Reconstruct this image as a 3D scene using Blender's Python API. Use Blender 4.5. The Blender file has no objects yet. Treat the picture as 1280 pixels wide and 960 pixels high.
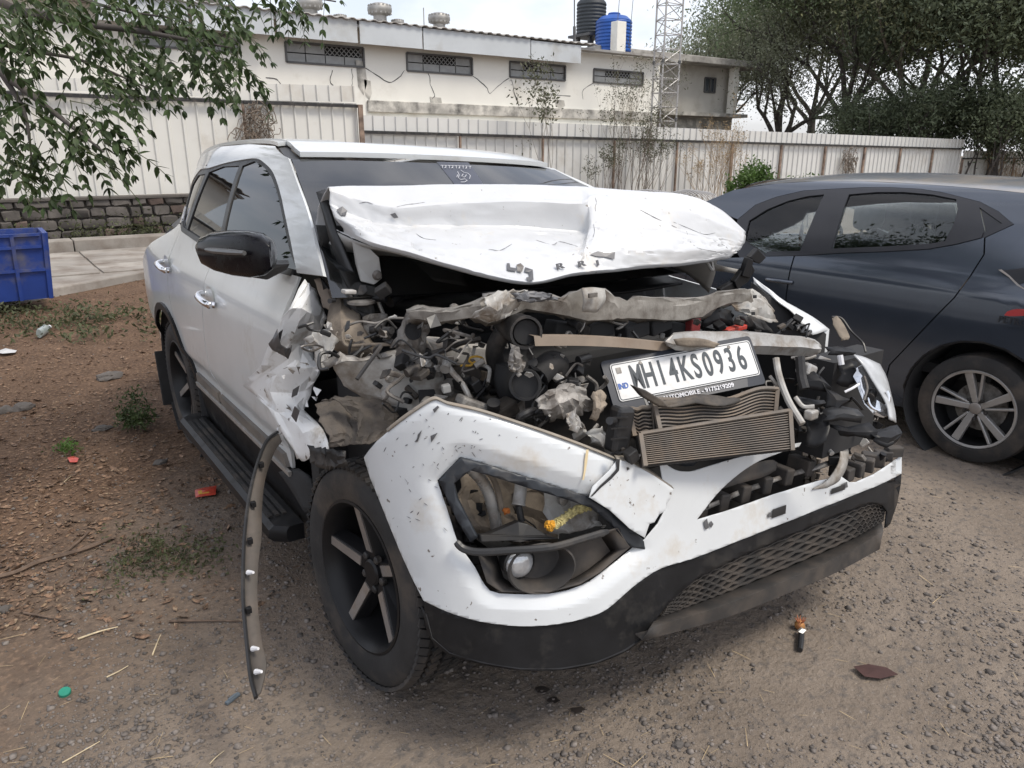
import bpy, bmesh, math, random
import numpy as np
from mathutils import Vector, Matrix, noise, geometry
R = math.radians
scene = bpy.context.scene
COL = scene.collection

# ------------------------------------------------------------ camera, sky, sun, exposure
CAM = Vector((-1.715, -1.86, 1.63)); FPX = 930.0; YAW = R(35.2); PIT = R(17.2)
cam_data = bpy.data.cameras.new('camera'); cam = bpy.data.objects.new('camera', cam_data); COL.objects.link(cam)
cam_data.sensor_width = 36.0; cam_data.lens = FPX / 1280 * 36.0; cam_data.clip_start = 0.05; cam_data.clip_end = 2000
cam.location = CAM; cam.rotation_euler = (R(90) - PIT, 0, -YAW)
scene.camera = cam
SUN_EL = R(58); SUN_AZ = R(150)          # azimuth measured from +Y towards +X
world = bpy.data.worlds.new('World'); scene.world = world; world.use_nodes = True
wn = world.node_tree.nodes; wl = world.node_tree.links
wn.clear()
wo = wn.new('ShaderNodeOutputWorld'); bg = wn.new('ShaderNodeBackground'); bg.inputs['Strength'].default_value = 0.128
sky = wn.new('ShaderNodeTexSky'); sky.sky_type = 'NISHITA'; sky.sun_disc = False
sky.sun_elevation = SUN_EL; sky.sun_rotation = SUN_AZ; sky.air_density = 1.2; sky.dust_density = 2.5; sky.ozone_density = 3.0
# thin high cloud veil, the same in every direction
tc = wn.new('ShaderNodeTexCoord'); mp = wn.new('ShaderNodeMapping'); mp.inputs['Scale'].default_value = (2.2, 2.2, 5.0)
nz = wn.new('ShaderNodeTexNoise'); nz.inputs['Scale'].default_value = 2.0; nz.inputs['Detail'].default_value = 7; nz.inputs['Roughness'].default_value = 0.5
rp = wn.new('ShaderNodeMapRange'); rp.inputs['From Min'].default_value = 0.40; rp.inputs['From Max'].default_value = 0.66; rp.inputs['To Min'].default_value = 0.48; rp.inputs['To Max'].default_value = 0.92
mx = wn.new('ShaderNodeMix'); mx.data_type = 'RGBA'; mx.inputs['B'].default_value = (8.3, 8.35, 8.85, 1)
wl.new(tc.outputs['Generated'], mp.inputs['Vector']); wl.new(mp.outputs['Vector'], nz.inputs['Vector']); wl.new(nz.outputs['Fac'], rp.inputs['Value'])
wl.new(rp.outputs['Result'], mx.inputs['Factor']); wl.new(sky.outputs['Color'], mx.inputs['A']); wl.new(mx.outputs['Result'], bg.inputs['Color']); wl.new(bg.outputs['Background'], wo.inputs['Surface'])
sun_data = bpy.data.lights.new('sun', 'SUN'); sun_data.energy = 2.1; sun_data.angle = R(16); sun_data.color = (1.0, 0.93, 0.82)
sun = bpy.data.objects.new('sun', sun_data); COL.objects.link(sun); sun.location = (0, -5, 30)
sdir = Vector((math.sin(SUN_AZ) * math.cos(SUN_EL), math.cos(SUN_AZ) * math.cos(SUN_EL), math.sin(SUN_EL)))
sun.rotation_euler = sdir.to_track_quat('Z', 'Y').to_euler()
vs = scene.view_settings
vs.view_transform = 'Standard'; vs.look = 'None'; vs.gamma = 1.0; vs.exposure = 0.33; vs.use_curve_mapping = False

# ------------------------------------------------------------ picture point -> place helpers
FW = Vector((math.sin(YAW) * math.cos(PIT), math.cos(YAW) * math.cos(PIT), -math.sin(PIT)))
RT = Vector((math.cos(YAW), -math.sin(YAW), 0)); UP = RT.cross(FW)
def ray(u, v): return FW + RT * ((u - 640) / FPX) - UP * ((v - 480) / FPX)
def aX(u, v, x): d = ray(u, v); return CAM + d * ((x - CAM.x) / d.x)
def aY(u, v, y): d = ray(u, v); return CAM + d * ((y - CAM.y) / d.y)
def aZ(u, v, z=0.0): d = ray(u, v); return CAM + d * ((z - CAM.z) / d.z)
def aD(u, v, t): return CAM + ray(u, v) * t
def hit(u, v, g, t0=0.6, t1=9.0, n=170):
    d = ray(u, v); pa = t0; ga = g(CAM + d * t0)
    for i in range(1, n + 1):
        tb = t0 + (t1 - t0) * i / n; gb = g(CAM + d * tb)
        if (ga < 0) != (gb < 0):
            a, b = pa, tb
            for _ in range(24):
                m = (a + b) / 2
                if (g(CAM + d * m) < 0) == (ga < 0): a = m
                else: b = m
            return CAM + d * ((a + b) / 2)
        pa, ga = tb, gb
    return CAM + d * t1
def lerp(a, b, t): return a + (b - a) * t
def interp(x, xs, ys):
    if x <= xs[0]: return ys[0]
    for i in range(1, len(xs)):
        if x <= xs[i]: return lerp(ys[i-1], ys[i], (x - xs[i-1]) / (xs[i] - xs[i-1]))
    return ys[-1]
def sinterp(x, xs, ys):                   # smooth (Catmull-Rom) version
    if x <= xs[0]: return ys[0]
    if x >= xs[-1]: return ys[-1]
    for i in range(1, len(xs)):
        if x <= xs[i]:
            h = xs[i] - xs[i-1]; t = (x - xs[i-1]) / h
            def sl(k):
                if k == 0: return (ys[1] - ys[0]) / (xs[1] - xs[0])
                if k == len(xs) - 1: return (ys[-1] - ys[-2]) / (xs[-1] - xs[-2])
                return (ys[k+1] - ys[k-1]) / (xs[k+1] - xs[k-1])
            m0 = sl(i-1) * h; m1 = sl(i) * h
            return (2*t**3-3*t*t+1)*ys[i-1] + (t**3-2*t*t+t)*m0 + (-2*t**3+3*t*t)*ys[i] + (t**3-t*t)*m1
def cr(P, n=6, closed=False):             # Catmull-Rom through points of any dimension
    P = [Vector(p) for p in P]; out = []
    m = len(P); rng = m if closed else m - 1
    for i in range(rng):
        p0 = P[(i-1) % m] if (closed or i > 0) else P[0] * 2 - P[1]
        p1 = P[i]; p2 = P[(i+1) % m]
        p3 = P[(i+2) % m] if (closed or i + 2 < m) else P[-1] * 2 - P[-2]
        for k in range(n):
            t = k / n
            out.append(0.5 * ((2*p1) + (p2-p0)*t + (2*p0-5*p1+4*p2-p3)*t*t + (3*p1-p0-3*p2+p3)*t**3))
    if not closed: out.append(P[-1])
    return out

# ------------------------------------------------------------ mesh building
class MB:
    def __init__(s): s.v = []; s.f = []
    def add(s, vs, fs):
        o = len(s.v); s.v += [tuple(p) for p in vs]; s.f += [tuple(i + o for i in f) for f in fs]; return s
    def box(s, c, size, rot=None, taper=None):
        hx, hy, hz = size[0]/2, size[1]/2, size[2]/2; c = Vector(c)
        P = [Vector((x*hx, y*hy, z*hz)) for z in (-1, 1) for y in (-1, 1) for x in (-1, 1)]
        if taper:
            for p in P:
                if p.z > 0: p.x *= taper[0]; p.y *= taper[1]
        if rot is not None: P = [rot @ p for p in P]
        return s.add([c + p for p in P], [(0,2,3,1),(4,5,7,6),(0,1,5,4),(2,6,7,3),(0,4,6,2),(1,3,7,5)])
    def bar(s, a, b, w, h=None, up=Vector((0,0,1))):      # box beam from a to b
        a, b = Vector(a), Vector(b); h = h or w; d = (b - a); L = d.length; d.normalize()
        if abs(d.dot(up)) > .98: up = Vector((0,1,0))
        x = d.cross(up).normalized(); y = x.cross(d)
        P = [q + x*(sx*w/2) + y*(sy*h/2) for q in (a, b) for sx, sy in ((-1,-1),(1,-1),(1,1),(-1,1))]
        return s.add(P, [(3,2,1,0),(4,5,6,7),(0,1,5,4),(1,2,6,5),(2,3,7,6),(3,0,4,7)])
    def tube(s, pts, r, n=8, cap=True):
        pts = [Vector(p) for p in pts]; m = len(pts); o = len(s.v)
        rr = r if isinstance(r, (list, tuple)) else [r]*m
        t = (pts[1]-pts[0]).normalized(); ref = Vector((0,0,1)) if abs(t.z) < .9 else Vector((1,0,0))
        x = t.cross(ref).normalized()
        for i in range(m):
            t = (pts[min(i+1,m-1)] - pts[max(i-1,0)])
            if t.length < 1e-9: t = Vector((0,0,1))
            t.normalize(); x = (x - t*x.dot(t)); 
            if x.length < 1e-6: x = t.orthogonal()
            x.normalize(); y = t.cross(x)
            for k in range(n):
                a = 2*math.pi*k/n; s.v.append(tuple(pts[i] + (x*math.cos(a) + y*math.sin(a))*rr[i]))
        for i in range(m-1):
            for k in range(n):
                s.f.append((o+i*n+k, o+i*n+(k+1)%n, o+(i+1)*n+(k+1)%n, o+(i+1)*n+k))
        if cap: s.f.append(tuple(o+k for k in reversed(range(n)))); s.f.append(tuple(o+(m-1)*n+k for k in range(n)))
        return s
    def lathe(s, prof, n=24, M=Matrix(), close=False):     # prof: (radius, height along local z)
        o = len(s.v); m = len(prof)
        for k in range(n):
            a = 2*math.pi*k/n
            for r, h in prof: s.v.append(tuple(M @ Vector((r*math.cos(a), r*math.sin(a), h))))
        for k in range(n):
            k2 = (k+1) % n
            for i in range(m - (0 if close else 1)):
                j = (i+1) % m
                s.f.append((o+k*m+i, o+k2*m+i, o+k2*m+j, o+k*m+j))
        return s
    def prism(s, poly, vec):                               # 3D polygon swept along vec
        poly = [Vector(p) for p in poly]; n = len(poly); vec = Vector(vec); o = len(s.v)
        s.v += [tuple(p) for p in poly] + [tuple(p+vec) for p in poly]
        s.f.append(tuple(o+i for i in range(n))); s.f.append(tuple(o+n+i for i in reversed(range(n))))
        for i in range(n): j = (i+1) % n; s.f.append((o+j, o+i, o+n+i, o+n+j))
        return s
    def grid(s, rows):
        o = len(s.v); m = len(rows[0])
        for r in rows: s.v += [tuple(p) for p in r]
        for i in range(len(rows)-1):
            for j in range(m-1): s.f.append((o+i*m+j, o+i*m+j+1, o+(i+1)*m+j+1, o+(i+1)*m+j))
        return s
    def build(s, name, mat, parent=None, smooth=35, solid=0, bevel=0, off=0, recalc=True):
        return mesh_obj(name, s.v, s.f, mat, parent, smooth, solid, bevel, off, recalc)
def mesh_obj(name, v, f, mat, parent=None, smooth=35, solid=0, bevel=0, off=0, recalc=True):
    me = bpy.data.meshes.new(name); me.from_pydata(v, [], f)
    if recalc:
        b = bmesh.new(); b.from_mesh(me); bmesh.ops.recalc_face_normals(b, faces=b.faces); b.to_mesh(me); b.free()
    return link_mesh(name, me, mat, parent, smooth, solid, bevel, off)
def link_mesh(name, me, mat, parent=None, smooth=35, solid=0, bevel=0, off=0):
    if smooth:
        me.polygons.foreach_set('use_smooth', [True]*len(me.polygons)); me.set_sharp_from_angle(angle=R(smooth))
    o = bpy.data.objects.new(name, me); COL.objects.link(o)
    if mat: me.materials.append(mat)
    if parent: setpar(o, parent)
    if solid:
        md = o.modifiers.new('thickness', 'SOLIDIFY'); md.thickness = solid; md.offset = off; md.use_even_offset = False
    if bevel:
        md = o.modifiers.new('edge', 'BEVEL'); md.width = bevel; md.segments = 2; md.limit_method = 'ANGLE'; md.angle_limit = R(40)
    return o
def setpar(o, p):
    o.parent = p
    if p.type == 'EMPTY': o.matrix_parent_inverse = p.matrix_basis.inverted()
def tag(o, label, cat, group=None):
    o['label'] = label; o['category'] = cat
    if group: o['group'] = group
    return o
def struct(o): o['kind'] = 'structure'; return o
def stuff(o, label=None, cat=None):
    o['kind'] = 'stuff'
    if label: o['label'] = label
    if cat: o['category'] = cat
    return o
def thing(name, loc, label, cat, group=None):
    o = bpy.data.objects.new(name, None); COL.objects.link(o); o.location = loc; o.empty_display_size = .1
    return tag(o, label, cat, group)
def inst(name, src, M, parent=None):        # another object on the same mesh data
    o = bpy.data.objects.new(name, src.data); COL.objects.link(o); o.matrix_world = M
    if parent: setpar(o, parent)
    for md in src.modifiers:
        n = o.modifiers.new(md.name, md.type)
        if md.type == 'SOLIDIFY': n.thickness = md.thickness; n.offset = md.offset
        if md.type == 'BEVEL': n.width = md.width; n.segments = md.segments; n.limit_method = md.limit_method; n.angle_limit = md.angle_limit
    return o
def exact_panel(name, b, fn, mat, parent, solid):
    """body panel with the surface's own normals, an inner skin and a rim"""
    b.verts.index_update(); n = len(b.verts); P = []; N = []; h = .004
    for v in b.verts:
        x, y = v.co.x, v.co.y; P.append(Vector(fn(x, y))); d = (Vector(fn(x+h, y))-Vector(fn(x-h, y))).cross(Vector(fn(x, y+h))-Vector(fn(x, y-h))); N.append(d.normalized())
    if sum(q.dot(CAM-p) for p, q in zip(P, N)) < 0: N = [-q for q in N]
    t = solid or .002; V = P + [p - q*t for p, q in zip(P, N)]; F = []; LN = []
    for f in b.faces:
        ids = [v.index for v in f.verts]; fnm = (P[ids[1]]-P[ids[0]]).cross(P[ids[2]]-P[ids[1]]); ok = True
        if fnm.dot(N[ids[0]]) < 0: ids = ids[::-1]
        F.append(tuple(ids)); LN += [N[i] for i in ids]; F.append(tuple(i+n for i in ids[::-1])); LN += [-N[i] for i in ids[::-1]]
    for e in b.edges:
        if len(e.link_faces) == 1:
            i, j = e.verts[0].index, e.verts[1].index; c = e.link_faces[0].calc_center_median(); o = len(V); V += [P[i], P[j], V[j+n], V[i+n]]
            cc = sum((P[v.index] for v in e.link_faces[0].verts), Vector())/len(e.link_faces[0].verts); nn = (P[j]-P[i]).cross(N[i]).normalized()
            if nn.dot((P[i]+P[j])/2 - cc) < 0: nn = -nn
            q = (o, o+1, o+2, o+3); fa = (V[o+1]-V[o]).cross(V[o+2]-V[o+1])
            if fa.dot(nn) < 0: q = q[::-1]
            F.append(q); LN += [nn]*4
    b.free(); me = bpy.data.meshes.new(name); me.from_pydata([tuple(v) for v in V], [], F); me.polygons.foreach_set('use_smooth', [True]*len(me.polygons))
    if sum(len(f) for f in F) == len(me.loops): me.normals_split_custom_set([tuple(q) for q in LN])
    return link_mesh(name, me, mat, parent, 0)
def panel(name, poly, fn, step, mat, parent=None, holes=(), solid=0, smooth=40, off=-1, jit=0.0, jscale=8.0, bevel=0, seed=0, exact=False):
    """flat outline (a,b) cut into a grid and laid on the surface fn(a,b); a sheet with real curvature"""
    loops = [[Vector((p[0], p[1], 0)) for p in poly]] + [[Vector((p[0], p[1], 0)) for p in h] for h in holes]
    tri = geometry.tessellate_polygon(loops); allv = [p for l in loops for p in l]
    b = bmesh.new(); bv = [b.verts.new(p) for p in allv]
    for t in tri:
        try: b.faces.new([bv[i] for i in t])
        except ValueError: pass
    sa, sb = step if isinstance(step, tuple) else (step, step)
    for ax, st in ((0, sa), (1, sb)):
        lo = min(p[ax] for p in allv); hi = max(p[ax] for p in allv); n = max(1, int((hi-lo)/st))
        nrm = Vector((1,0,0)) if ax == 0 else Vector((0,1,0))
        for k in range(1, n+1):
            c = lo + (hi-lo)*k/(n+1)
            bmesh.ops.bisect_plane(b, geom=b.verts[:]+b.edges[:]+b.faces[:], plane_co=nrm*c, plane_no=nrm, dist=1e-6)
    if exact: return exact_panel(name, b, fn, mat, parent, solid)
    for v in b.verts:
        p = Vector(fn(v.co.x, v.co.y))
        if jit:
            q = p*jscale + Vector((seed*7.3, seed*3.1, 0)); p += noise.noise_vector(q)*jit + noise.noise_vector(q*2.7)*jit*.4
        v.co = p
    bmesh.ops.recalc_face_normals(b, faces=b.faces)
    c = sum((f.normal*f.calc_area() for f in b.faces), Vector())
    m = sum((f.calc_center_median() for f in b.faces), Vector())/max(1, len(b.faces))
    if c.dot(CAM - m) < 0: bmesh.ops.reverse_faces(b, faces=b.faces)
    me = bpy.data.meshes.new(name); b.to_mesh(me); b.free()
    o = link_mesh(name, me, mat, parent, smooth, solid, bevel, off)
    if smooth: md = o.modifiers.new('normals', 'WEIGHTED_NORMAL'); md.mode = 'FACE_AREA'; md.weight = 50; md.keep_sharp = True
    return o
def patch(name, ctrl, mat, parent=None, nu=6, nv=6, solid=0, smooth=50, jit=0.0, jscale=10.0, seed=0, off=-1, fine=0.0):
    """ctrl: rows of 3D points; smooth crumpled sheet through them"""
    rows = [cr(r, nu) for r in ctrl]
    cols = [cr([r[j] for r in rows], nv) for j in range(len(rows[0]))]
    rows = [[cols[j][i] for j in range(len(cols))] for i in range(len(cols[0]))]
    if jit or fine:
        for r in rows:
            for j, p in enumerate(r):
                q = p*jscale + Vector((seed*7.3, seed*3.1, seed)); r[j] = p + noise.noise_vector(q)*jit + noise.noise_vector(q*3.1)*jit*.4 + noise.noise_vector(q*8)*fine
    return MB().grid(rows).build(name, mat, parent, smooth, solid, 0, off)
def crump(name, ctrl, mat, parent=None, k=3, solid=.003, jit=.006, seed=None, ragged=.4, smooth=22):
    """torn sheet metal: straight facets between folds, uneven edges, no smooth bulges"""
    rs = random.Random(sum(map(ord,name)) + len(ctrl)*7 + int(abs(ctrl[0][0].x)*1000) if seed is None else seed)
    def sub(P):
        out = []
        for i in range(len(P)-1):
            ts = [0] + sorted(rs.uniform(.12, .88) for _ in range(k-1))
            for t in [j/k for j in range(k)]: out.append(P[i].lerp(P[i+1], t))
        out.append(P[-1].copy()); return out
    rows = [sub([Vector(p) for p in r]) for r in ctrl]
    cols = [sub([r[j] for r in rows]) for j in range(len(rows[0]))]
    rows = [[cols[j][i] for j in range(len(cols))] for i in range(len(cols[0]))]
    n, m = len(rows), len(rows[0])
    amp = [rs.choice((-1, 1))*rs.uniform(.3, 1) for _ in range(m)]; amr = [rs.choice((-1, 1))*rs.uniform(.3, 1) for _ in range(n)]
    for i in range(n):
        for j in range(m):
            d = Vector((rs.uniform(-1, 1), rs.uniform(-1, 1), rs.uniform(-1, 1)))*jit*.55 + Vector((.15, -1, .3))*jit*(amp[j]*.7 + amr[i]*.5)
            if i in (0, n-1) or j in (0, m-1): d += Vector((rs.uniform(-1, 1)*.5, rs.uniform(-1, 1), rs.uniform(-1, 1)))*jit*ragged
            rows[i][j] = rows[i][j] + d
    v = [tuple(p) for r in rows for p in r]; f = []
    for i in range(n-1):
        for j in range(m-1):
            a, b, c, d = i*m+j, i*m+j+1, (i+1)*m+j+1, (i+1)*m+j
            f += [(a, b, c), (a, c, d)] if rs.random() < .5 else [(a, b, d), (b, c, d)]
    return mesh_obj(name, v, f, mat, parent, smooth, solid, 0, -1, True)

# ------------------------------------------------------------ materials
MATS = {}
def pm(name, base, rough=.5, metal=0.0, var=.12, scale=6.0, bump=0.0, bscale=60.0, dirt=None, dscale=5.0, damt=.45, coat=0.0, spec=.5, dup=False, fine=None):
    if name in MATS: return MATS[name]
    m = bpy.data.materials.new(name); m.use_nodes = True; n = m.node_tree.nodes; l = m.node_tree.links
    b = n['Principled BSDF']; b.inputs['Roughness'].default_value = rough; b.inputs['Metallic'].default_value = metal
    b.inputs['Coat Weight'].default_value = coat; b.inputs['Coat Roughness'].default_value = .08; b.inputs['Specular IOR Level'].default_value = spec
    g = n.new('ShaderNodeNewGeometry'); pos = g.outputs['Position']
    def nzt(sc, det=5, ro=.55):
        t = n.new('ShaderNodeTexNoise'); t.inputs['Scale'].default_value = sc; t.inputs['Detail'].default_value = det; t.inputs['Roughness'].default_value = ro
        l.new(pos, t.inputs['Vector']); return t.outputs['Fac']
    def rampm(src, lo, hi, a=0., c=1.):
        r = n.new('ShaderNodeMapRange'); r.inputs['From Min'].default_value = lo; r.inputs['From Max'].default_value = hi; r.inputs['To Min'].default_value = a; r.inputs['To Max'].default_value = c
        l.new(src, r.inputs['Value']); return r.outputs['Result']
    def mixc(fac, A, B):
        x = n.new('ShaderNodeMix'); x.data_type = 'RGBA'
        if isinstance(fac, float): x.inputs['Factor'].default_value = fac
        else: l.new(fac, x.inputs['Factor'])
        for k, c in (('A', A), ('B', B)):
            if isinstance(c, tuple): x.inputs[k].default_value = (*c[:3], 1)
            else: l.new(c, x.inputs[k])
        return x.outputs['Result']
    base = tuple(base)
    d = tuple(max(0, c*(1-var)) for c in base); e = tuple(min(1, c*(1+var)) for c in base)
    c = mixc(rampm(nzt(scale), .35, .65), d, e)
    if fine: c = mixc(rampm(nzt(fine[1], 3), fine[2], fine[3]), c, fine[0])
    rsrc = None
    if dirt:
        dm = rampm(nzt(dscale, 8, .62), .62-damt*.35, .78-damt*.2)
        c = mixc(dm, c, dirt)
        r2 = n.new('ShaderNodeMix'); r2.inputs['A'].default_value = rough; r2.inputs['B'].default_value = min(1, max(rough, .75)); l.new(dm, r2.inputs['Factor']); l.new(r2.outputs['Result'], b.inputs['Roughness'])
    l.new(c, b.inputs['Base Color'])
    if bump:
        bn = n.new('ShaderNodeBump'); bn.inputs['Strength'].default_value = min(1, bump); bn.inputs['Distance'].default_value = .01; l.new(nzt(bscale, 6, .6), bn.inputs['Height']); l.new(bn.outputs['Normal'], b.inputs['Normal'])
    m['nodes_api'] = 1; MATS[name] = m
    return m
def glassm(name, tint, alpha_mix, rough=.03, ior=1.55):
    """dark film glass: a glossy coat over a partly see-through pane"""
    m = bpy.data.materials.new(name); m.use_nodes = True; n = m.node_tree.nodes; l = m.node_tree.links
    n.remove(n['Principled BSDF']); out = n['Material Output']
    fr = n.new('ShaderNodeFresnel'); fr.inputs['IOR'].default_value = ior
    gl = n.new('ShaderNodeBsdfGlossy'); gl.inputs['Roughness'].default_value = rough
    tr = n.new('ShaderNodeBsdfTransparent'); tr.inputs['Color'].default_value = (*tint, 1)
    df = n.new('ShaderNodeBsdfDiffuse'); df.inputs['Color'].default_value = (.012, .014, .016, 1)
    m1 = n.new('ShaderNodeMixShader'); m1.inputs[0].default_value = alpha_mix
    m2 = n.new('ShaderNodeMixShader')
    l.new(tr.outputs[0], m1.inputs[1]); l.new(df.outputs[0], m1.inputs[2]); l.new(fr.outputs[0], m2.inputs[0]); l.new(m1.outputs[0], m2.inputs[1]); l.new(gl.outputs[0], m2.inputs[2]); l.new(m2.outputs[0], out.inputs['Surface'])
    MATS[name] = m; return m

M_black = pm('black_plastic', (.011, .011, .012), .42, var=.25, scale=9, dirt=(.032, .029, .026), dscale=11, damt=.25, spec=.25)
M_dark = pm('engine_dark', (.020, .019, .019), .55, var=.4, scale=12, dirt=(.075, .064, .055), dscale=14, damt=.35, bump=.2)
M_rubber = pm('tyre_rubber', (.022, .021, .021), .8, var=.25, scale=7, dirt=(.085, .068, .054), dscale=4.5, damt=.38, bump=.15)
M_alloy = pm('machined_alloy', (.34, .32, .305), .38, .65, dirt=(.27, .22, .18), dscale=8, damt=.45)
M_rimdark = pm('gloss_black_rim', (.009, .009, .010), .4, spec=.3)
M_chrome = pm('chrome', (.8, .8, .82), .12, 1.0, var=.03)
M_steel = pm('bent_steel', (.29, .275, .255), .55, .35, var=.2, dirt=(.085, .07, .058), dscale=16, damt=.6, bump=.3, bscale=60)
M_steelw = pm('painted_inner_steel', (.42, .41, .385), .5, 0, var=.12, dirt=(.17, .135, .10), dscale=11, damt=.55, bump=.15, bscale=50)
M_alu = pm('crushed_aluminium', (.46, .45, .43), .42, .45, var=.12, dirt=(.24, .20, .16), dscale=13, damt=.5, bump=.3, bscale=25)
M_white = pm('pearl_white_paint', (.66, .68, .68), .32, var=.03, coat=.7, dirt=(.50, .48, .44), dscale=3.5, damt=.12)
M_whited = pm('scuffed_white_paint', (.76, .77, .77), .36, var=.04, coat=.5, dirt=(.42, .37, .31), dscale=7, damt=.22, bump=.06, bscale=18, fine=((.20, .18, .16), 60, .69, .73))
# ------------------------------------------------------------ ground
def ground_mat():
    m = bpy.data.materials.new('packed_earth'); m.use_nodes = True; n = m.node_tree.nodes; l = m.node_tree.links; b = n['Principled BSDF']
    b.inputs['Roughness'].default_value = .95; b.inputs['Specular IOR Level'].default_value = .2
    g = n.new('ShaderNodeNewGeometry')
    def nz(sc, det=6, ro=.6):
        t = n.new('ShaderNodeTexNoise'); t.inputs['Scale'].default_value = sc; t.inputs['Detail'].default_value = det; t.inputs['Roughness'].default_value = ro; l.new(g.outputs['Position'], t.inputs['Vector']); return t.outputs['Fac']
    def rm(s, lo, hi):
        r = n.new('ShaderNodeMapRange'); r.inputs['From Min'].default_value = lo; r.inputs['From Max'].default_value = hi; l.new(s, r.inputs['Value']); return r.outputs['Result']
    def mixc(f, A, B):
        x = n.new('ShaderNodeMix'); x.data_type = 'RGBA'; l.new(f, x.inputs['Factor'])
        for k, c in (('A', A), ('B', B)):
            if isinstance(c, tuple): x.inputs[k].default_value = (*c, 1)
            else: l.new(c, x.inputs[k])
        return x.outputs['Result']
    def ma(op, a, c):
        x = n.new('ShaderNodeMath'); x.operation = op
        for i, q in ((0, a), (1, c)):
            if isinstance(q, float): x.inputs[i].default_value = q
            else: l.new(q, x.inputs[i])
        return x.outputs[0]
    grey = mixc(rm(nz(1.7), .35, .65), (.184, .150, .120), (.258, .213, .172))
    grey = mixc(rm(nz(26, 4), .52, .70), grey, (.125, .112, .102))
    grey = mixc(rm(nz(90, 3), .60, .72), grey, (.27, .235, .205))
    red = mixc(rm(nz(3.1), .35, .65), (.088, .055, .037), (.140, .089, .059))
    red = mixc(rm(nz(45, 4), .5, .68), red, (.235, .150, .095))
    sx = n.new('ShaderNodeSeparateXYZ'); l.new(g.outputs['Position'], sx.inputs[0])
    # leaf-litter earth, its colour also darkened for tree shade, lies towards the tree: beyond y about 0.3 on the -x side
    a = ma('ADD', ma('MULTIPLY', sx.outputs['X'], -.5), ma('MULTIPLY', sx.outputs['Y'], .55)); a = ma('ADD', a, ma('MULTIPLY', ma('SUBTRACT', nz(.9), .5), 2.2))
    c = mixc(rm(a, .75, 1.9), grey, red)
    l.new(c, b.inputs['Base Color'])
    bn = n.new('ShaderNodeBump'); bn.inputs['Strength'].default_value = .9; bn.inputs['Distance'].default_value = .02
    l.new(ma('ADD', nz(38, 8, .65), ma('MULTIPLY', nz(7), .8)), bn.inputs['Height']); l.new(bn.outputs['Normal'], b.inputs['Normal'])
    return m
M_ground = ground_mat()
def gz(x, y):
    d = math.hypot(x, y)
    k = max(0, 1 - d/30)
    return (noise.noise(Vector((x*.6, y*.6, 0)))*.018 + noise.noise(Vector((x*2.3, y*2.3, 3)))*.007 + noise.noise(Vector((x*7, y*7, 5)))*.0035)*k
def axis(lo, hi, fl, fh, fine, n):
    a = list(np.linspace(lo, fl, n, endpoint=False)**1) + list(np.arange(fl, fh, fine)) + list(np.linspace(fh, hi, n))
    return a
xs = [-600,-300,-120,-60,-30,-15,-9] + list(np.arange(-6, 7, .07)) + [9,12,18,30,60,120,300,600]
ys = [-300,-100,-40,-15,-7,-4] + list(np.arange(-2.6, 9, .07)) + [10,11,12,14,18,25,40,80,200,600,900]
gm = MB().grid([[(x, y, gz(x, y)) for x in xs] for y in ys])
struct(gm.build('ground', M_ground, smooth=80, recalc=False))

rng = np.random.default_rng(5); random.seed(5)
def rand_rot(k):
    q = rng.normal(size=(k, 4)); q /= np.linalg.norm(q, axis=1)[:, None]; w, x, y, z = q.T
    return np.stack([1-2*(y*y+z*z), 2*(x*y-z*w), 2*(x*z+y*w), 2*(x*y+z*w), 1-2*(x*x+z*z), 2*(y*z-x*w), 2*(x*z-y*w), 2*(y*z+x*w), 1-2*(x*x+y*y)], 1).reshape(k, 3, 3)
def scatter(name, base_v, base_f, pos, size, rots, mat, squash=None):
    k = len(pos); bv = np.array(base_v, float); nb = len(bv)
    V = np.einsum('kij,nj->kni', rots, bv) * size[:, None, None]
    if squash is not None: V[:, :, 2] *= squash
    V += pos[:, None, :]
    bf = np.array(base_f); nf, fs = bf.shape
    Fc = (bf[None] + (np.arange(k)*nb)[:, None, None]).reshape(-1, fs)
    me = bpy.data.meshes.new(name); me.vertices.add(k*nb); me.vertices.foreach_set('co', V.reshape(-1)); me.loops.add(k*nf*fs); me.loops.foreach_set('vertex_index', Fc.reshape(-1).astype(np.int32))
    me.polygons.add(k*nf); me.polygons.foreach_set('loop_start', (np.arange(k*nf)*fs).astype(np.int32)); me.polygons.foreach_set('loop_total', np.full(k*nf, fs, np.int32))
    me.update(); me.validate(); o = bpy.data.objects.new(name, me); COL.objects.link(o); me.materials.append(mat); return o
def ground_pts(k, umin=-60, umax=1340, vmin=330, vmax=1000, power=1.0):
    out = []
    for _ in range(k):
        u = rng.uniform(umin, umax); v = vmin + (vmax-vmin)*rng.uniform()**power
        p = aZ(u, v); out.append((p.x, p.y, gz(p.x, p.y)))
    return np.array(out)
oct_v = [(1,0,0),(-1,0,0),(0,1,0),(0,-1,0),(0,0,1),(0,0,-1),(.6,.6,.5),(-.5,.6,-.55)]
oct_f = [(0,6,4),(0,2,6),(6,2,4),(2,1,4),(1,3,4),(3,0,4),(2,0,5),(1,7,5),(1,2,7),(7,2,5),(3,1,5),(0,3,5)]
M_grav = pm('gravel_stone', (.155, .135, .12), .9, var=.5, scale=25)
gp = np.concatenate([ground_pts(40000, power=.8), ground_pts(9000, -700, -60, 360, 1300, .8), ground_pts(9000, 1340, 2000, 360, 1300, .8), ground_pts(4000, -60, 1340, 1000, 1500)]); sz = np.clip(rng.lognormal(math.log(.0042), .5, len(gp)), .002, .015)
red_m = (-.5*gp[:, 0] + .55*gp[:, 1]) > 1.6
keep = ~(red_m & (rng.uniform(size=len(gp)) < .6))
gp = gp[keep]; sz = sz[keep]
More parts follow.
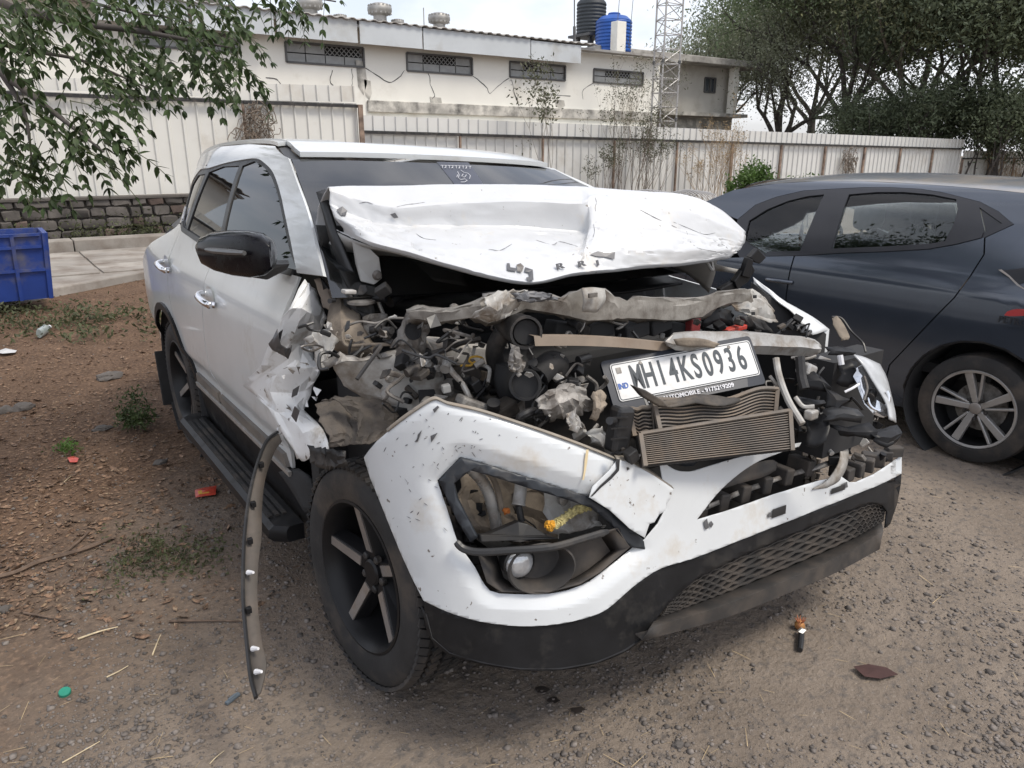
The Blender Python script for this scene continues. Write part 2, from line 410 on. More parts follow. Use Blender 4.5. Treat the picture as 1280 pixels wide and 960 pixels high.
cl = np.array([noise.noise(Vector((p[0]*1.8, p[1]*1.8, 9))) for p in gp]); k2 = (cl + rng.uniform(-.5, .5, len(gp))) > -.1; gp = gp[k2]; sz = sz[k2]
gp[:, 2] += sz*.15
stuff(scatter('gravel', oct_v, oct_f, gp, sz, rand_rot(len(gp)), M_grav, .6), 'small grey gravel strewn over the bare earth', 'gravel')
# dry leaf litter
lf_v = [(-1,0,.12),(-.3,.36,0),(.4,.3,.08),(1,0,.2),(.4,-.3,0),(-.3,-.36,.1)]; lf_f = [(0,1,4,5),(1,2,3,4)]
lf_f = [(0,1,5),(1,4,5),(1,2,4),(2,3,4)]
M_lit = pm('dry_leaf', (.150, .092, .058), .85, var=.75, scale=42, fine=((.29, .21, .135), 60, .57, .65))
lp = ground_pts(24000, -80, 560, 352, 800, 1.35); w = (-.5*lp[:, 0] + .55*lp[:, 1]) + np.array([noise.noise(Vector((p[0]*1.1, p[1]*1.1, 4)))*1.0 for p in lp]); lp = lp[rng.uniform(size=len(lp)) < np.clip((w-.75)/1.6, 0, .85)**1.5]
ang = rng.uniform(0, 2*math.pi, len(lp)); tl = rng.normal(0, .6, len(lp))
def zrot(ang, tl):
    c, s = np.cos(ang), np.sin(ang); ct, st = np.cos(tl), np.sin(tl); Z0 = np.zeros_like(c)
    Rz = np.stack([c,-s,Z0,s,c,Z0,Z0,Z0,Z0+1],1).reshape(-1,3,3); Rx = np.stack([Z0+1,Z0,Z0,Z0,ct,-st,Z0,st,ct],1).reshape(-1,3,3)
    return np.einsum('kij,kjl->kil', Rz, Rx)
lp[:, 2] += .006
ls = np.clip(rng.lognormal(math.log(.0105), .5, len(lp)), .004, .036)
stuff(scatter('leaf_litter', lf_v, lf_f, lp, ls, zrot(ang, tl), M_lit), 'brown dry leaves littering the earth beside the white car', 'leaf litter')
# straw bits and dry stems, too many and small to pick apart
M_straw = pm('straw', (.42, .32, .19), .8, var=.3, scale=20)
st_v = [(-1,-.03,0),(1,-.02,.03),(1,.02,.03),(-1,.03,0),(0,0,.06)]; st_f = [(0,1,4),(1,2,4),(2,3,4),(3,0,4)]
sp = ground_pts(650, -40, 1300, 420, 990); sp[:, 2] += .006
stuff(scatter('straw_litter', st_v, st_f, sp, np.clip(rng.lognormal(math.log(.012), .5, len(sp)), .005, .04), zrot(rng.uniform(0, 6.28, len(sp)), rng.normal(0, .1, len(sp))), M_straw), 'short straw bits scattered over the yard', 'straw')

# ------------------------------------------------------------ pavement behind the car on the left
M_conc = pm('worn_concrete', (.30, .275, .245), .9, var=.2, scale=1.6, dirt=(.17, .14, .115), dscale=2.2, damt=.5, bump=.3, bscale=30)
e0 = aZ(-160, 415); e1 = aZ(0, 384); e2 = aZ(190, 348); e3 = aZ(420, 312)
front = [Vector((p.x, p.y, 0)) for p in (e0, e1, e2, e3)]
back_y = 12.1
pv = MB()
top = [(p.x, p.y, .11) for p in front] + [(front[-1].x + 8, back_y - .3, .11), (front[-1].x + 8, back_y, .11), (-14, back_y, .11), (-14, front[0].y - 1.2, .11)]
pv.prism(top, (0, 0, -.25))
pave = struct(pv.build('pavement', M_conc, smooth=0, bevel=.02))
for k in range(9):                     # paving slabs, each a shallow block on the bed
    for r in range(3):
        x0 = -4.2 + k*1.25; y0 = 9.35 + r*.9
        if r == 0 and x0 < -9: continue
        MB().box((x0+.6, y0+.43, .117 + random.uniform(-.003, .004)), (1.215, .865, .03), Matrix.Rotation(random.uniform(-.012, .012), 3, 'Z')).build('slab', M_conc, pave, smooth=0, bevel=.008)
kb = MB(); x = -14
while x < 14:
    L = 1.5; kb.box((x+L/2, back_y+.22, .13), (L-.015, .42, .34)); x += L
struct(kb.build('kerb', M_conc, smooth=0, bevel=.015))

# ------------------------------------------------------------ sheet fence
FY = 13.5
M_sheet = pm('cream_sheet_metal', (.64, .63, .59), .5, .0, var=.04, scale=.9, dirt=(.47, .43, .37), dscale=.8, damt=.12)
M_sheet2 = pm('grey_sheet_metal', (.60, .595, .57), .5, .0, var=.04, scale=.9, dirt=(.44, .41, .36), dscale=.8, damt=.12)
M_rust = pm('rusty_steel', (.23, .165, .125), .85, var=.35, scale=5, dirt=(.08, .055, .045), dscale=4, damt=.4)
def sheet_mesh(name, w, z0, z1, pitch=.257, depth=.035):
    xs_ = []; n = max(1, round(w/pitch)); p = w/n
    for i in range(n):
        a = i*p
        xs_ += [(a, 0), (a+p*.80, 0), (a+p*.86, -depth), (a+p*.94, -depth)]
    xs_.append((w, 0))
    v = [(x, y, z) for z in (z0, z1) for x, y in xs_]; m = len(xs_)
    f = [(i, i+1, m+i+1, m+i) for i in range(m-1)]
    me = bpy.data.meshes.new(name); me.from_pydata(v, [], f); return me
H = FY - CAM.y
xk = lambda k: CAM.x + H*(.13 + .155*k)
def fence(name, label, x0, zt, zrail, zb, bays, mat, rail2=None, posts=True, y=FY, skip=()):
    """zt(x) top, zrail(x) underside of the cap sheet"""
    root = thing(name, (x0, y, 0), label, 'fence')
    x = x0
    for i in range(bays):
        w = H*.155
        if (x0, i) in skip: x += w; continue
        me = sheet_mesh('sheet', w-.01, zb, zrail(x)+.02); o = link_mesh('sheet', me, mat, None, 0); o.location = (x, y+random.uniform(-.012, .012), 0); o.rotation_euler.y = random.uniform(-.003, .003); setpar(o, root)
        me = sheet_mesh('cap_sheet', w-.006, zrail(x), zt(x)); o = link_mesh('cap_sheet', me, mat, None, 0); o.location = (x, y-.055+random.uniform(-.006, .006), 0); o.rotation_euler.y = math.atan2(zt(x)-zt(x+w), w); setpar(o, root)
        rl = MB().bar((x+.01, y-.09, zrail(x)-.03), (x+w-.01, y-.09, zrail(x+w)-.03), .05, .06).build('rail', M_dark, root, smooth=0)
        pw = .09 if x > 16 else .045
        if posts and not (x < 5 and i % 3 != 1): MB().bar((x, y-.075, -.1), (x, y-.075, zrail(x)-.065), pw, .05).build('post', M_rust, root, smooth=0)
        x += w
    return root
W = H*.155
# tall part on the left, standing on the stone wall
xe = aY(446, 120, FY).x
xl = xe - 5*W
fence('sheet_fence', 'tall cream corrugated sheet fence standing on the stone wall at left', xl, lambda x: lerp(2.80, 2.96, (x+2)/7.2), lambda x: 2.60, .92, 5, M_sheet)
# main run to the right
xm = xe + .06
def zt(x): return lerp(2.40, 2.17, (x-5)/27.5)
def zr(x): return lerp(2.10, 1.83, (x-5)/27.5)
nb = 11
fence('sheet_fence', 'long corrugated sheet fence behind the white car with shrubs before it', xm, zt, zr, .05, nb, M_sheet2)
xr = xm + nb*W
# the last, lower run past the end
fence('sheet_fence', 'low stretch of cream sheet fence at far right with creepers', xr+.12, lambda x: 1.74, lambda x: 1.47, .05, 8, M_sheet)
# rusty stub of an end post between the two heights
ep = thing('fence_post', (xe, FY-.12, 0), 'rusty upright post where the tall fence meets the low one', 'post'); MB().bar((xe, FY-.14, .5), (xe, FY-.14, 2.60), .10, .05).build('post', M_rust, ep, smooth=0, bevel=.005)
bp = aY(583, 180, FY-.2)

# ------------------------------------------------------------ stone wall under the tall fence
M_stone = pm('basalt_stone', (.112, .100, .091), .92, var=.4, scale=3.0, dirt=(.07, .062, .055), dscale=6, damt=.5, bump=.6, bscale=20)
M_stoner = pm('reddish_stone', (.125, .092, .078), .92, var=.35, scale=3.0, bump=.6, bscale=20)
M_mortar = pm('old_mortar', (.105, .094, .085), .95, var=.25, scale=5, dirt=(.08, .07, .06), damt=.5, bump=.5, bscale=25)
sw = thing('stone_wall', (1, FY-.25, 0), 'low rubble stone wall carrying the tall sheet fence', 'wall')
MB().box((xl/2+xe/2, FY-.02, .41), (xe-xl, .36, .98)).build('core', M_mortar, sw, smooth=0)
zc = 0.0; row = 0
while zc < .80:
    h = random.uniform(.14, .22); x = -3.0 + random.uniform(0, .2)
    while x < 4.4:
        w = random.uniform(.18, .42)
        b = bmesh.new(); bmesh.ops.create_cube(b, size=1); bmesh.ops.bevel(b, geom=b.edges[:], offset=.12, segments=1, affect='EDGES')
        for v in b.verts:
            q = Vector((v.co.x*(w-.03), v.co.y*.14, v.co.z*(h-.028))); q += noise.noise_vector(Vector((x+v.co.x, zc+v.co.z*2, v.co.y*2))*3)*.03
            v.co = q + Vector((x+w/2, FY-.215+random.uniform(-.012, .012), zc+h/2))
        me = bpy.data.meshes.new('stone'); b.to_mesh(me); b.free(); link_mesh('stone', me, random.choice([M_stone, M_stone, M_stone, M_stoner]), sw, 40)
        x += w
    zc += h
MB().box((.7, FY-.1, .885), (7.4, .42, .05)).build('coping', M_mortar, sw, smooth=0, bevel=.01)

# ------------------------------------------------------------ factory building
BY = 22.0
M_wallw = pm('limewashed_wall', (.80, .785, .72), .9, var=.04, scale=.5, dirt=(.62, .585, .51), dscale=.7, damt=.22, bump=.1, bscale=8)
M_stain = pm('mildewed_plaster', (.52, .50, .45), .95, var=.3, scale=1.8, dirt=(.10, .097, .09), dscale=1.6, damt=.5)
M_fascia = pm('grey_fascia_sheet', (.52, .55, .57), .5, var=.06, scale=.6, dirt=(.40, .40, .38), dscale=.8, damt=.25)
M_louvre = pm('grey_window_louvre', (.30, .305, .30), .6, var=.12, scale=4)
M_void = pm('dark_room', (.03, .03, .03), .9)
M_winf = pm('dark_window_frame', (.10, .10, .10), .6)
M_roofsh = pm('cement_roof_sheet', (.40, .39, .37), .85, var=.15, scale=.8, dirt=(.22, .20, .18), damt=.4, dscale=1)
fb = thing('factory_building', (8, BY, 0), 'long white factory shed with louvred windows and a grey fascia', 'building')
xR = aY(823, 120, BY).x; x0 = -5.0
def bp_(u, v, y=BY): p = aY(u, v, y); return p.x, p.z
wins = [((356,52),(455,84)), ((508,66),(590,94)), ((637,77),(706,101)), ((742,86),(803,107)), ((166,34),(300,66))]
hol = []
for (a, b_) in wins:
    ax_, az_ = bp_(*a); bx_, bz_ = bp_(*b_); hol.append((ax_, bz_, bx_, az_))
ztop = bp_(400, 44)[1] + .25
panel('wall', [(x0, 0), (xR, 0), (xR, ztop), (x0, ztop)], lambda a, b: (a, BY, b), 1.2, M_wallw, fb, [[(h[0], h[1]), (h[2], h[1]), (h[2], h[3]), (h[0], h[3])] for h in hol], solid=.25, off=-1, smooth=0)
MB().box(((x0+xR)/2, BY+5, ztop/2), (xR-x0-.6, 9, ztop-.2)).build('back_volume', M_void, fb, smooth=0)
for hi_, (xa, za, xb, zb_) in enumerate(hol):
    w = MB()
    for A, B in (((xa, za), (xb, za)), ((xa, zb_), (xb, zb_)), ((xa, za), (xa, zb_)), ((xb, za), (xb, zb_))):
        w.bar((A[0], BY-.01, A[1]), (B[0], BY-.01, B[1]), .06, .06)
    wo_ = w.build('window', M_winf, fb, smooth=0)
    nc = 4; cw = (xb-xa)/nc; grill = (2, 3) if hi_ == 0 else (1,) if hi_ == 2 else (1, 2)
    for c in range(nc):
        rows_ = 2
        for r in range(rows_):
            zc0 = za + (zb_-za)*r/rows_; zc1 = za + (zb_-za)*(r+1)/rows_
            cx = xa + cw*(c+.5)
            if r == 1 and c in grill:
                g = MB()
                for k in range(-4, 9):
                    for sgn in (1, -1):
                        s0 = k*cw/4; p0 = Vector((cx-cw/2+s0, BY+.05, zc0)); p1 = p0 + Vector((sgn*(zc1-zc0), 0, zc1-zc0))
                        lo = cx-cw/2; hi2 = cx+cw/2
                        def clip(p, q):
                            if p.x > q.x: p, q = q, p
                            if q.x <= lo or p.x >= hi2: return None
                            if p.x < lo: p = p.lerp(q, (lo-p.x)/(q.x-p.x))
                            if q.x > hi2: q = p.lerp(q, (hi2-p.x)/(q.x-p.x))
                            return p, q
                        cc = clip(p0, p1)
                        if cc and (cc[1]-cc[0]).length > .02: g.bar(cc[0], cc[1], .02, .02)
                g.build('grille', M_louvre, wo_, smooth=0)
            else:
                MB().box((cx, BY+.06, (zc0+zc1)/2), (cw-.03, .02, zc1-zc0-.03)).build('pane', M_louvre, wo_, smooth=0)
MB().box(((bp_(455, 130)[0]+xR)/2 - .1, BY-.06, bp_(600, 138)[1]), (xR-bp_(455, 130)[0]-.4, .10, .36)).build('stained_band', M_stain, fb, smooth=0, bevel=.02)
MB().box(((bp_(455, 130)[0]+xR)/2 - .1, BY-.10, bp_(600, 138)[1]-.42), (xR-bp_(455, 130)[0]-.2, .22, .10)).build('ledge', M_wallw, fb, smooth=0, bevel=.02)
# cracks in the plaster under the windows
for i, cpts in enumerate(([(456,85),(470,93),(486,103),(497,98),(506,88)], [(536,92),(538,105),(543,118),(541,124)], [(590,95),(606,106),(612,117),(622,108),(636,98)], [(640,100),(644,120),(650,132)], [(742,104),(730,112),(728,124)], [(332,97),(345,99),(352,108)], [(415,88),(413,100),(418,110)], [(440,86),(441,100),(439,112)], [(670,112),(690,118),(712,120)])):
    rs = random.Random(i); P = [aY(u + rs.uniform(-1, 1), v, BY-.004) for u, v in cr(cpts, 3)]
    MB().tube(P, [.006 + .012*rs.random() for _ in P], 4).build('plaster_crack', M_winf, fb, smooth=0)
for i, (u, v, w, h) in enumerate(((452, 96, .35, 1.0), (545, 128, .5, .35), (460, 112, .25, .6), (700, 130, .5, .3))):
    p = aY(u, v, BY-.006); MB().prism([(p.x-w/2, BY-.005, p.z+h/2), (p.x+w*.4, BY-.005, p.z+h*.45), (p.x+w*.5, BY-.005, p.z-h*.2), (p.x+w*.1, BY-.005, p.z-h*.55), (p.x-w*.4, BY-.005, p.z-h*.3)], (0, -.004, 0)).build('damp_patch', M_stain, fb, smooth=0)
# fascia panels
us = [120, 240, 345, 448, 528, 663, 726]
for i in range(len(us)-1):
    xa = bp_(us[i], 30, BY-.5)[0]; xb = bp_(us[i+1], 60, BY-.5)[0]
    zt0 = bp_(us[i]+20, lerp(19, 58, (us[i]+20-400)/337), BY-.5)[1]; zb0 = bp_(us[i]+20, lerp(49, 79, (us[i]+20-400)/324), BY-.5)[1]
    MB().box(((xa+xb)/2, BY-.5 - (i % 2)*.02, (zt0+zb0)/2 - .02), (xb-xa-.03, .04, zt0-zb0)).build('fascia_panel', M_fascia, fb, smooth=0)
MB().box(((x0+xR)/2, BY-.25, ztop+.05), (xR-x0, .46, .08)).build('soffit', M_roofsh, fb, smooth=0)
# corrugated roof rising behind the fascia
zf = bp_(500, 31, BY-.5)[1]
rr = []; xx = np.arange(x0, bp_(735, 60)[0], .09)
for (yy, zz) in ((BY-.62, zf+.02), (BY+6, zf+.62)):
    rr.append([(x, yy, zz + .03*math.sin(x*2*math.pi/.36)) for x in xx])
MB().grid(rr).build('roof', M_roofsh, fb, smooth=60, solid=.03)
M_vent = pm('weathered_vent', (.33, .32, .30), .5, .5, var=.2, scale=3)
for i, (u, v, s) in enumerate([(388, 14, 1.0), (475, 21, 1.0), (549, 31, .95), (425, 22, .55), (497, 28, .55), (581, 40, .5), (262, 6, 1.0)]):
    p = aY(u, v, BY+3); vo = thing('roof_ventilator', (p.x, p.y, p.z-.3), ['turbine ventilator nearest the leafy branch on the factory roof', 'middle turbine ventilator on the factory roof', 'right turbine ventilator on the factory roof', 'small dome vent between left and middle roof turbines', 'small dome vent just right of the middle roof turbine', 'small dome vent farthest right on the factory roof', 'roof turbine ventilator behind the tree leaves'][i], 'ventilator', 'vents on the factory roof')
    M = Matrix.Translation((p.x, p.y, p.z-.30)) @ Matrix.Scale(s, 4)
    MB().lathe([(.0, .0), (.30, 0), (.30, .12), (.24, .16), (.24, .34)], 20, M).build('base', M_vent, vo)
    MB().lathe([(.24, .33), (.38, .38), (.44, .48), (.44, .58), (.38, .68), (.22, .74), (0, .76)], 20, M).build('head', M_vent, vo)
    fn = MB()
    for k in range(16):
        a = k*math.pi/8; fn.bar(M @ Vector((.41*math.cos(a), .41*math.sin(a), .38)), M @ Vector((.41*math.cos(a+.3), .41*math.sin(a+.3), .68)), .02, .06)
    fn.build('fins', M_vent, vo, smooth=0)
p = aY(530, 30, BY+3); an = thing('antenna', p, 'thin antenna rod rising from the factory roof', 'antenna'); MB().tube([p-Vector((0,0,.3)), p+Vector((0,0,.55))], .018, 6).build('rod', M_vent, an); MB().tube([p-Vector((0,0,.3)), p-Vector((0,0,.12))], .06, 8).build('foot', M_vent, an)

# office block set back at the right end
OY = 25.0
M_off = pm('cream_plaster', (.52, .50, .455), .9, var=.07, scale=.6, dirt=(.36, .33, .28), dscale=.8, damt=.35)
ob = thing('office_block', (aY(870, 120, OY).x, OY, 0), 'cream two storey block with flat overhanging roof beside the mast', 'building')
def bo(u, v, y=OY): p = aY(u, v, y); return p.x, p.z
xa = bo(818, 100)[0]; xb = bo(919, 100)[0]; zt_ = bo(880, 92)[1] + .35
wx0, wz1 = bo(881, 97); wx1, wz0 = bo(893, 116)
panel('wall', [(xa, 0), (xb, 0), (xb, zt_), (xa, zt_)], lambda a, b: (a, OY, b), 2, M_off, ob, [[(wx0, wz0), (wx1, wz0), (wx1, wz1), (wx0, wz1)]], solid=.2, smooth=0)
MB().box(((xa+xb)/2, OY+3.4, zt_/2), (xb-xa, 6.2, zt_)).build('rear_wall', M_off, ob, smooth=0)
wf = MB()
for A, B in (((wx0, wz0), (wx1, wz0)), ((wx0, wz1), (wx1, wz1)), ((wx0, wz0), (wx0, wz1)), ((wx1, wz0), (wx1, wz1)), (((wx0+wx1)/2, wz0), ((wx0+wx1)/2, wz1))): wf.bar((A[0], OY-.02, A[1]), (B[0], OY-.02, B[1]), .07, .07)
wfo = wf.build('window', M_winf, ob, smooth=0); MB().box(((wx0+wx1)/2, OY+.08, (wz0+wz1)/2), (wx1-wx0, .03, wz1-wz0)).build('pane', pm('window_glass', (.07, .08, .09), .08, spec=.8), wfo, smooth=0)
MB().box(((wx0+wx1)/2+.28, OY-.06, (wz0+wz1)/2), (wx1-wx0+.8, .06, wz1-wz0+.15)).build('surround', M_wallw, ob, smooth=0) if False else None
rx0 = bo(730, 70)[0]; rx1 = bo(934, 86)[0]
MB().box(((rx0+rx1)/2, OY+2.6, zt_+.12), (rx1-rx0, 7.2, .30)).build('roof_slab', pm('weathered_slab', (.40, .385, .355), .9, var=.25, scale=1, dirt=(.16, .15, .14), damt=.5, dscale=2), ob, smooth=0, bevel=.03)
cx = bo(905, 115)[0]; MB().bar((cx, OY-.55, bo(900, 147)[1]), (cx, OY-.55, zt_), .34, .34).build('column', M_wallw, ob, smooth=0)
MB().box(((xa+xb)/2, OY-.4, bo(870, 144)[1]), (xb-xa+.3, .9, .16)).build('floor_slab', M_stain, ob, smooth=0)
MB().box(((xa+xb)/2, OY-.05, bo(870, 150)[1]-.6), (xb-xa-.3, .12, 1.2)).build('base_wall', M_stain, ob, smooth=0)  # wall base under the floor slab, in the stained plaster
for k in range(3): MB().tube([(cx, OY-.6, bo(900, 147)[1]+.3+.28*k), (xb+.1, OY-.6, bo(900, 147)[1]+.3+.28*k)], .025, 6).build('railing_bar', M_winf, ob)

# water tanks
M_tankb = pm('blue_tank_plastic', (.012, .085, .36), .45, var=.12, scale=1.5)
M_tankk = pm('black_tank_plastic', (.035, .042, .048), .55, var=.2, scale=1.5)
def tank(name, label, u0, u1, vbase, vtop, y, mat, stand=None):
    pb = aY((u0+u1)/2, vbase, y); pt = aY((u0+u1)/2, vtop, y); r = (aY(u1, vbase, y).x - aY(u0, vbase, y).x)/2*.80; h = pt.z-pb.z
    t = thing(name, pb, label, 'water tank')
    prof = [(0, 0), (r*.97, 0)]
    nr = 9
    for k in range(nr):
        z0 = h*.80*k/nr; z1 = h*.80*(k+1)/nr
        prof += [(r*.965, z0+.02), (r, z0+(z1-z0)*.3), (r, z0+(z1-z0)*.75), (r*.965, z1-.01)]
    prof += [(r*.97, h*.81), (r*.72, h*.92), (r*.40, h*.96), (0, h*.965)]
    MB().lathe(prof, 32, Matrix.Translation(pb)).build('shell', mat, t, smooth=50)
    MB().lathe([(0, h*.95), (r*.34, h*.95), (r*.34, h), (r*.3, h*1.02), (0, h*1.02)], 20, Matrix.Translation(pb)).build('lid', mat, t)
    if stand is not None:
        zb0 = stand
        for sx in (-1, 1):
            for sy in (-1, 1): MB().bar((pb.x+sx*r*.6, pb.y+sy*r*.6, zb0), (pb.x+sx*r*.6, pb.y+sy*r*.6, pb.z-.1), .14).build('leg', M_winf, t, smooth=0)
        MB().box((pb.x, pb.y, pb.z-.06), (r*2.2, r*2.2, .1)).build('platform', M_winf, t, smooth=0)
    return t
zroof = aY(760, 68, OY-1.2).z
tank('water_tank', 'black ribbed water tank on a stand on the flat roof', 721, 756, 44, -6, OY+.6, M_tankk, stand=zroof)
tank('water_tank', 'blue ribbed water tank on the flat roof before the black tank', 745, 787, 66, 17, OY-.9, M_tankb)
MB_ = MB(); pa = aY(772, 68, OY-1.9); pb_ = aY(772, 27, OY-1.9)
rp_ = thing('roof_pillar', pa, 'short white masonry pillar in front of the blue tank', 'pillar'); MB().box((pa.x, pa.y, (pa.z+pb_.z)/2), (.50, .4, pb_.z-pa.z)).build('pillar', M_wallw, rp_, smooth=0, bevel=.02)
for nm, lab, (u, v0, v1) in (('pipe', 'dark pipe standing left of the black tank', (718, 62, 33)),):
    a = aY(u, v0, OY-1.5); b = aY(u, v1, OY-1.5); t = thing(nm, a, lab, 'pipe'); MB().tube([a, b], .06, 8).build('tube', M_winf, t); MB().tube([b, aY(u, v1-34, OY-1.5)], .025, 6).build('thin_tube', M_winf, t)
# deck carrying tanks
pd0 = aY(724, 66, OY-1); MB().box((pd0.x+2.4, OY-.4, zroof-.12), (5.2, 3.4, .14)).build('tank_deck', M_stain, ob, smooth=0)
MB().box((pd0.x+2.4, OY+.4, zroof/2-.12), (4.6, 1.6, zroof-.1)).build('tank_tower_wall', M_off, ob, smooth=0)
# tank guy wires
for i, (a, b) in enumerate((((772, 27), (775, -10)), ((786, 60), (792, -8)), ((788, 62), (776, 30)))):
    p = aY(*a, OY-1.8); q = aY(*b, OY-1.8); w = thing('wire', p, ['wire rising from the roof pillar', 'guy wire right of the blue tank', 'slack wire between pillar and blue tank'][i], 'wire'); MB().tube([p, q], .012, 5).build('strand', M_winf, w)

# lattice mast
MYc = 19.0
M_mast = pm('galvanised_mast', (.42, .41, .40), .5, .3, var=.15, scale=2)
pl0 = aY(824, 168, MYc); pr0 = aY(844, 168, MYc)
mast = thing('lattice_mast', (pl0.x, MYc, 0), 'slim lattice radio mast beside the end of the factory', 'mast')
wd = pr0.x - pl0.x; legs = [Vector((pl0.x, MYc, 0)), Vector((pr0.x, MYc, 0)), Vector(((pl0.x+pr0.x)/2-.2, MYc+wd*.8, 0))]
for L in legs: MB().tube([L, L+Vector((0, 0, 14))], .035, 6).build('leg', M_mast, mast)
z = .3; k = 0
while z < 9.5:
    br = MB()
    for i in range(3):
        A = legs[i]; B = legs[(i+1) % 3]
        br.tube([A+Vector((0,0,z)), B+Vector((0,0,z))], .016, 5); br.tube([A+Vector((0,0,z)), B+Vector((0,0,z+.5))] if k % 2 else [B+Vector((0,0,z)), A+Vector((0,0,z+.5))], .016, 5)
    br.build('brace', M_mast, mast); z += .5; k += 1
for zz in (pl0.z + .55, pl0.z+2.55):
    for L in legs: MB().tube([L+Vector((0,0,zz-.06)), L+Vector((0,0,zz+.06))], .06, 8).build('joint', M_winf, mast)
# ------------------------------------------------------------ crashed white SUV
suv = thing('crashed_suv', (0, 1.2, 0), 'white SUV with its front end crushed, bonnet folded and engine bay torn open', 'car')
ZS = [.22,.3,.42,.52,.60,.64,.72,.85,1.0,1.08,1.15,1.3,1.45,1.58,1.66,1.75]; WS = [.85,.875,.895,.906,.916,.938,.945,.947,.94,.925,.895,.835,.765,.69,.62,.4]
def hw(y, z):
    k = min(1, max(0, (z-1.12)/.18)); k = k*k*(3-2*k)
    return sinterp(z, ZS, WS) * (1 - lerp(.075*max(0, y-2.55)**2, .28*max(0, y-2.32)**1.25, k))
def sideP(y, z, off=0.0): return Vector((-hw(y, z)-off, y, z))
def gside(P): return P.x + hw(P.y, P.z)
def T(u, v): p = hit(u, v, gside, .6, 7, 260); return (p.y, p.z)
def spanel(name, poly, mat, step=.04, off=0.0, solid=.012, holes=(), parent=suv, **k):
    return panel(name, poly, lambda a, b: sideP(a, b, off), step, mat, parent, holes, solid=solid, exact=True, **k)
def drop_normals(me):
    if 'custom_normal' in me.attributes: me.attributes.remove(me.attributes['custom_normal'])
def mirror_copy(o, name=None):
    me = o.data.copy(); drop_normals(me); me.transform(Matrix.Scale(-1, 4, Vector((1, 0, 0)))); me.flip_normals(); me.set_sharp_from_angle(angle=R(40))
    for v in me.vertices:                     # the wreck sits lower on this side
        if v.co.z > 1.0: v.co.z -= .055*min(1, (v.co.z-1)/.6)
    n = bpy.data.objects.new(name or o.name.split('.')[0], me); COL.objects.link(n); setpar(n, o.parent)
    for md in o.modifiers:
        if md.type == 'WEIGHTED_NORMAL': q = n.modifiers.new('normals', 'WEIGHTED_NORMAL'); q.keep_sharp = True
        if md.type == 'SOLIDIFY': q = n.modifiers.new('thickness', 'SOLIDIFY'); q.thickness = md.thickness; q.offset = md.offset
    return n
M_glass = glassm('tinted_side_glass', (.10, .11, .115), .45, .012, 1.65)
M_wind = glassm('windscreen_glass', (.22, .25, .27), .30, .02, 2.0)
M_int = pm('cabin_black', (.020, .020, .021), .8)
M_trim = pm('satin_black_trim', (.018, .018, .019), .4, dirt=(.08, .07, .06), damt=.25)
AW = 2.58                                  # rear axle
def arch(cy, r, a0, a1, n=10, cz=.37): return [(cy + r*math.cos(R(lerp(a0, a1, i/n))), cz + r*math.sin(R(lerp(a0, a1, i/n)))) for i in range(n+1)]
belt = lambda y: interp(y, [.6, 1.6, 2.3, 2.5, 3.3], [1.235, 1.205, 1.25, 1.29, 1.30])
fd = [(.60, belt(.6)), (.635, 1.09), (.615, .9), (.66, .7), (.72, .50), (1.655, .50), (1.69, .8), (1.67, 1.0), (1.632, belt(1.632))] + [(y, belt(y)) for y in (1.4, 1.1, .85)]
rd = [(1.640, belt(1.64)), (1.678, 1.0), (1.698, .8), (1.663, .50), (2.10, .50)] + arch(AW, .47, 160, 118, 5) + [(2.40, .95), (2.42, 1.1), (2.39, belt(2.39)), (2.2, belt(2.2)), (1.9, belt(1.9))]
qp = [(2.397, belt(2.397)), (2.428, 1.1), (2.408, .95)] + arch(AW, .47, 116, 8, 14) + [(3.30, .45), (3.40, .6), (3.42, .8), (3.38, .98), (3.15, 1.08), (2.9, 1.165), (2.62, 1.262)]
for nm, poly in (('front_door', fd), ('rear_door', rd), ('quarter_panel', qp)):
    o = spanel(nm, poly, M_white); mirror_copy(o)
spanel('gap_backing', [(.74, .52), (2.05, .52), (2.2, .86), (2.9, .9), (3.2, 1.0), (3.1, 1.2), (2.3, 1.2), (.72, 1.18)], M_int, off=-.03, solid=.004, step=.15)  # dark sheet added behind the door gaps to stop light showing through
# window glass and frames (traced on the body side)
dlo_top = [T(*p) for p in ((371,341),(365,310),(357,272),(350,240),(342,217),(332,205),(320,198),(300,200),(280,204),(261,210))]
div_t = T(302, 203); div_b = (1.60, belt(1.6)+.01)
fg = [(.64, belt(.64)+.015)] + [tuple(p) for p in cr([(y+.03, z-.012) for y, z in dlo_top[1:7]], 4)] + [(div_t[0]-.02, div_t[1]-.015), (div_b[0]-.03, div_b[1])]
rg = [(div_b[0]+.02, div_b[1]), (div_t[0]+.03, div_t[1]-.015), (dlo_top[8][0], dlo_top[8][1]-.015), (dlo_top[9][0]-.02, dlo_top[9][1]-.02), (2.24, belt(2.24)+.015)]
qg = [(2.29, belt(2.29)+.02), (dlo_top[9][0]+.03, dlo_top[9][1]-.03), (2.52, 1.52), (2.75, 1.46), (2.62, 1.36), (2.45, 1.30)]
for nm, poly, mt in (('front_door_glass', fg, M_glass), ('rear_door_glass', rg, M_glass), ('quarter_glass', qg, M_glass)):
    mirror_copy(spanel(nm, poly, mt, off=-.012, solid=.004))
fr_out = [(.60, belt(.6)+.002)] + [tuple(p) for p in cr([(a, b) for a, b in dlo_top], 4)] + [(2.5, 1.545), (2.82, 1.48), (2.64, 1.345), (2.44, 1.295)] + [(y, belt(y)+.002) for y in (2.3, 1.9, 1.4, 1.0)]
mirror_copy(spanel('window_frame', fr_out, M_trim, off=-.006, solid=.012, holes=[fg, rg, qg], step=.1))
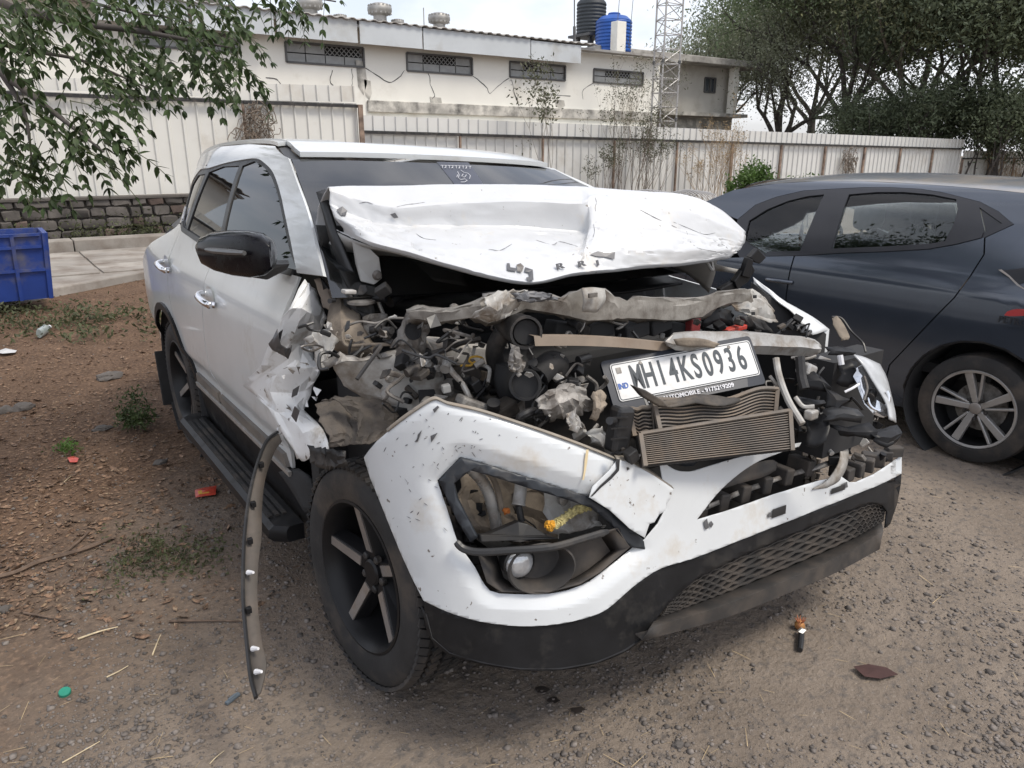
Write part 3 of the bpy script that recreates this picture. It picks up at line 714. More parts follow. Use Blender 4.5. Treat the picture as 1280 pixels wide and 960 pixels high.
# chrome belt strip and black drip rail
chr_poly = [(y, belt(y)+.018) for y in (.66, 1.0, 1.4, 1.9, 2.3, 2.42)] + [(y, belt(y)-.004) for y in (2.42, 2.3, 1.9, 1.4, 1.0, .66)]
mirror_copy(spanel('belt_strip', chr_poly, M_trim, off=.004, solid=.014, step=.2))
mirror_copy(spanel('chrome_corner', [(2.42, 1.285), (2.50, 1.36), (2.53, 1.36), (2.50, 1.275)], M_chrome, off=.006, solid=.01))
# roof side, pillars
ztop = lambda y: sinterp(y, [1.15, 1.45, 1.9, 2.4, 2.9, 3.4], [1.615, 1.665, 1.678, 1.668, 1.625, 1.54])
aout = [T(*p) for p in ((404,345),(397,315),(385,267),(372,230),(360,197))]
sm = lambda L, n=4: [tuple(p) for p in cr([(a, b) for a, b in L], n)]
cant = sm(dlo_top) + [(2.5, 1.55), (2.82, 1.486), (3.2, 1.40), (3.4, 1.36), (3.42, 1.5)] + [(y, ztop(y)-.004) for y in (3.3, 2.9, 2.4, 1.9, 1.45, 1.2)] + sm(aout[::-1])
mirror_copy(spanel('roof_side', cant, M_white, step=.035))
mirror_copy(spanel('rear_pillar', [(2.42, 1.292), (2.66, 1.35), (2.84, 1.48), (3.05, 1.44), (3.05, 1.22), (2.80, 1.225), (2.62, 1.27)], M_trim, step=.06, off=-.004))
def roofP(s, y):
    zt0 = ztop(y); w = hw(y, zt0); return Vector((s*w, y - .10*(1-s*s)*max(0, 1-(y-1.15)/.6), zt0 + .012*(1-abs(s)**2.5) - .055*(s+1)/2))
sr = [(-.55, 1.42), (.55, 1.42), (.55, 2.5), (-.55, 2.5)]
panel('roof', [(-.93, 1.165), (.93, 1.165), (.93, 3.4), (-.93, 3.4)], roofP, (.1, .1), M_white, suv, [sr], solid=.02, exact=True)
panel('sunroof', sr, lambda s, y: roofP(s, y)+Vector((0,0,.004)), .15, M_trim, suv, solid=.01, exact=True)
for sg in (-1, 1):
    panel('roof_channel', [(sg*.93, 1.165), (sg*.995, 1.165), (sg*.995, 1.42), (sg*.93, 1.46)], lambda s, y: roofP(s, y)+Vector((0,0,-.008)), (.02, .04), M_trim, suv, solid=.015, exact=True)
    panel('roof_edge', [(sg*.93, 1.463), (sg*.998, 1.423), (sg*.998, 3.38), (sg*.93, 3.38)], lambda s, y: roofP(s, y)+Vector((0,0,-.002)), (.02, .08), M_white, suv, solid=.015, exact=True)
panel('tailgate', [(-.86, .45), (.86, .45), (.84, 1.0), (.62, 1.15), (.48, 1.5), (-.48, 1.5), (-.62, 1.15), (-.84, 1.0)], lambda x, z: (x*.97, 3.40 - .12*abs(x)**3 - max(0, z-1.0)*.22, z), .15, M_white, suv, solid=.02, exact=True)
# windscreen
def windP(s, t):
    n = len(aout); f = t*(n-1); i = min(int(f), n-2); y, z = [lerp(aout[i][k], aout[i+1][k], f-i) for k in (0, 1)]
    p = sideP(y, z, -.012); return Vector((p.x*-s, y - .13*(1-s*s), z + .006*(1-s*s) - .055*(s+1)/2))
panel('windscreen', [(-1, -.22), (1, -.22), (1, .985), (-1, .985)], lambda s, t: windP(s, max(t, 0)) + (windP(s, 0)-windP(s, .25))*(max(0, -t)/.25)*1.0, (.1, .1), M_wind, suv, solid=.005, exact=True)
band = [(-.985, -.2), (-.93, -.2), (-.93, .93), (.93, .93), (.93, -.2), (.985, -.2), (.985, .98), (-.985, .98)]
panel('windscreen_border', band, lambda s, t: windP(s, max(t, 0)) + (windP(s, 0)-windP(s, .25))*(max(0, -t)/.25) + Vector((0, -.006, -.004)), (.1, .1), M_trim, suv, solid=.003, exact=True)
# sun strip with the small writing and emblem behind the glass top
M_sticker = pm('sun_strip_film', (.028, .032, .05), .35); M_wmark = pm('white_print', (.68, .68, .70), .6)
def wp(u, v, off=.008):                      # point on the windscreen under a picture point
    d = ray(u, v); a, b = .0, .99; best = None
    for i in range(90):
        t = i/89*1.25-.2
        p0 = windP(0, max(t, 0))
        dist = (p0.y-CAM.y)/d.y; q = CAM + d*dist
        for s_ in (-.6,-.4,-.2,0,.2,.4,.6):
            pp = windP(s_, max(t, 0)); e = (pp-CAM); e = e - d*(e.dot(d)/d.dot(d))
            if best is None or e.length < best[0]: best = (e.length, s_, t)
    st = .1
    for _ in range(40):
        for ds, dt in ((st,0),(-st,0),(0,st),(0,-st)):
            pp = windP(best[1]+ds, max(best[2]+dt, 0)); e = (pp-CAM); e = e - d*(e.dot(d)/d.dot(d))
            if e.length < best[0]: best = (e.length, best[1]+ds, best[2]+dt)
        st *= .75
    return best[1], best[2]
def wmark(name, polys, mat, r=.0022, off=-.006, parent=None):
    m = MB()
    for pl in polys:
        pts = [windP(*wp(u, v)) + Vector((0, off, .002)) for u, v in pl]; m.tube(pts, r, 5)
    return m.build(name, mat, parent or suv)
flag = [wp(*p) for p in ((545,202),(585,203),(604,231),(568,231))]
fo = panel('sun_strip_flag', flag, lambda s, t: windP(s, t)+Vector((0,-.003,0)), .05, M_sticker, suv, solid=.001)
def zz(u, v): return (545+(u-390)/2.667*1, 0)
txt = []
for k in range(9):                            # a row of small letters hanging from a headline
    u = 550+k*4.3; txt.append([(u, 207.2+k*.12), (u+3.6, 207.3+k*.12)]); txt.append([(u+2.2, 207.3+k*.12), (u+2.2, 210.5+k*.12)])
    if k % 2: txt.append([(u+2.2, 209+k*.12), (u+.6, 210.3+k*.12)])
wmark('strip_lettering', txt, M_wmark, .0011, parent=fo)
em = [[(571,215),(573,219),(572,223),(575,225),(580,224),(583,226),(580,228),(575,228)], [(575,213),(579,216),(584,217),(587,220),(586,224)], [(578,218),(576,221),(580,222),(582,219)], [(571,219),(570,222)]]
wmark('strip_emblem', em, M_wmark, .0011, parent=fo)
# cabin: floor, dash, seats, wheel
MB().box((0, 2.0, .42), (1.6, 2.9, .1)).build('floor_pan', M_int, suv, smooth=0)
MB().box((0, 2.9, .95), (1.0, .2, .7)).build('rear_seat', M_int, suv, smooth=0, bevel=.06)
for sx in (-.38, .38):
    st = MB().box((sx, 1.45, .95), (.5, .16, .68), Matrix.Rotation(R(-12), 3, 'X')).build('front_seat', M_int, suv, bevel=.05); MB().box((sx, 1.55, 1.40), (.27, .10, .19)).build('headrest', M_int, st, bevel=.04)
MB().box((0, .72, 1.03), (1.45, .42, .22), Matrix.Rotation(R(-8), 3, 'X')).build('dashboard', M_int, suv, bevel=.05)
MB().box((0, .55, .70), (1.52, .06, .80)).build('firewall', M_int, suv, smooth=0)
# sill cladding, trim strip, running board
cl = [(.74, .495), (2.12, .495), (2.13, .40), (2.16, .28), (.50, .26), (.60, .38)]
mirror_copy(spanel('sill_cladding', cl, M_black, off=.010, solid=.02, step=.12))
M_strip = pm('dusty_grey_strip', (.12, .11, .10), .5, dirt=(.20, .17, .14), damt=.5, dscale=6)
spanel('door_strip', [(.74, .50), (1.64, .50), (1.64, .55), (.76, .55)], M_strip, off=.016, solid=.02, step=.15); spanel('door_strip', [(1.68, .50), (2.11, .50), (2.09, .55), (1.68, .55)], M_strip, off=.016, solid=.02, step=.15)
spanel('bright_strip', [(.70, .478), (2.11, .478), (2.11, .497), (.70, .497)], pm('satin_silver', (.5, .49, .47), .35, .6, dirt=(.3, .26, .22), damt=.4), off=.024, solid=.012, step=.3)
rb = [(-.90, .235), (-1.005, .235), (-1.025, .255), (-1.02, .285), (-1.0, .30), (-.90, .30)]
m = MB(); ysr = [.66, .70, .78] + [.78+k*.135 for k in range(1, 11)] + [2.16, 2.2]
rows = []
for i, y in enumerate(ysr):
    k = .55 if i in (0, len(ysr)-1) else 1.0
    rows.append([(x if x > -.95 else lerp(-.9, x, k), y, z) for x, z in rb] + [(rb[0][0], y, rb[0][1])])
m.grid(rows); m.add([rows[0][i] for i in range(6)], [tuple(range(6))]); m.add([rows[-1][i] for i in range(6)], [tuple(range(6))])
rbo = m.build('running_board', M_black, suv, smooth=30)
for k in range(3): MB().box((-.935-.028*k, 1.42, .304), (.016, 1.3, .008)).build('tread_strip', M_rubber, rbo, smooth=0)
MB().box((-.80, 1.42, .27), (.16, 1.3, .05)).build('board_bracket', M_dark, suv, smooth=0)
# handles
for (u, v) in ((263, 373), (209, 332)):
    y, z = T(u, v); 
    MB().lathe([(0, 0), (.05, .0005), (.055, .001)], 20, Matrix.Translation(sideP(y, z, .002)) @ Matrix.Rotation(R(-90), 4, 'Y') @ Matrix.Scale(1.35, 4, Vector((0, 1, 0)))).build('handle_cup', M_white, suv)
    pts = [sideP(y-.105, z-.012, .006), sideP(y-.085, z-.008, .034), sideP(y-.03, z, .044), sideP(y+.04, z+.006, .043), sideP(y+.085, z+.008, .030), sideP(y+.10, z+.008, .006)]
    m = MB().tube(cr(pts, 4), .0145, 10); h = m.build('door_handle', M_chrome, suv, smooth=60)
    MB().box(sideP(y-.09, z-.01, .03), (.022, .05, .03)).build('key_cap', M_chrome, h, bevel=.008)
# door mirror
mp0 = Vector((-1.00, .70, 1.20))
def mirr(u, v, x): return aX(u, v, x)
mh = thing  # (alias unused)
mc = [ # housing loops from outer end (left in the picture) to the inner end: (u, vtop, vbot, x)
 (250, 303, 312, -1.12), (254, 298, 326, -1.12), (268, 293, 334, -1.10), (290, 291, 340, -1.08), (312, 291, 343, -1.05), (330, 294, 341, -1.03), (341, 302, 334, -1.01), (343, 310, 326, -1.0)]
m = MB(); rows = []
for (u, vt, vb, x) in mc:
    ct = aX(u, vt, x); cb = aX(u, vb, x); cen = (ct+cb)/2; h = (ct-cb).length/2
    ringp = []
    for k in range(14):
        a = 2*math.pi*k/14; sy = math.sin(a); cy = math.cos(a)
        ringp.append(cen + Vector((0, 0, 1))*h*(abs(sy)**.5*(1 if sy > 0 else -1)) + Vector((.35, .75, 0))*(.085*(abs(cy)**.6*(1 if cy > 0 else -1))))
    rows.append(ringp + [ringp[0]])
m.grid(rows); m.add(rows[0][:-1], [tuple(range(14))]); m.add(rows[-1][:-1], [tuple(range(14))])
M_mir = pm('gloss_black_mirror', (.006, .006, .009), .12, spec=.18, dirt=(.02, .02, .02), damt=.2)
mir = m.build('door_mirror', M_mir, suv, smooth=60)
ind = [aX(u, v, x-.012) + Vector((-.004, -.075, 0)) for u, v, x in ((252, 309, -1.12), (262, 310.5, -1.11), (280, 312, -1.095), (298, 313, -1.075))]
MB().tube(ind, [.006, .010, .010, .007], 8).build('indicator_lens', pm('smoked_lens', (.10, .10, .10), .25), mir)
MB().prism([aX(306, 332, -1.03), aX(363, 330, -.90), aX(358, 338, -.90), aX(335, 350, -.93), aX(305, 345, -1.0)], (.03, .10, .0)).build('mirror_arm', M_trim, mir, smooth=0, bevel=.006)

# ------------------------------------------------------------ wheels
def tyre_mesh(M, RT_=.362, W_=.235, rr_=.238, blocks=72):
    m = MB(); h = W_/2
    prof = [(rr_, -h*.86), (rr_+.012, -h*.93), (rr_+.05, -h), (RT_-.035, -h*.98), (RT_-.018, -h*.88), (RT_-.012, -h*.6), (RT_-.010, 0), (RT_-.012, h*.6), (RT_-.018, h*.88), (RT_-.035, h*.98), (rr_+.05, h), (rr_+.012, h*.93), (rr_, h*.86)]
    m.lathe(prof, 64, M)
    for k in range(blocks):
        a = 2*math.pi*k/blocks
        for lane, (c, w) in enumerate(((-.82, .26), (-.40, .30), (0, .30), (.40, .30), (.82, .26))):
            aa = a + (lane % 2)*math.pi/blocks
            rad = RT_ - (.008 if abs(c) > .7 else .002)
            q = Matrix.Rotation(aa, 4, 'Z') @ Matrix.Translation((rad, 0, c*h)) @ Matrix.Rotation(R(18 if lane % 2 else -18), 4, 'X') @ Matrix.Rotation(R((-16 if c > 0 else 16) if abs(c) > .7 else 0), 4, 'Y')
            sx, sy, sz = .006, RT_*2*math.pi/blocks*.37, w*h*.5
            P = [M @ q @ Vector((x*sx, y*sy, z*sz)) for x in (-1, 1) for y in (-1, 1) for z in (-1, 1)]
            m.add(P, [(0,1,3,2),(4,6,7,5),(0,4,5,1),(2,3,7,6),(1,5,7,3),(0,2,6,4)])
    return m
def wheel_suv(c, nrm, spin=0.0, parent=suv, detail=True):
    nrm = Vector(nrm).normalized(); M = Matrix.Translation(c) @ nrm.to_track_quat('Z', 'Y').to_matrix().to_4x4() @ Matrix.Rotation(spin, 4, 'Z')
    ty = tyre_mesh(M).build('wheel', M_rubber, parent, smooth=40); ty.name = 'wheel'
    h = .1175
    MB().lathe([(.240, h*.86), (.246, h*.93), (.238, h*.95), (.222, h*.80), (.214, h*.35), (.205, -.07), (.0, -.075)], 48, M).build('rim', M_rimdark, ty, smooth=40)
    MB().lathe([(.17, -.05), (.17, -.03), (.06, -.03), (.06, 0), (0, 0)], 32, M).build('brake_disc', M_steel, ty)
    for k in range(5):
        a = 2*math.pi*k/5; q = M @ Matrix.Rotation(a, 4, 'Z')
        # spoke: dark body with a bright machined face
        b = [(.035, -.024, .055), (.035, .024, .055), (.225, .017, .088), (.225, -.017, .088)]
        P = [q @ Vector((x, y, z-.004)) for x, y, z in b] + [q @ Vector((x, y*1.75, z-.05)) for x, y, z in b]
        MB().add(P, [(0,1,2,3),(7,6,5,4),(0,4,5,1),(1,5,6,2),(2,6,7,3),(3,7,4,0)]).build('spoke', M_rimdark, ty, smooth=0, bevel=.003)
        b = [(.070, -.017, .0610), (.070, .017, .0610), (.226, .0155, .0885), (.226, -.0155, .0885)]
        P = [q @ Vector((x, y, z+.0005)) for x, y, z in b] + [q @ Vector((x, y, z-.004)) for x, y, z in b]
        MB().add(P, [(0,1,2,3),(7,6,5,4),(0,4,5,1),(1,5,6,2),(2,6,7,3),(3,7,4,0)]).build('spoke_face', M_alloy, ty, smooth=0)
        q2 = M @ Matrix.Rotation(a+math.pi/5, 4, 'Z') @ Matrix.Translation((.057, 0, .045))
        MB().lathe([(.014, 0), (.013, .014), (.008, .018), (0, .018)], 10, q2).build('lug_nut', M_dark, ty)
    MB().lathe([(.045, .03), (.043, .060), (.036, .066), (0, .068)], 24, M).build('hub_cap', M_rimdark, ty)
    return ty
wheel_suv((-.825, .09, .365), (-1, -.08, .04), R(28))
wheel_suv((-.805, AW, .372), (-1, 0, 0), R(70))
wheel_suv((.805, AW, .372), (1, 0, 0), R(10))
wheel_suv((.80, .05, .372), (1, .04, 0), R(50))
# wheel housings and arch lips
for cy in (AW,):
    m = MB(); m.lathe([(.455, -.40), (.455, 0)], 32, Matrix.Translation((-.915, cy, .37)) @ Matrix.Rotation(R(-90), 4, 'Y')); m.build('wheel_housing', M_int, suv, solid=.01)
    am = arch(cy, .47, 165, 5, 20); al = arch(cy, .432, 5, 165, 20)
    mirror_copy(spanel('arch_trim', am + al, M_black, off=.014, solid=.02, step=.1))
MB().box((-.85, AW+.42, .30), (.22, .02, .34), Matrix.Rotation(R(-8), 3, 'X')).build('mud_flap', M_rubber, suv, smooth=0, bevel=.005)
MB().box((0, 1.5, .33), (1.3, 3.2, .12)).build('underbody', M_int, suv, smooth=0)
MB().tube([(-.8, AW, .36), (.8, AW, .36)], .05, 10).build('axle', M_dark, suv)
MB().tube([(-.8, -.02, .36), (.8, .05, .36)], .035, 10).build('axle', M_dark, suv)
# ------------------------------------------------------------ bonnet, folded and torn
def Prow(l): return [aY(u, v, y) for u, v, y in l]
r1 = [(410,234,.50),(440,232,.47),(500,231,.43),(560,230,.39),(650,231,.32),(720,233,.26),(742,234,.24),(800,238,.19),(860,244,.13),(900,261,.09),(930,289,.06)]
r2 = [(413,239,.46),(452,251,.41),(497,259,.35),(560,254,.30),(650,252,.21),(725,254,.14),(744,246,.15),(800,256,.09),(850,262,.05),(892,277,.03),(932,296,.04)]
r3 = [(412,254,.455),(450,271,.405),(500,281,.345),(560,280,.298),(650,283,.208),(726,288,.135),(742,280,.07),(790,283,.05),(845,286,.02),(892,294,.015),(931,303,.03)]
r4 = [(418,270,.43),(455,289,.30),(505,303,.19),(560,311,.10),(645,317,.0),(722,316,-.06),(738,306,-.04),(785,311,-.08),(842,311,-.07),(890,313,-.03),(925,313,.02)]
r5 = [(430,287,.40),(462,302,.25),(510,315,.13),(565,331,.02),(655,352,-.13),(716,342,-.12),(736,339,-.11),(785,334,-.10),(842,330,-.07),(886,325,-.03),(915,320,.01)]
R1 = Prow(r1)
R0 = [p + Vector((0, .10, -.07)) for p in R1]; R00 = [p + Vector((0, .20, -.24)) for p in R1]
R5 = Prow(r5); R6 = [p + Vector((.004, .012, -.012)) for p in R5]; R7 = [p + Vector((.0, .06, -.006)) for p in R5]
def hood_mat():
    m = pm('torn_bonnet_paint', (.56, .57, .58), .34, var=.03, coat=.7, dirt=(.58, .55, .50), dscale=9, damt=.16, bump=.12, bscale=14, fine=((.25, .23, .20), 45, .70, .735)); return m
M_hood = hood_mat()
def hood_sheet():
    ctrl = [R00, R0, R1, [lerp(a, b, .72) for a, b in zip(R1, Prow(r2))], Prow(r2), Prow(r3), [lerp(a, b, .25) for a, b in zip(Prow(r3), Prow(r4))], Prow(r4), [lerp(a, b, .8) for a, b in zip(Prow(r4), R5)], R5, R6, R7]
    wt = [0, 0, .15, .25, .3, .6, .9, 1.0, .6, .25, .2, 0]
    rows = [cr(r, 12) for r in ctrl]; n = 7; out = []; ws = []
    for i in range(len(rows)-1):
        for k in range(n):
            t = k/n; ts = t*t*(3-2*t); ws.append(lerp(wt[i], wt[i+1], t))
            p0 = rows[max(0, i-1)]; p1 = rows[i]; p2 = rows[i+1]; p3 = rows[min(len(rows)-1, i+2)]
            row = []
            for j in range(len(p1)):
                lin = p1[j].lerp(p2[j], t); cu = .5*((2*p1[j]) + (p2[j]-p0[j])*t + (2*p0[j]-5*p1[j]+4*p2[j]-p3[j])*t*t + (3*p1[j]-p0[j]-3*p2[j]+p3[j])*t**3); row.append(lin.lerp(cu, .45))
            out.append(row)
    out.append(rows[-1]); ws.append(0)
    for r, w in zip(out, ws):
        for j, p in enumerate(r):
            q = Vector((p.x*5.5 + p.z*5, p.y*7, p.z*11)); f = 0
            for sc_, am in ((1.0, .20), (1.9, .13), (3.7, .06)):
                n1 = noise.noise(q*sc_ + Vector((3.3, 1.7*sc_, .4))); f -= max(0, .05-abs(n1))*am
            n0 = noise.noise(q*.8 + Vector((9, 2, 5))); f += (abs(n0)-.2)*.016
            r[j] = p + Vector((.1, -.75, .65))*f*w + noise.noise_vector(p*4)*.004
    return MB().grid(out).build('bonnet', M_hood, suv, 30, .0025, 0, -1)
hood = hood_sheet()
M_inner = pm('bonnet_inner_grey', (.36, .355, .34), .5, var=.1, dirt=(.22, .18, .14), damt=.35)
R5i = [p + Vector((0, .07, -.012)) for p in R5]
patch('bonnet_inner', [[p + Vector((0, .15, -.27)) for p in R1], [lerp(a, b, .5) + Vector((0, .1, -.13)) for a, b in zip(R1, R5)], R5i], M_inner, suv, nu=4, nv=4, solid=.004)
# tears and bare-metal patches along the folds
M_tear = pm('bare_torn_metal', (.13, .13, .135), .5, .5)
def tear(pts, w, name='tear', dy=-.012, mat=None):
    """thin curled strip of torn sheet following picture points with a given y"""
    P = [aY(u, v, y) + Vector((0, dy, 0)) for u, v, y in pts]; m = MB(); rows = [[], []]
    for i, p in enumerate(P):
        k = w*(.35+.65*random.random()) if 0 < i < len(P)-1 else w*.1
        rows[0].append(p + Vector((0, -.002, k/2))); rows[1].append(p + Vector((0, 0, -k/2)))
    return m.grid(rows).build(name, mat or M_tear, suv, smooth=0, solid=.002)
def onhood(u, v):                         # y of the bonnet skin under a picture point
    best = None
    d = ray(u, v); dg = bpy.context.evaluated_depsgraph_get()
    return None
from mathutils.bvhtree import BVHTree
hb_ = BVHTree.FromPolygons([v.co.copy() for v in hood.data.vertices], [tuple(p.vertices) for p in hood.data.polygons])
def hoodhit(u, v):
    h = hb_.ray_cast(CAM, ray(u, v).normalized())
    return h[0] if h[0] is not None else aY(u, v, .0)
def hoodmark(name, polys, mat, off=.007, parent=None):
    m = MB()
    for pl in polys:
        P = [hoodhit(u, v) for u, v in pl]; P = [p + (CAM-p).normalized()*off for p in P]; m.prism(P, (0, .002, 0))
    return m.build(name, mat, parent or hood, smooth=0)
hoodmark('torn_patch', [[(738,318),(748,314),(758,316),(769,315),(768,324),(757,321),(745,320)]], M_tear)
hoodmark('torn_patch', [[(401+20,262),(408+20,258),(413+21,263),(411+21,270),(406+20,269)]], M_tear); hoodmark('torn_patch', [[(488,268),(494,266),(498,272),(493,273)]], M_tear)
for c in ([(449,254),(458,252.5),(466,255)], [(496,258.5),(510,255.5),(520,254.5),(531,252.8)], [(800,262),(812,268.5),(826,275.5),(846,284.5)], [(842,277.5),(860,285),(880,292.8),(894,291)], [(858,289),(863,302),(872,310),(895,314.5)], [(744,247),(745.5,253),(744,259),(744.5,264)], [(742,280),(743,290),(740,300)], [(892,301),(905,306.5),(910,311)], [(600,318),(612,312),(625,313),(640,305)], [(520,292),(530,298),(545,300)], [(670,300),(690,306),(700,302),(722,308)]):
    P_ = [hoodhit(u, v) for u, v in c]; P_ = cr([p + (CAM-p).normalized()*.001 for p in P_], 4); MB().tube(P_, [.0004]+[.0006+.0004*((k*7) % 3)/2 for k in range(len(P_)-2)]+[.0004], 4).build('crease_crack', M_tear, hood, smooth=0)
# letters left on the lip
def letters(name, s, p, xd, yd, size, mat, parent, depth=.0015, font_scale=(1, 1), bold=0.0):
    cu = bpy.data.curves.new(name, 'FONT'); cu.body = s; cu.size = size; cu.extrude = depth; cu.offset = bold; cu.align_x = 'CENTER'; cu.align_y = 'CENTER'
    t = bpy.data.objects.new('tmp', cu); COL.objects.link(t); dg = bpy.context.evaluated_depsgraph_get(); me = bpy.data.meshes.new_from_object(t.evaluated_get(dg)); bpy.data.objects.remove(t)
    xd = Vector(xd).normalized(); yd = Vector(yd); yd = (yd - xd*yd.dot(xd)).normalized(); zd = xd.cross(yd)
    M = Matrix((( xd.x*font_scale[0], yd.x*font_scale[1], zd.x, p[0]), (xd.y*font_scale[0], yd.y*font_scale[1], zd.y, p[1]), (xd.z*font_scale[0], yd.z*font_scale[1], zd.z, p[2]), (0, 0, 0, 1)))
    me.transform(M); return link_mesh(name, me, mat, parent, 0)
for s, u, v in (('R', 700, 333), ('R', 727, 330), ('I', 747, 329)):
    p = hoodhit(u, v); p += (CAM-p).normalized()*.016
    letters('bonnet_letter', s, p, Vector((.97, .0, .1)), Vector((0, .3, 1)), .032, M_tear, hood, .002, (1.5, .75), .001)
hoodmark('bonnet_letter', [[(634,329),(637,329),(638,334),(645,335),(645,339),(637,338),(634,337)]], M_tear, .01); hoodmark('bonnet_letter', [[(657,334),(666,337),(667,350),(660,351),(658,347),(662,346),(661,340),(656,339)]], M_tear, .01)
hoodmark('bonnet_letter', [[(646,331),(651,329),(655,333),(652,340),(647,339)]], M_steel, .012)
# bonnet hinge and stay at the windscreen corner
MB().prism(Prow([(441,300,.36),(456,304,.34),(474,322,.30),(478,348,.30),(468,356,.31),(452,352,.33),(446,330,.35)]), (0, .012, 0)).build('bonnet_hinge', M_inner, suv, smooth=0, bevel=.003)
MB().lathe([(0, .012), (.010, .012), (.016, .004), (.016, 0)], 12, Matrix.Translation(aY(471, 344, .285)) @ Matrix.Rotation(R(90), 4, 'X')).build('hinge_bolt', M_steel, suv)
patch('bonnet_inner', [Prow([(458,300,.40),(500,308,.36),(545,322,.30),(590,340,.24)]), Prow([(470,330,.46),(505,325,.42),(540,332,.38),(570,340,.34)]), Prow([(482,372,.5),(500,350,.48),(525,342,.45),(545,338,.42)])], M_inner, suv, nu=6, nv=6, solid=.004, jit=.003)
m = MB().tube(Prow([(462,358,.33),(454,388,.32),(459,402,.31)]), .006, 6).tube(Prow([(464,356,.33),(474,380,.32),(480,395,.31)]), .006, 6); m.build('hinge_rod', M_alu, suv)
# cowl and dark well under the bonnet
patch('cowl_panel', [[(x, .62, 1.12) for x in (-.7, -.2, .3, .75)], [(x, .45, 1.13) for x in (-.68, -.2, .3, .72)], [(x, .30, 1.10) for x in (-.62, -.2, .3, .70)]], M_black, suv, 4, 4, solid=.01, jit=.01)
MB().tube(cr(Prow([(486,377,.30),(510,360,.33),(545,348,.36),(600,338,.38)]), 5), .022, 10).build('wiper_cover', M_black, suv)
patch('cowl_trim', [Prow([(395,240,.62),(402,262,.55),(412,300,.48),(428,345,.42),(441,366,.40)]), Prow([(407,236,.60),(412,262,.52),(424,300,.44),(444,345,.38),(452,360,.36)])], M_trim, suv, 5, 2, solid=.012)
patch('cowl_trim', [Prow([(400,345,.46),(420,366,.43),(440,362,.40)]), Prow([(404,362,.45),(424,374,.42),(438,370,.40)])], M_black, suv, 4, 2, solid=.01)

# ------------------------------------------------------------ bumper cover on its own curved surface
BX = [-1.02,-.965,-.94,-.92,-.86,-.75,-.6,-.4,0,.4,.75,.93,.975,1.0,1.02]; BYc = [1.3,.25,-.1,-.25,-.38,-.48,-.55,-.585,-.59,-.585,-.60,-.60,-.57,-.48,.2]
_bp = sorted([(p.x, p.y) for p in cr(list(zip(BX, BYc)), 8)]); BXd = np.array([p[0] for p in _bp]); BYd = np.array([p[1] for p in _bp])
def gbump(off=0.0, lean=.25):
    return lambda P: P.y - float(np.interp(P.x, BXd, BYd)) - lean*(P.z-.45) - off
def HB(u, v, off=0.0): return hit(u, v, gbump(off), .8, 3.6, 260)
def bpanel(name, poly, mat, off=0.0, step=14, solid=.004, holes=(), parent=suv, **k):
    return panel(name, poly, lambda u, v: HB(u, v, off), step, mat, parent, holes, solid=solid, **k)
topedge = [(455,572),(470,552),(500,527),(530,506),(545,499),(560,505),(600,514),(650,530),(700,547),(740,562),(772,575)]
hole_up = [(735,621),(707,612),(660,597),(605,580),(575,572),(547,600),(550,610),(562,647),(572,677),(582,692),(595,710),(607,732),(625,742),(687,742),(725,732),(750,717),(790,685)]
archw = [(824,574),(842,586),(858,589),(871,587),(905,577),(942,567),(967,559),(1002,553),(999,558),(967,569),(942,580),(917,598),(896,618),(871,650)]
lip = [(905,640),(967,618),(1024,601),(1052,596),(1062,603),(1070,603),(1092,593),(1115,578),(1124,571),(1127,566)]
bnd = [(1127,592),(1092,609),(1030,634),(974,656),(920,677),(864,699),(827,710),(799,727),(780,743),(760,760),(740,770),(700,780),(650,783),(600,777),(560,765),(530,751)]
cs = lambda L, n=4: [tuple(p) for p in cr(L, n)]
topedge = cs(topedge, 2); archw = cs(archw[:8], 3) + cs(archw[8:], 3); bnd = cs(bnd, 3); hole_up = cs(hole_up[:5], 2) + cs(hole_up[5:], 2)
leftedge = [(515,722),(500,690),(480,640),(463,598)]
cover = topedge + [(762,588),(741,608)] + hole_up + [(806,674),(822,655),(832,635),(828,600)] + archw + lip + bnd + leftedge
M_bump = pm('scratched_bumper_paint', (.60, .62, .63), .34, var=.03, coat=.5, dirt=(.50, .46, .40), dscale=6, damt=.15, bump=.05, bscale=12, fine=((.16, .14, .125), 38, .695, .72))
def seg_d(u, v, L):
    best = 1e9
    for (a, b), (c, d) in zip(L, L[1:]):
        dx, dy = c-a, d-b; t = max(0, min(1, ((u-a)*dx+(v-b)*dy)/(dx*dx+dy*dy+1e-9))); best = min(best, math.hypot(u-a-dx*t, v-b-dy*t))
    return best
hole_l = [q for q in hole_up if True]
def cover_off(u, v):
    d = seg_d(u, v, hole_l); o = .020*max(0, 1-d/20)
    o += .018*max(0, 1-seg_d(u, v, leftedge + [(455,572)])/14) + .012*max(0, 1-seg_d(u, v, topedge)/9)
    return o
bc = panel('bumper_cover', cover, lambda u, v: HB(u, v, cover_off(u, v)), 7, M_bump, suv, solid=.004, jit=.0015, jscale=5, smooth=24)
sc = MB(); rs = random.Random(4)
for k in range(70):
    u = rs.triangular(462, 640, 530); v = rs.uniform(512, 660) if u < 560 else rs.uniform(522, 585); a = rs.choice((-1, 1))*rs.uniform(.3, 1.2); L = rs.uniform(1.5, 7)
    if seg_d(u, v, hole_l) < 6 or HB(u, v).z > 1.03: continue
    P = [HB(u + math.cos(a)*L*t, v + math.sin(a)*L*t, cover_off(u, v) - .0022) for t in (0, .5, 1)]; sc.tube(P, [.0003, .0012*rs.uniform(.5, 1.3), .0003], 4)
sc.build('paint_scratches', M_tear, suv, smooth=0)['kind'] = 'stuff'
tongue = [(772,575),(790,579),(815,593),(842,611),(839,622),(834,628),(832,638),(824,643),(818,653),(812,655),(806,672),(787,660),(762,637),(737,621),(741,608),(762,588)]
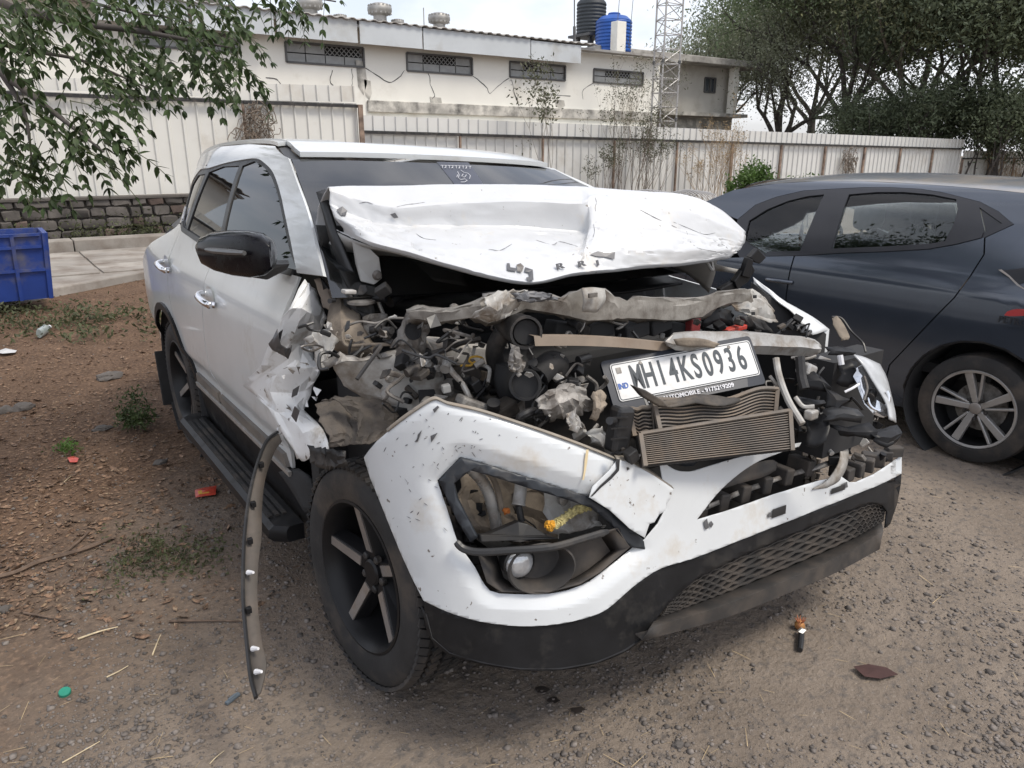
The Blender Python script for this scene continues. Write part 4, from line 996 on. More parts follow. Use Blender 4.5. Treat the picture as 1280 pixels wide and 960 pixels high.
bpanel('bumper_cover', tongue, M_bump, -.016, 10, .005, jit=.002)
# creased shoulder line round the lamp opening: a slim raised strip
sh = [(640-95,612),(556,650),(568,684),(590,722),(604,744),(628,752),(690,752),(732,742),(758,726),(800,690)]
# returned flange along the torn top edge
M_flange = pm('dirty_cream_plastic', (.27, .24, .20), .7, var=.2, dirt=(.25, .20, .15), damt=.4, dscale=14)
P = [HB(u, v, .002) for u, v in cr(topedge[3:], 3)]; P = [Vector((p.x, p.y, p.z)) for p in P]
MB().grid([P, [p + Vector((.006, .016, .001)) for p in P], [p + Vector((.012, .024, -.02)) for p in P]]).build('bumper_flange', M_flange, suv, solid=.003)
P = [HB(u, v, -.014) for u, v in cr([(772,575),(790,579),(815,593),(842,611)], 3)]
MB().grid([P, [p + Vector((.012, .03, .004)) for p in P]]).build('bumper_flange', M_flange, suv, solid=.003)
bpanel('crack', [(770,574),(775,574),(774,588),(765,598),(752,609),(741,620),(738,621),(750,607),(763,595),(771,586)], M_trim, -.020, 8, .001)
bpanel('yellow_streak', [(733,562),(736,562),(734,578),(732,590),(730,600),(728,600),(730,588),(731,574)], pm('yellow_stain', (.62, .50, .30), .6), -.0065, 10, .0008)
for nm, q in (('mount_slot', [(966,637),(983,631),(982,642),(965,648)]), ('mount_slot', [(1040,611),(1057,605),(1056,612),(1039,618)])): bpanel(nm, q, M_trim, -.0065, 10, .001)
for q in ([(880,652),(884,648),(886,660),(882,662)], [(886,655),(889,651),(892,655),(889,660)], [(961,641),(965,640),(964,646),(960,647)], [(1051,606),(1059,602),(1060,609),(1053,611)], [(541,512),(547,507),(549,509),(543,516)], [(538,545),(547,541),(539,553)], [(524,541),(527,538),(522,552),(519,553)]): bpanel('scrape', q, M_tear, -.0062, 8, .0008)
M_dust = pm('dried_mud_smear', (.55, .48, .40), .85, var=.2, scale=30)
# black lower valance
val = bnd[::-1] + [(1127,592),(1126,606),(1122,628),(1113,655),(1107,660),(1109,640),(1104,632),(1090,628),(1061,638),(999,664),(920,698),(871,723),(839,751),(824,769)] + cs([(806,798),(782,815),(745,830),(700,838),(650,838),(600,830),(560,818),(538,798),(531,775)], 4)
va = []
for p in val:
    if not va or (p[0]-va[-1][0])**2+(p[1]-va[-1][1])**2 > 1: va.append(p)
bpanel('bumper_valance', va, M_black, .010, 9, .006)
bl = [(533,768),(540,798),(562,817),(602,829),(650,837),(702,837),(746,829),(782,814),(806,797)]
P = [HB(u, v, .006) for u, v in bl]; MB().grid([P, [p + Vector((.02, .14, .02)) for p in P]]).build('valance_floor', M_black, suv, solid=.004)
# skid lip: upper shelf and front face
lt = [(820,773),(905,742),(999,704),(1061,676),(1102,652)]; lm = [(812,785),(905,757),(999,719),(1061,690),(1104,664)]; lb = [(803,800),(905,772),(999,735),(1049,713),(1099,686)]
M_skid = pm('dusty_skid_plastic', (.040, .037, .035), .7, var=.25, dirt=(.085, .07, .058), dscale=9, damt=.55)
Lt = [HB(u, v, .03) for u, v in cr(lt, 4)]; Lm = [HB(u, v, -.03) for u, v in cr(lm, 4)]; Lb = [HB(u, v, -.018) for u, v in cr(lb, 4)]; Lb2 = [p + Vector((0, .12, .01)) for p in Lb]
MB().grid([Lt, Lm, Lb, Lb2]).build('skid_lip', M_skid, suv, smooth=25, solid=.004)
# honeycomb lower grille
gt = cr([(832,764),(840,750),(871,724),(920,699),(999,665),(1061,640),(1092,630),(1106,636)], 6); gb = cr([(826,770),(845,763),(880,750),(920,735),(999,702),(1061,675),(1085,662),(1104,650)], 6)
def gpt(s, t, off):
    f = s*(len(gt)-1); i = min(int(f), len(gt)-2); a = gt[i].lerp(gt[i+1], f-i); b = gb[i].lerp(gb[i+1], f-i); q = a.lerp(b, t); return HB(q.x, q.y, off)
m = MB(); nc, nr = 24, 6
for r in range(nr+1):
    for c in range(nc):
        s0 = (c + (.5 if r % 2 else 0))/nc; s1 = min(1, s0 + .5/nc); s2 = min(1, s0+1/nc); t = r/nr
        if s0 >= 1: continue
        a = gpt(s0, max(0, min(1, t+.045)), .028); b = gpt(s1, max(0, min(1, t-.045)), .022); d = gpt(s2, max(0, min(1, t+.045)), .028)
        for p, q in ((a, b), (b, d)):
            if (q-p).length > .002: m.bar(p, q, .004, .004); m.add([p, q, q+Vector((.004,.03,.006)), p+Vector((.004,.03,.006))], [(0,1,2,3)])
        if r < nr:
            e = gpt(s0, min(1, t+1/nr-.045), .028)
            if (e-a).length > .002: m.bar(a, e, .004, .004)
m.build('lower_grille', M_skid, suv, smooth=0)
P0 = [gpt(i/20, -.1, .06) for i in range(21)]; P1 = [gpt(i/20, 1.1, .06) for i in range(21)]; MB().grid([P0, P1]).build('grille_backing', M_int, suv, solid=.004)
# lamp opening: black trim, fog lamp bucket
M_trimb = pm('blue_black_trim', (.020, .024, .030), .42, dirt=(.09, .085, .08), damt=.3, dscale=8)
bpanel('lamp_trim', [(548,600),(575,572),(605,580),(660,597),(707,612),(735,621),(762,637),(787,660),(816,684),(814,688),(788,684),(765,655),(742,636),(707,624),(660,610),(610,594),(588,588),(567,605),(572,625),(585,650),(597,672),(588,678),(572,652),(556,618)], M_trimb, .004, 10, .014, smooth=30)
P = [HB(u, v, -.02) for u, v in cr([(570,677),(580,686),(600,690),(640,688),(690,684),(730,673),(760,664)], 4)]; MB().tube(P, [.008]+[.0105]*(len(P)-2)+[.006], 8).build('loose_trim_bar', M_trim, suv)
# bucket
bw = [(597,690),(640,686),(700,680),(745,668),(772,660),(787,684),(750,715),(725,730),(687,740),(627,740),(609,728)]
MB().grid([[HB(u, v, .004) for u, v in bw+[bw[0]]], [HB(lerp(u, 690, .25), lerp(v, 705, .25), .07) for u, v in bw+[bw[0]]]]).build('lamp_bucket', M_skid, suv, smooth=40, solid=.004)
bpanel('lamp_bucket_floor', [(lerp(u, 690, .2), lerp(v, 705, .2)) for u, v in bw], M_skid, .068, 14, .004)
c = HB(672, 702, .05); nrm = Vector((-.35, -.85, .1)).normalized(); Mf = Matrix.Translation(c) @ nrm.to_track_quat('Z', 'Y').to_matrix().to_4x4()
MB().lathe([(.072, .045), (.068, .05), (.060, .03), (.050, -.02)], 28, Mf @ Matrix.Scale(1.3, 4, Vector((1, 0, 0)))).build('fog_lamp_bezel', M_skid, suv)
c2 = HB(646, 701, .05); Mf2 = Matrix.Translation(c2) @ Vector((-.2, -1, .05)).to_track_quat('Z', 'Y').to_matrix().to_4x4()
fl = MB().lathe([(.040, 0), (.040, .018), (.034, .028), (.018, .036), (0, .038)], 24, Mf2).build('fog_lamp', pm('lamp_glass', (.55, .56, .57), .1, .4, var=.2, scale=30), suv, smooth=60)
MB().lathe([(.044, -.02), (.045, .016), (.041, .02)], 24, Mf2).build('lamp_ring', M_trim, fl)
# foam and ribbed absorber behind the cover
for k in range(6):
    u = 866 + k*27; v = 634 - k*10.5; MB().box(HB(u, v, .10), (.045, .09, .06), Matrix.Rotation(R(10), 3, 'Y')).build('absorber_block', M_skid, suv, smooth=0, bevel=.006)
for k in range(6):
    u = 1052 + k*13; v = 590 - k*5.2; MB().box(HB(u, v, .05), (.045, .08, .05), Matrix.Rotation(R(12*k), 3, 'Z')).build('absorber_block', M_skid, suv, smooth=0, bevel=.006)
patch('bumper_bracket', [[HB(878, 634, .05), HB(940, 606, .08), HB(1000, 586, .08), HB(1050, 572, .08), HB(1100, 566, .06)], [HB(878, 640, .05), HB(940, 613, .07), HB(1000, 592, .07), HB(1050, 579, .07), HB(1108, 570, .05)]], M_steel, suv, 5, 2, solid=.006, jit=.004)
patch('foam_pad', [[HB(905, 598, .06), HB(930, 584, .06), HB(962, 575, .06), HB(972, 578, .06)], [HB(900, 612, .05), HB(930, 603, .05), HB(955, 596, .05), HB(970, 588, .06)]], M_skid, suv, 4, 3, solid=.02)
patch('bumper_stay', [[HB(1028, 528, .04), HB(1047, 548, .02), HB(1050, 575, -.005), HB(1035, 600, -.01), HB(1016, 612, -.008)], [HB(1038, 530, .05), HB(1058, 552, .03), HB(1060, 578, .01), HB(1050, 600, .0), HB(1034, 610, .0)]], M_steelw, suv, 6, 2, solid=.004)
patch('bumper_stay', [[HB(1042, 532, .04), HB(1058, 540, .04), HB(1064, 560, .03), HB(1056, 580, .03)], [HB(1030, 535, .06), HB(1040, 545, .06), HB(1045, 560, .05), HB(1046, 578, .05)]], M_steelw, suv, 5, 3, solid=.003, jit=.006, jscale=30)

crump('pillar_base', [Prow([(392,349,.50),(402,347,.48),(412,356,.45)]), Prow([(398,366,.46),(408,368,.43),(420,376,.40)]), Prow([(404,384,.42),(412,388,.40),(424,392,.37)])], pm('brown_sealer', (.20, .165, .135), .8, var=.25, bump=.2), suv, 3, jit=.003)
# ------------------------------------------------------------ right wing, crumpled
def Xrow(l): return [aX(u, v, x) for u, v, x in l]
def wing_mat():
    m = pm('crumpled_wing_paint', (.72, .725, .72), .38, var=.04, coat=.4, dirt=(.34, .29, .23), dscale=9, damt=.20, bump=.2, bscale=30, fine=((.17, .155, .14), 34, .665, .70)); return m  # base colour lightened to make up for the wing's shaded side
M_wing = wing_mat()
wing = crump('front_wing', [Xrow([(379,350,-.875),(389,358,-.85),(399,376,-.83),(407,397,-.81)]), Xrow([(360,385,-.945),(378,386,-.905),(392,394,-.865),(401,412,-.825)]), Xrow([(340,425,-.985),(362,428,-.935),(380,430,-.875),(391,440,-.835)]), Xrow([(326,455,-1.005),(350,457,-.955),(375,460,-.905),(401,458,-.845)]), Xrow([(305,481,-1.015),(338,489,-.985),(365,491,-.925),(391,485,-.865)]), Xrow([(336,512,-.995),(349,515,-.97),(367,514,-.935),(380,512,-.895)]), Xrow([(356,545,-.975),(366,547,-.96),(386,540,-.935),(405,537,-.905)]), Xrow([(372,572,-.96),(381,577,-.955),(393,567,-.945),(411,560,-.925)])], M_wing, suv, 3, jit=.0045, solid=.003, smooth=15, ragged=1.0)
crump('wing_tear', [Xrow([(335,431,-1.01),(341,437,-1.0),(352,444,-.98),(360,448,-.97)]), Xrow([(346,412,-1.01),(350,432,-1.0),(358,436,-.98),(366,432,-.96)])], M_tear, suv, 2, jit=0.004)
for l in ([(343,428,-1.0),(349,415,-1.0),(353,412,-.99),(349,430,-.99)], [(366,487,-.95),(374,482,-.94),(371,494,-.93),(364,497,-.94)], [(368,508,-.965),(374,514,-.955),(370,528,-.955),(364,520,-.965)]): MB().prism(Xrow(l), (.003, .003, 0)).build('wing_tear', M_tear, suv, smooth=0)
# shreds of peeled paint and torn edge curls
for k in range(26):
    u = random.uniform(345, 400); v = random.uniform(435, 560); x = -.965 + (u-345)/55*.10
    c = aX(u, v, x-.012); P = [c + Vector((random.uniform(-.012, .012), random.uniform(-.02, .02), random.uniform(-.014, .014))) for _ in range(4)]
    MB().add(P, [(0,1,2),(0,2,3)]).build('paint_flake', random.choice([M_wing, M_whited, M_steel, M_steelw]), suv, smooth=0, solid=.0015)
# inner wing bracket, strut tower, chassis rail
M_sand = pm('dusty_sand_metal', (.215, .178, .138), .8, var=.25, dirt=(.10, .082, .066), dscale=9, damt=.45, bump=.3)
crump('strut_tower', [Prow([(413,380,.38),(425,372,.36),(440,378,.34),(452,395,.32)]), Prow([(408,405,.34),(425,398,.30),(445,402,.28),(462,418,.27)]), Prow([(412,428,.30),(430,425,.26),(452,428,.24),(470,432,.23)]), Prow([(420,440,.30),(436,445,.26),(455,446,.24),(476,446,.22)])], M_sand, suv, 2, jit=0.006)
crump('wing_bracket', [Prow([(380,424,.26),(392,414,.24),(408,412,.22),(425,425,.20)]), Prow([(390,432,.25),(400,430,.22),(408,438,.21),(420,430,.2)]), Prow([(398,460,.2),(404,462,.18),(408,452,.18),(412,444,.19)])], M_steelw, suv, 3, jit=0.005)
crump('torn_ledge', [Prow([(400,452,.16),(425,440,.14),(450,448,.12),(482,440,.12),(500,436,.1)]), Prow([(409,462,.14),(428,452,.12),(452,452,.10),(480,446,.10),(500,442,.09)])], M_steel, suv, 3, jit=0.006)
MB().lathe([(.036, 0), (.045, .004), (.045, .012), (.030, .016), (0, .016)], 16, Matrix.Translation(aY(452, 350+30, .30))).build('tower_nut', M_steel, suv)
crump('bay_bracket', [Prow([(430,366,.34),(448,360,.33),(464,378,.31)]), Prow([(432,380,.33),(452,388,.31),(470,396,.29)]), Prow([(446,396,.32),(462,404,.30),(480,402,.28)])], M_dark, suv, 3, jit=0.006)
crump('bay_bracket', [Prow([(452,395,.28),(468,392,.27),(486,394,.26)]), Prow([(456,412,.27),(470,415,.26),(482,412,.25)]), Prow([(468,424,.26),(476,422,.25),(486,405,.25)])], M_steel, suv, 3, jit=0.006)
# rail with the square hole
rail = crump('chassis_rail', [Prow([(412,447,.22),(440,452,.18),(475,446,.12),(510,440,.06),(548,452,.0)]), Prow([(418,462,.22),(442,470,.18),(475,472,.12),(512,472,.05),(556,476,-.01)]), Prow([(430,482,.22),(452,492,.18),(482,498,.11),(516,498,.04),(561,504,-.02)]), Prow([(440,488,.24),(468,506,.18),(492,514,.11),(514,520,.05),(556,518,.0)])], M_steelw, suv, 3, jit=.0022, solid=.005, smooth=14)
MB().prism(Prow([(524,488,-.02),(543,487,-.03),(548,503,-.04),(525,505,-.03)]), (0, .006, 0)).build('rail_hole', M_int, suv, smooth=0)
crump('rail_end', [Prow([(498,428,.06),(512,416,.04),(528,418,.02),(548,452,-.02)]), Prow([(494,446,.06),(512,440,.03),(530,446,.01),(552,464,-.02)]), Prow([(500,462,.05),(514,466,.03),(530,472,.0),(551,470,-.02)])], M_steel, suv, 3, jit=0.007)
MB().prism(Prow([(480,470,.05),(492,461,.04),(500,468,.04),(502,478,.03),(488,479,.04)]), (0, .02, 0)).build('rail_lug', M_steelw, suv, smooth=0, bevel=.003)
for (u, v, y) in ((534, 454, -.03), (486, 473, .03), (546, 460, -.05)): MB().lathe([(0, .012), (.009, .012), (.013, .004), (.013, 0)], 8, Matrix.Translation(aY(u, v, y)) @ Matrix.Rotation(R(90), 4, 'X')).build('bolt', M_alu, suv)
MB().prism(Prow([(508,455,-.01),(516,450,-.02),(520,466,-.03),(512,472,-.02)]), (0, .01, 0)).build('rail_hole', M_int, suv, smooth=0)
# grey jagged plate with the round hole
crump('radiator_mount', [Prow([(511,385,.02),(520,380,.0),(535,384,-.02),(548,388,-.03)]), Prow([(504,402,.02),(516,398,.0),(528,400,-.02),(540,408,-.03)]), Prow([(498,420,.03),(512,416,.0),(524,418,-.02),(536,420,-.03)]), Prow([(488,436,.04),(504,432,.01),(520,434,-.01),(532,446,-.02)])], M_steel, suv, 3, jit=0.007)
MB().lathe([(0, 0), (.021, 0), (.023, .003), (.026, .003), (.026, 0)], 20, Matrix.Translation(aY(516, 414, -.02)) @ Matrix.Rotation(R(70), 4, 'X')).build('mount_bush', M_int, suv)
# wheel housing liner, dirty and buckled
M_liner = pm('mud_caked_liner', (.072, .062, .053), .9, var=.35, dirt=(.13, .107, .085), dscale=8, damt=.5, bump=.6, bscale=30)
crump('wheel_liner', [Prow([(395,505,.12),(420,495,.14),(450,496,.12),(482,500,.08),(500,518,.03)]), Prow([(400,525,.06),(425,512,.08),(450,515,.06),(475,518,.03),(495,530,.0)]), Prow([(412,545,.02),(432,540,.02),(452,536,.0),(470,538,-.02),(490,540,-.03)]), Prow([(412,560,.02),(430,556,.0),(448,556,-.03),(462,555,-.05),(478,548,-.06)])], M_liner, suv, 4, jit=0.0055)
crump('wheel_liner', [Prow([(402,500,.06),(418,498,.05),(436,515,.02),(450,528,.0)]), Prow([(430,497,.05),(448,503,.03),(455,520,.0),(448,545,-.03)])], M_liner, suv, 4, jit=0.0055)
MB().box((-.62, .28, .62), (.34, .44, .55)).build('wheel_well', M_int, suv, smooth=0)
crump('liner_edge', [Prow([(384,556,.16),(398,560,.10),(412,562,.05),(430,566,.0)]), Prow([(386,574,.15),(400,586,.09),(415,588,.05),(432,582,.0)])], M_dark, suv, 4, jit=0.008)
# ------------------------------------------------------------ upper cross member, torn sheet
tp = [(510,386),(528,383),(548,385),(566,383),(586,379),(600,373),(612,367),(635,364),(660,364),(682,368),(700,371),(713,366),(730,359),(755,361),(768,369),(782,375),(800,369),(826,371),(856,373),(880,370),(897,364),(920,360),(940,361)]
bt = [(512,398),(530,400),(548,402),(566,400),(588,396),(600,400),(612,403),(632,397),(660,386),(684,390),(704,394),(716,397),(735,401),(760,400),(772,398),(786,397),(805,398),(830,400),(856,399),(878,396),(900,383),(920,377),(944,380)]
yl = lambda u: interp(u, [510, 600, 700, 800, 945], [-.05, -.20, -.26, -.27, -.22])
rows = [[aY(u, v, yl(u)+.07) + Vector((0, 0, .0)) for u, v in tp], [aY(u, v+1.5, yl(u)) for u, v in tp], [aY((a+c)/2, lerp(b, d, .35), yl(a)-.004) for (a, b), (c, d) in zip(tp, bt)], [aY(u, v, yl(u)) for u, v in bt], [aY(u, v+4, yl(u)+.04) for u, v in bt]]
crump('cross_member', rows, pm('cross_member_steel', (.27, .255, .23), .55, .2, var=.2, dirt=(.10, .083, .068), dscale=13, damt=.5, bump=.2), suv, 2, jit=.004, solid=.004, smooth=22, ragged=1.6)
crump('torn_flap', [Prow([(603,372,-.24),(622,364,-.25),(640,363,-.26),(660,363,-.27)]), Prow([(608,380,-.26),(622,388,-.28),(632,377,-.28),(652,374,-.28)]), Prow([(588,396,-.22),(612,402,-.26),(626,400,-.27),(648,388,-.27)])], M_steelw, suv, 4, jit=0.006)
crump('torn_flap', [Prow([(640,366,-.28),(662,365,-.28),(684,366,-.29),(700,372,-.28)]), Prow([(650,376,-.29),(664,378,-.29),(680,376,-.29),(690,374,-.29)])], M_tear, suv, 4, jit=0.006)
patch('hood_latch', [Prow([(728,360,-.31),(742,359,-.31),(756,361,-.31)]), Prow([(730,374,-.32),(743,374,-.325),(757,375,-.32)]), Prow([(728,390,-.31),(743,391,-.32),(747,390,-.31)])], M_steelw, suv, 3, 3, solid=.006)
MB().box(aY(741, 369, -.335), (.030, .006, .012)).build('latch_plate', M_steel, suv, smooth=0)
crump('wing_inner_panel', [Prow([(905,368,-.2),(925,362,-.2),(943,362,-.2),(958,372,-.2)]), Prow([(915,384,-.22),(935,378,-.22),(955,380,-.22),(968,388,-.22)]), Prow([(920,388,-.22),(942,396,-.23),(960,404,-.24),(972,402,-.23)])], M_steelw, suv, 4, jit=0.006)
for u, v in ((944, 371), (942, 392)): MB().prism([aY(u-2, v-2, -.245), aY(u+2, v-2, -.245), aY(u+2, v+2, -.245), aY(u-2, v+2, -.245)], (0, .003, 0)).build('panel_hole', M_int, suv, smooth=0)
# ------------------------------------------------------------ engine and loose bay parts
MB().box((0.05, .22, .66), (1.1, .46, .48)).build('engine_block', M_dark, suv, smooth=0, bevel=.03)
MB().box((.0, .05, .90), (.9, .22, .22)).build('engine_cover', M_int, suv, smooth=0, bevel=.03)
MB().box((.05, -.12, .44), (1.3, .5, .06)).build('bay_floor', M_int, suv, smooth=0)
MB().box((.66, .1, .66), (.08, .9, .6)).build('inner_wing', M_int, suv, smooth=0)
def cyl(name, a, b, r, mat, n=20, mouth=0, parent=suv, r2=None):
    a, b = Vector(a), Vector(b); L = (b-a).length; r2 = r2 or r
    M = Matrix.Translation(a) @ (b-a).to_track_quat('Z', 'Y').to_matrix().to_4x4()
    prof = [(0, 0), (r*.95, 0), (r, L*.05), (lerp(r, r2, .5), L*.5), (r2, L*.9), (r2*1.06, L*.92), (r2*1.06, L), (r2*.90, L)]
    prof += [(r2*.88, L-mouth), (0, L-mouth)] if mouth else [(0, L)]
    return MB().lathe(prof, n, M).build(name, mat, parent, smooth=40)
M_soot = pm('sooty_metal', (.055, .049, .044), .6, .3, var=.3, dirt=(.12, .10, .08), dscale=14, damt=.5, bump=.2)
cyl('turbo_duct', aY(634, 403, -.12), aY(658, 416, -.30), .043, M_dark, mouth=.05)
MB().lathe([(.034, 0), (0, .0)], 16, Matrix.Translation(aY(657.4, 415.4, -.285)) @ (aY(658, 416, -.30)-aY(634, 403, -.12)).to_track_quat('Z', 'Y').to_matrix().to_4x4()).build('duct_mouth', M_int, suv)
MB().tube(cr(Prow([(622,462,-.10),(618,440,-.12),(626,420,-.14),(640,408,-.16)]), 5), .027, 14).build('intake_hose', M_dark, suv)
cyl('filter_cap', aY(668, 474, -.16), aY(656, 481, -.30), .042, M_int, mouth=.012)
MB().tube(cr(Prow([(672,470,-.28),(688,454,-.27),(698,460,-.26),(700,485,-.25)]), 5), .036, 14).build('intake_hose', M_rubber, suv)
MB().tube(cr(Prow([(640,500,-.15),(632,478,-.15),(634,455,-.15)]), 5), .034, 14).build('oil_housing', M_int, suv)
MB().tube(cr(Prow([(652,530,-.32),(650,522,-.33),(660,516,-.34),(668,514,-.33)]), 4), .012, 8).build('hose', M_dark, suv)
MB().box(aY(572, 440, .02), (.20, .10, .07), Matrix.Rotation(R(12), 3, 'Y')).build('valve_cover', pm('cast_aluminium', (.50, .48, .45), .6, .3, var=.2, dirt=(.25, .20, .15), damt=.5, dscale=12), suv, smooth=0, bevel=.012)
M_yel = pm('yellow_plastic', (.50, .30, .045), .5)
rg_ = [aY(595+9*math.cos(a), 450+4.5*math.sin(a), -.10) for a in [k*math.pi/8 for k in range(17)]]
dp = MB().tube(rg_, .0035, 6).build('dipstick', M_yel, suv); MB().tube(Prow([(576,457,-.1),(588,457,-.1),(594,452,-.1)]), .0035, 6).build('dipstick_stem', M_yel, dp)
MB().tube(cr(Prow([(556,452,-.06),(566,466,-.10),(578,480,-.13),(588,500,-.15)]), 4), .0085, 10).build('fuel_pipe', M_alu, suv)
MB().tube(cr(Prow([(604,456,-.1),(612,462,-.12),(610,478,-.14)]), 4), .006, 8).build('fuel_pipe', M_steelw, suv)
cyl('sensor', aY(560, 450, -.06), aY(556, 462, -.09), .014, M_alu)
for k, (u, v, y, sx, sz) in enumerate(((568, 486, -.05, .07, .06), (580, 470, -.03, .09, .07), (598, 508, -.18, .13, .03), (625, 515, -.20, .10, .045), (640, 505, -.14, .06, .06), (575, 505, -.12, .07, .05))):
    MB().box(aY(u, v, y), (sx, .06, sz), Matrix.Rotation(random.uniform(-.5, .5), 3, 'Y') @ Matrix.Rotation(random.uniform(-.4, .4), 3, 'Z')).build('engine_casting', random.choice([M_steel, M_soot, M_dark]), suv, smooth=0, bevel=.008)
cyl('oil_cap', aY(617, 512, -.22), aY(617, 503, -.23), .018, M_dark)
# torn brackets in the middle
for l in ([(668,500,-.36),(690,486,-.37),(712,478,-.38),(728,486,-.38)], ):
    crump('torn_bracket', [Prow(l), Prow([(676,514,-.38),(696,506,-.40),(716,500,-.41),(738,500,-.40)]), Prow([(690,528,-.37),(706,524,-.39),(724,520,-.40),(742,512,-.39)])], M_steel, suv, 4, jit=0.008)
crump('torn_bracket', [Prow([(640,428,-.34),(648,432,-.35),(656,448,-.35)]), Prow([(638,450,-.35),(648,454,-.36),(656,464,-.36)]), Prow([(640,466,-.35),(648,462,-.36),(650,470,-.36)])], M_steel, suv, 4, jit=0.008)
crump('torn_bracket', [Prow([(704,520,-.42),(716,512,-.43),(726,524,-.43)]), Prow([(708,532,-.43),(718,538,-.44),(730,536,-.44)])], M_alu, suv, 4, jit=0.008)
crump('foam_lump', [Prow([(740,490,-.42),(750,486,-.43),(758,494,-.43)]), Prow([(742,506,-.43),(750,512,-.45),(758,505,-.43)]), Prow([(738,524,-.42),(744,526,-.43),(752,514,-.42)])], pm('beige_foam', (.30, .25, .195), .9, var=.2, bump=.4), suv, 3, jit=0.005)
crump('torn_bracket', [Prow([(734,540,-.41),(748,532,-.42),(760,552,-.44)]), Prow([(742,556,-.42),(756,560,-.44),(770,576,-.46)])], M_steelw, suv, 4, jit=0.008)
# black plastic tank beside the radiator
tk = MB().box(aY(774, 536, -.46), (.06, .05, .13), Matrix.Rotation(R(10), 3, 'Y')).build('radiator_tank', M_trim, suv, smooth=0, bevel=.012); cyl('tank_spout', aY(768, 526, -.48), aY(762, 526, -.50), .010, M_trim, parent=tk)
for k in range(3): MB().box(aY(774, 522+k*13, -.487), (.066, .006, .004), Matrix.Rotation(R(10), 3, 'Y')).build('tank_rib', M_trim, tk, smooth=0)
# ------------------------------------------------------------ beams
M_bar = pm('tan_bar', (.25, .20, .155), .7, var=.18, dirt=(.18, .13, .09), damt=.4, dscale=8)
P = cr(Prow([(664,425,-.30),(720,425,-.31),(780,428,-.31),(842,434,-.31)]), 5); m = MB()
for i in range(len(P)-1): m.bar(P[i], P[i+1], .02, .022)
MB().grid([[p + Vector((0, -.012, .013)) for p in P], [p + Vector((0, -.018, -.013)) for p in P], [p + Vector((0, .015, -.013)) for p in P], [p + Vector((0, .015, .013)) for p in P], [p + Vector((0, -.012, .013)) for p in P]]).build('cross_bar', M_bar, suv, smooth=30)
by_ = lambda u: interp(u, [830, 930, 1030], [-.36, -.37, -.36])
tpb = [(832,424),(842,416),(870,413),(920,414),(960,416),(1000,420),(1018,424),(1027,432)]; mdb = [(832,428),(842,430),(870,430),(920,431),(960,432),(1000,434),(1018,436),(1027,436)]; btb = [(834,432),(845,438),(870,440),(920,441),(960,443),(1000,445),(1016,446),(1026,440)]
crump('impact_beam', [[aY(u, v, by_(u)+.05) for u, v in tpb], [aY(u, v+2, by_(u)) for u, v in tpb], [aY(u, v, by_(u)-.012) for u, v in mdb], [aY(u, v, by_(u)) for u, v in btb], [aY(u, v, by_(u)+.05) for u, v in btb]], M_alu, suv, 2, jit=.0028, solid=.004, smooth=24)
patch('beam_dent', [Prow([(842,424,-.385),(860,422,-.386),(880,424,-.386),(900,430,-.386)]), Prow([(846,432,-.384),(862,434,-.386),(880,434,-.386),(894,436,-.385)])], M_sand, suv, 4, 3, solid=.002, jit=.002)
M_red = pm('red_plastic', (.42, .04, .025), .45, dirt=(.25, .08, .06), damt=.3)
MB().box(aY(866, 406, -.22), (.045, .03, .05)).build('battery_box', pm('dark_red_plastic', (.20, .03, .03), .5), suv, smooth=0, bevel=.004)
MB().box(aY(918, 411, -.27), (.10, .03, .016), Matrix.Rotation(R(-3), 3, 'Y')).build('red_clip', M_red, suv, smooth=0, bevel=.003)
crump('bay_cover', [Prow([(880,388,-.2),(900,384,-.22),(915,388,-.22)]), Prow([(876,410,-.2),(898,405,-.23),(918,408,-.22)])], M_black, suv, 3, jit=0.006)
crump('bay_cover', [Prow([(925,396,-.26),(938,394,-.28),(956,402,-.28)]), Prow([(928,410,-.26),(944,412,-.28),(966,416,-.28)])], M_dark, suv, 3, jit=0.006)
for (u, v, y, s) in ((790, 412, -.2, .10), (820, 405, -.2, .09), (840, 412, -.18, .07), (700, 412, -.18, .08), (745, 410, -.18, .10)): MB().box(aY(u, v, y), (s, .06, .05), Matrix.Rotation(random.uniform(-.3, .3), 3, 'Y')).build('bay_module', M_int, suv, smooth=0, bevel=.006)
# ------------------------------------------------------------ number plate
c0 = aD(762, 455, 2.20); c1 = aD(775, 503, 2.17); c2 = aD(939, 425, 2.37); c3 = aD(948, 468, 2.34)
xd = ((c2-c0)+(c3-c1)).normalized(); yd = ((c0-c1)+(c2-c3)); yd = (yd - xd*yd.dot(xd)).normalized(); zd = xd.cross(yd).normalized(); ctr = (c0+c1+c2+c3)/4
PW = ((c2-c0).length+(c3-c1).length)/2; PH = ((c0-c1).length+(c2-c3).length)/2
def onplate(x, y, z): return ctr + xd*x + yd*y + zd*z
def rrect(w, h, r, n=4, z=0.0, ox=0, oy=0):
    out = []
    for cx, cy, a0 in ((w/2-r, h/2-r, 0), (-w/2+r, h/2-r, 90), (-w/2+r, -h/2+r, 180), (w/2-r, -h/2+r, 270)):
        for k in range(n+1): a = R(a0+90*k/n); out.append(onplate(cx+r*math.cos(a)+ox, cy+r*math.sin(a)+oy, z))
    return out
M_plate = pm('plate_white', (.66, .66, .65), .4, var=.04, dirt=(.52, .49, .45), damt=.25, dscale=12); M_ink = pm('plate_black', (.03, .04, .05), .5); M_blue = pm('plate_blue', (.04, .12, .42), .5)
fr = MB().prism(rrect(PW+.035, PH+.045, .012, z=-.016, ox=-.006, oy=-.008), zd*.012).build('number_plate', pm('plate_frame', (.016, .020, .030), .35), suv, smooth=0)
fr['label'] = 'white number plate in a black dealer frame'
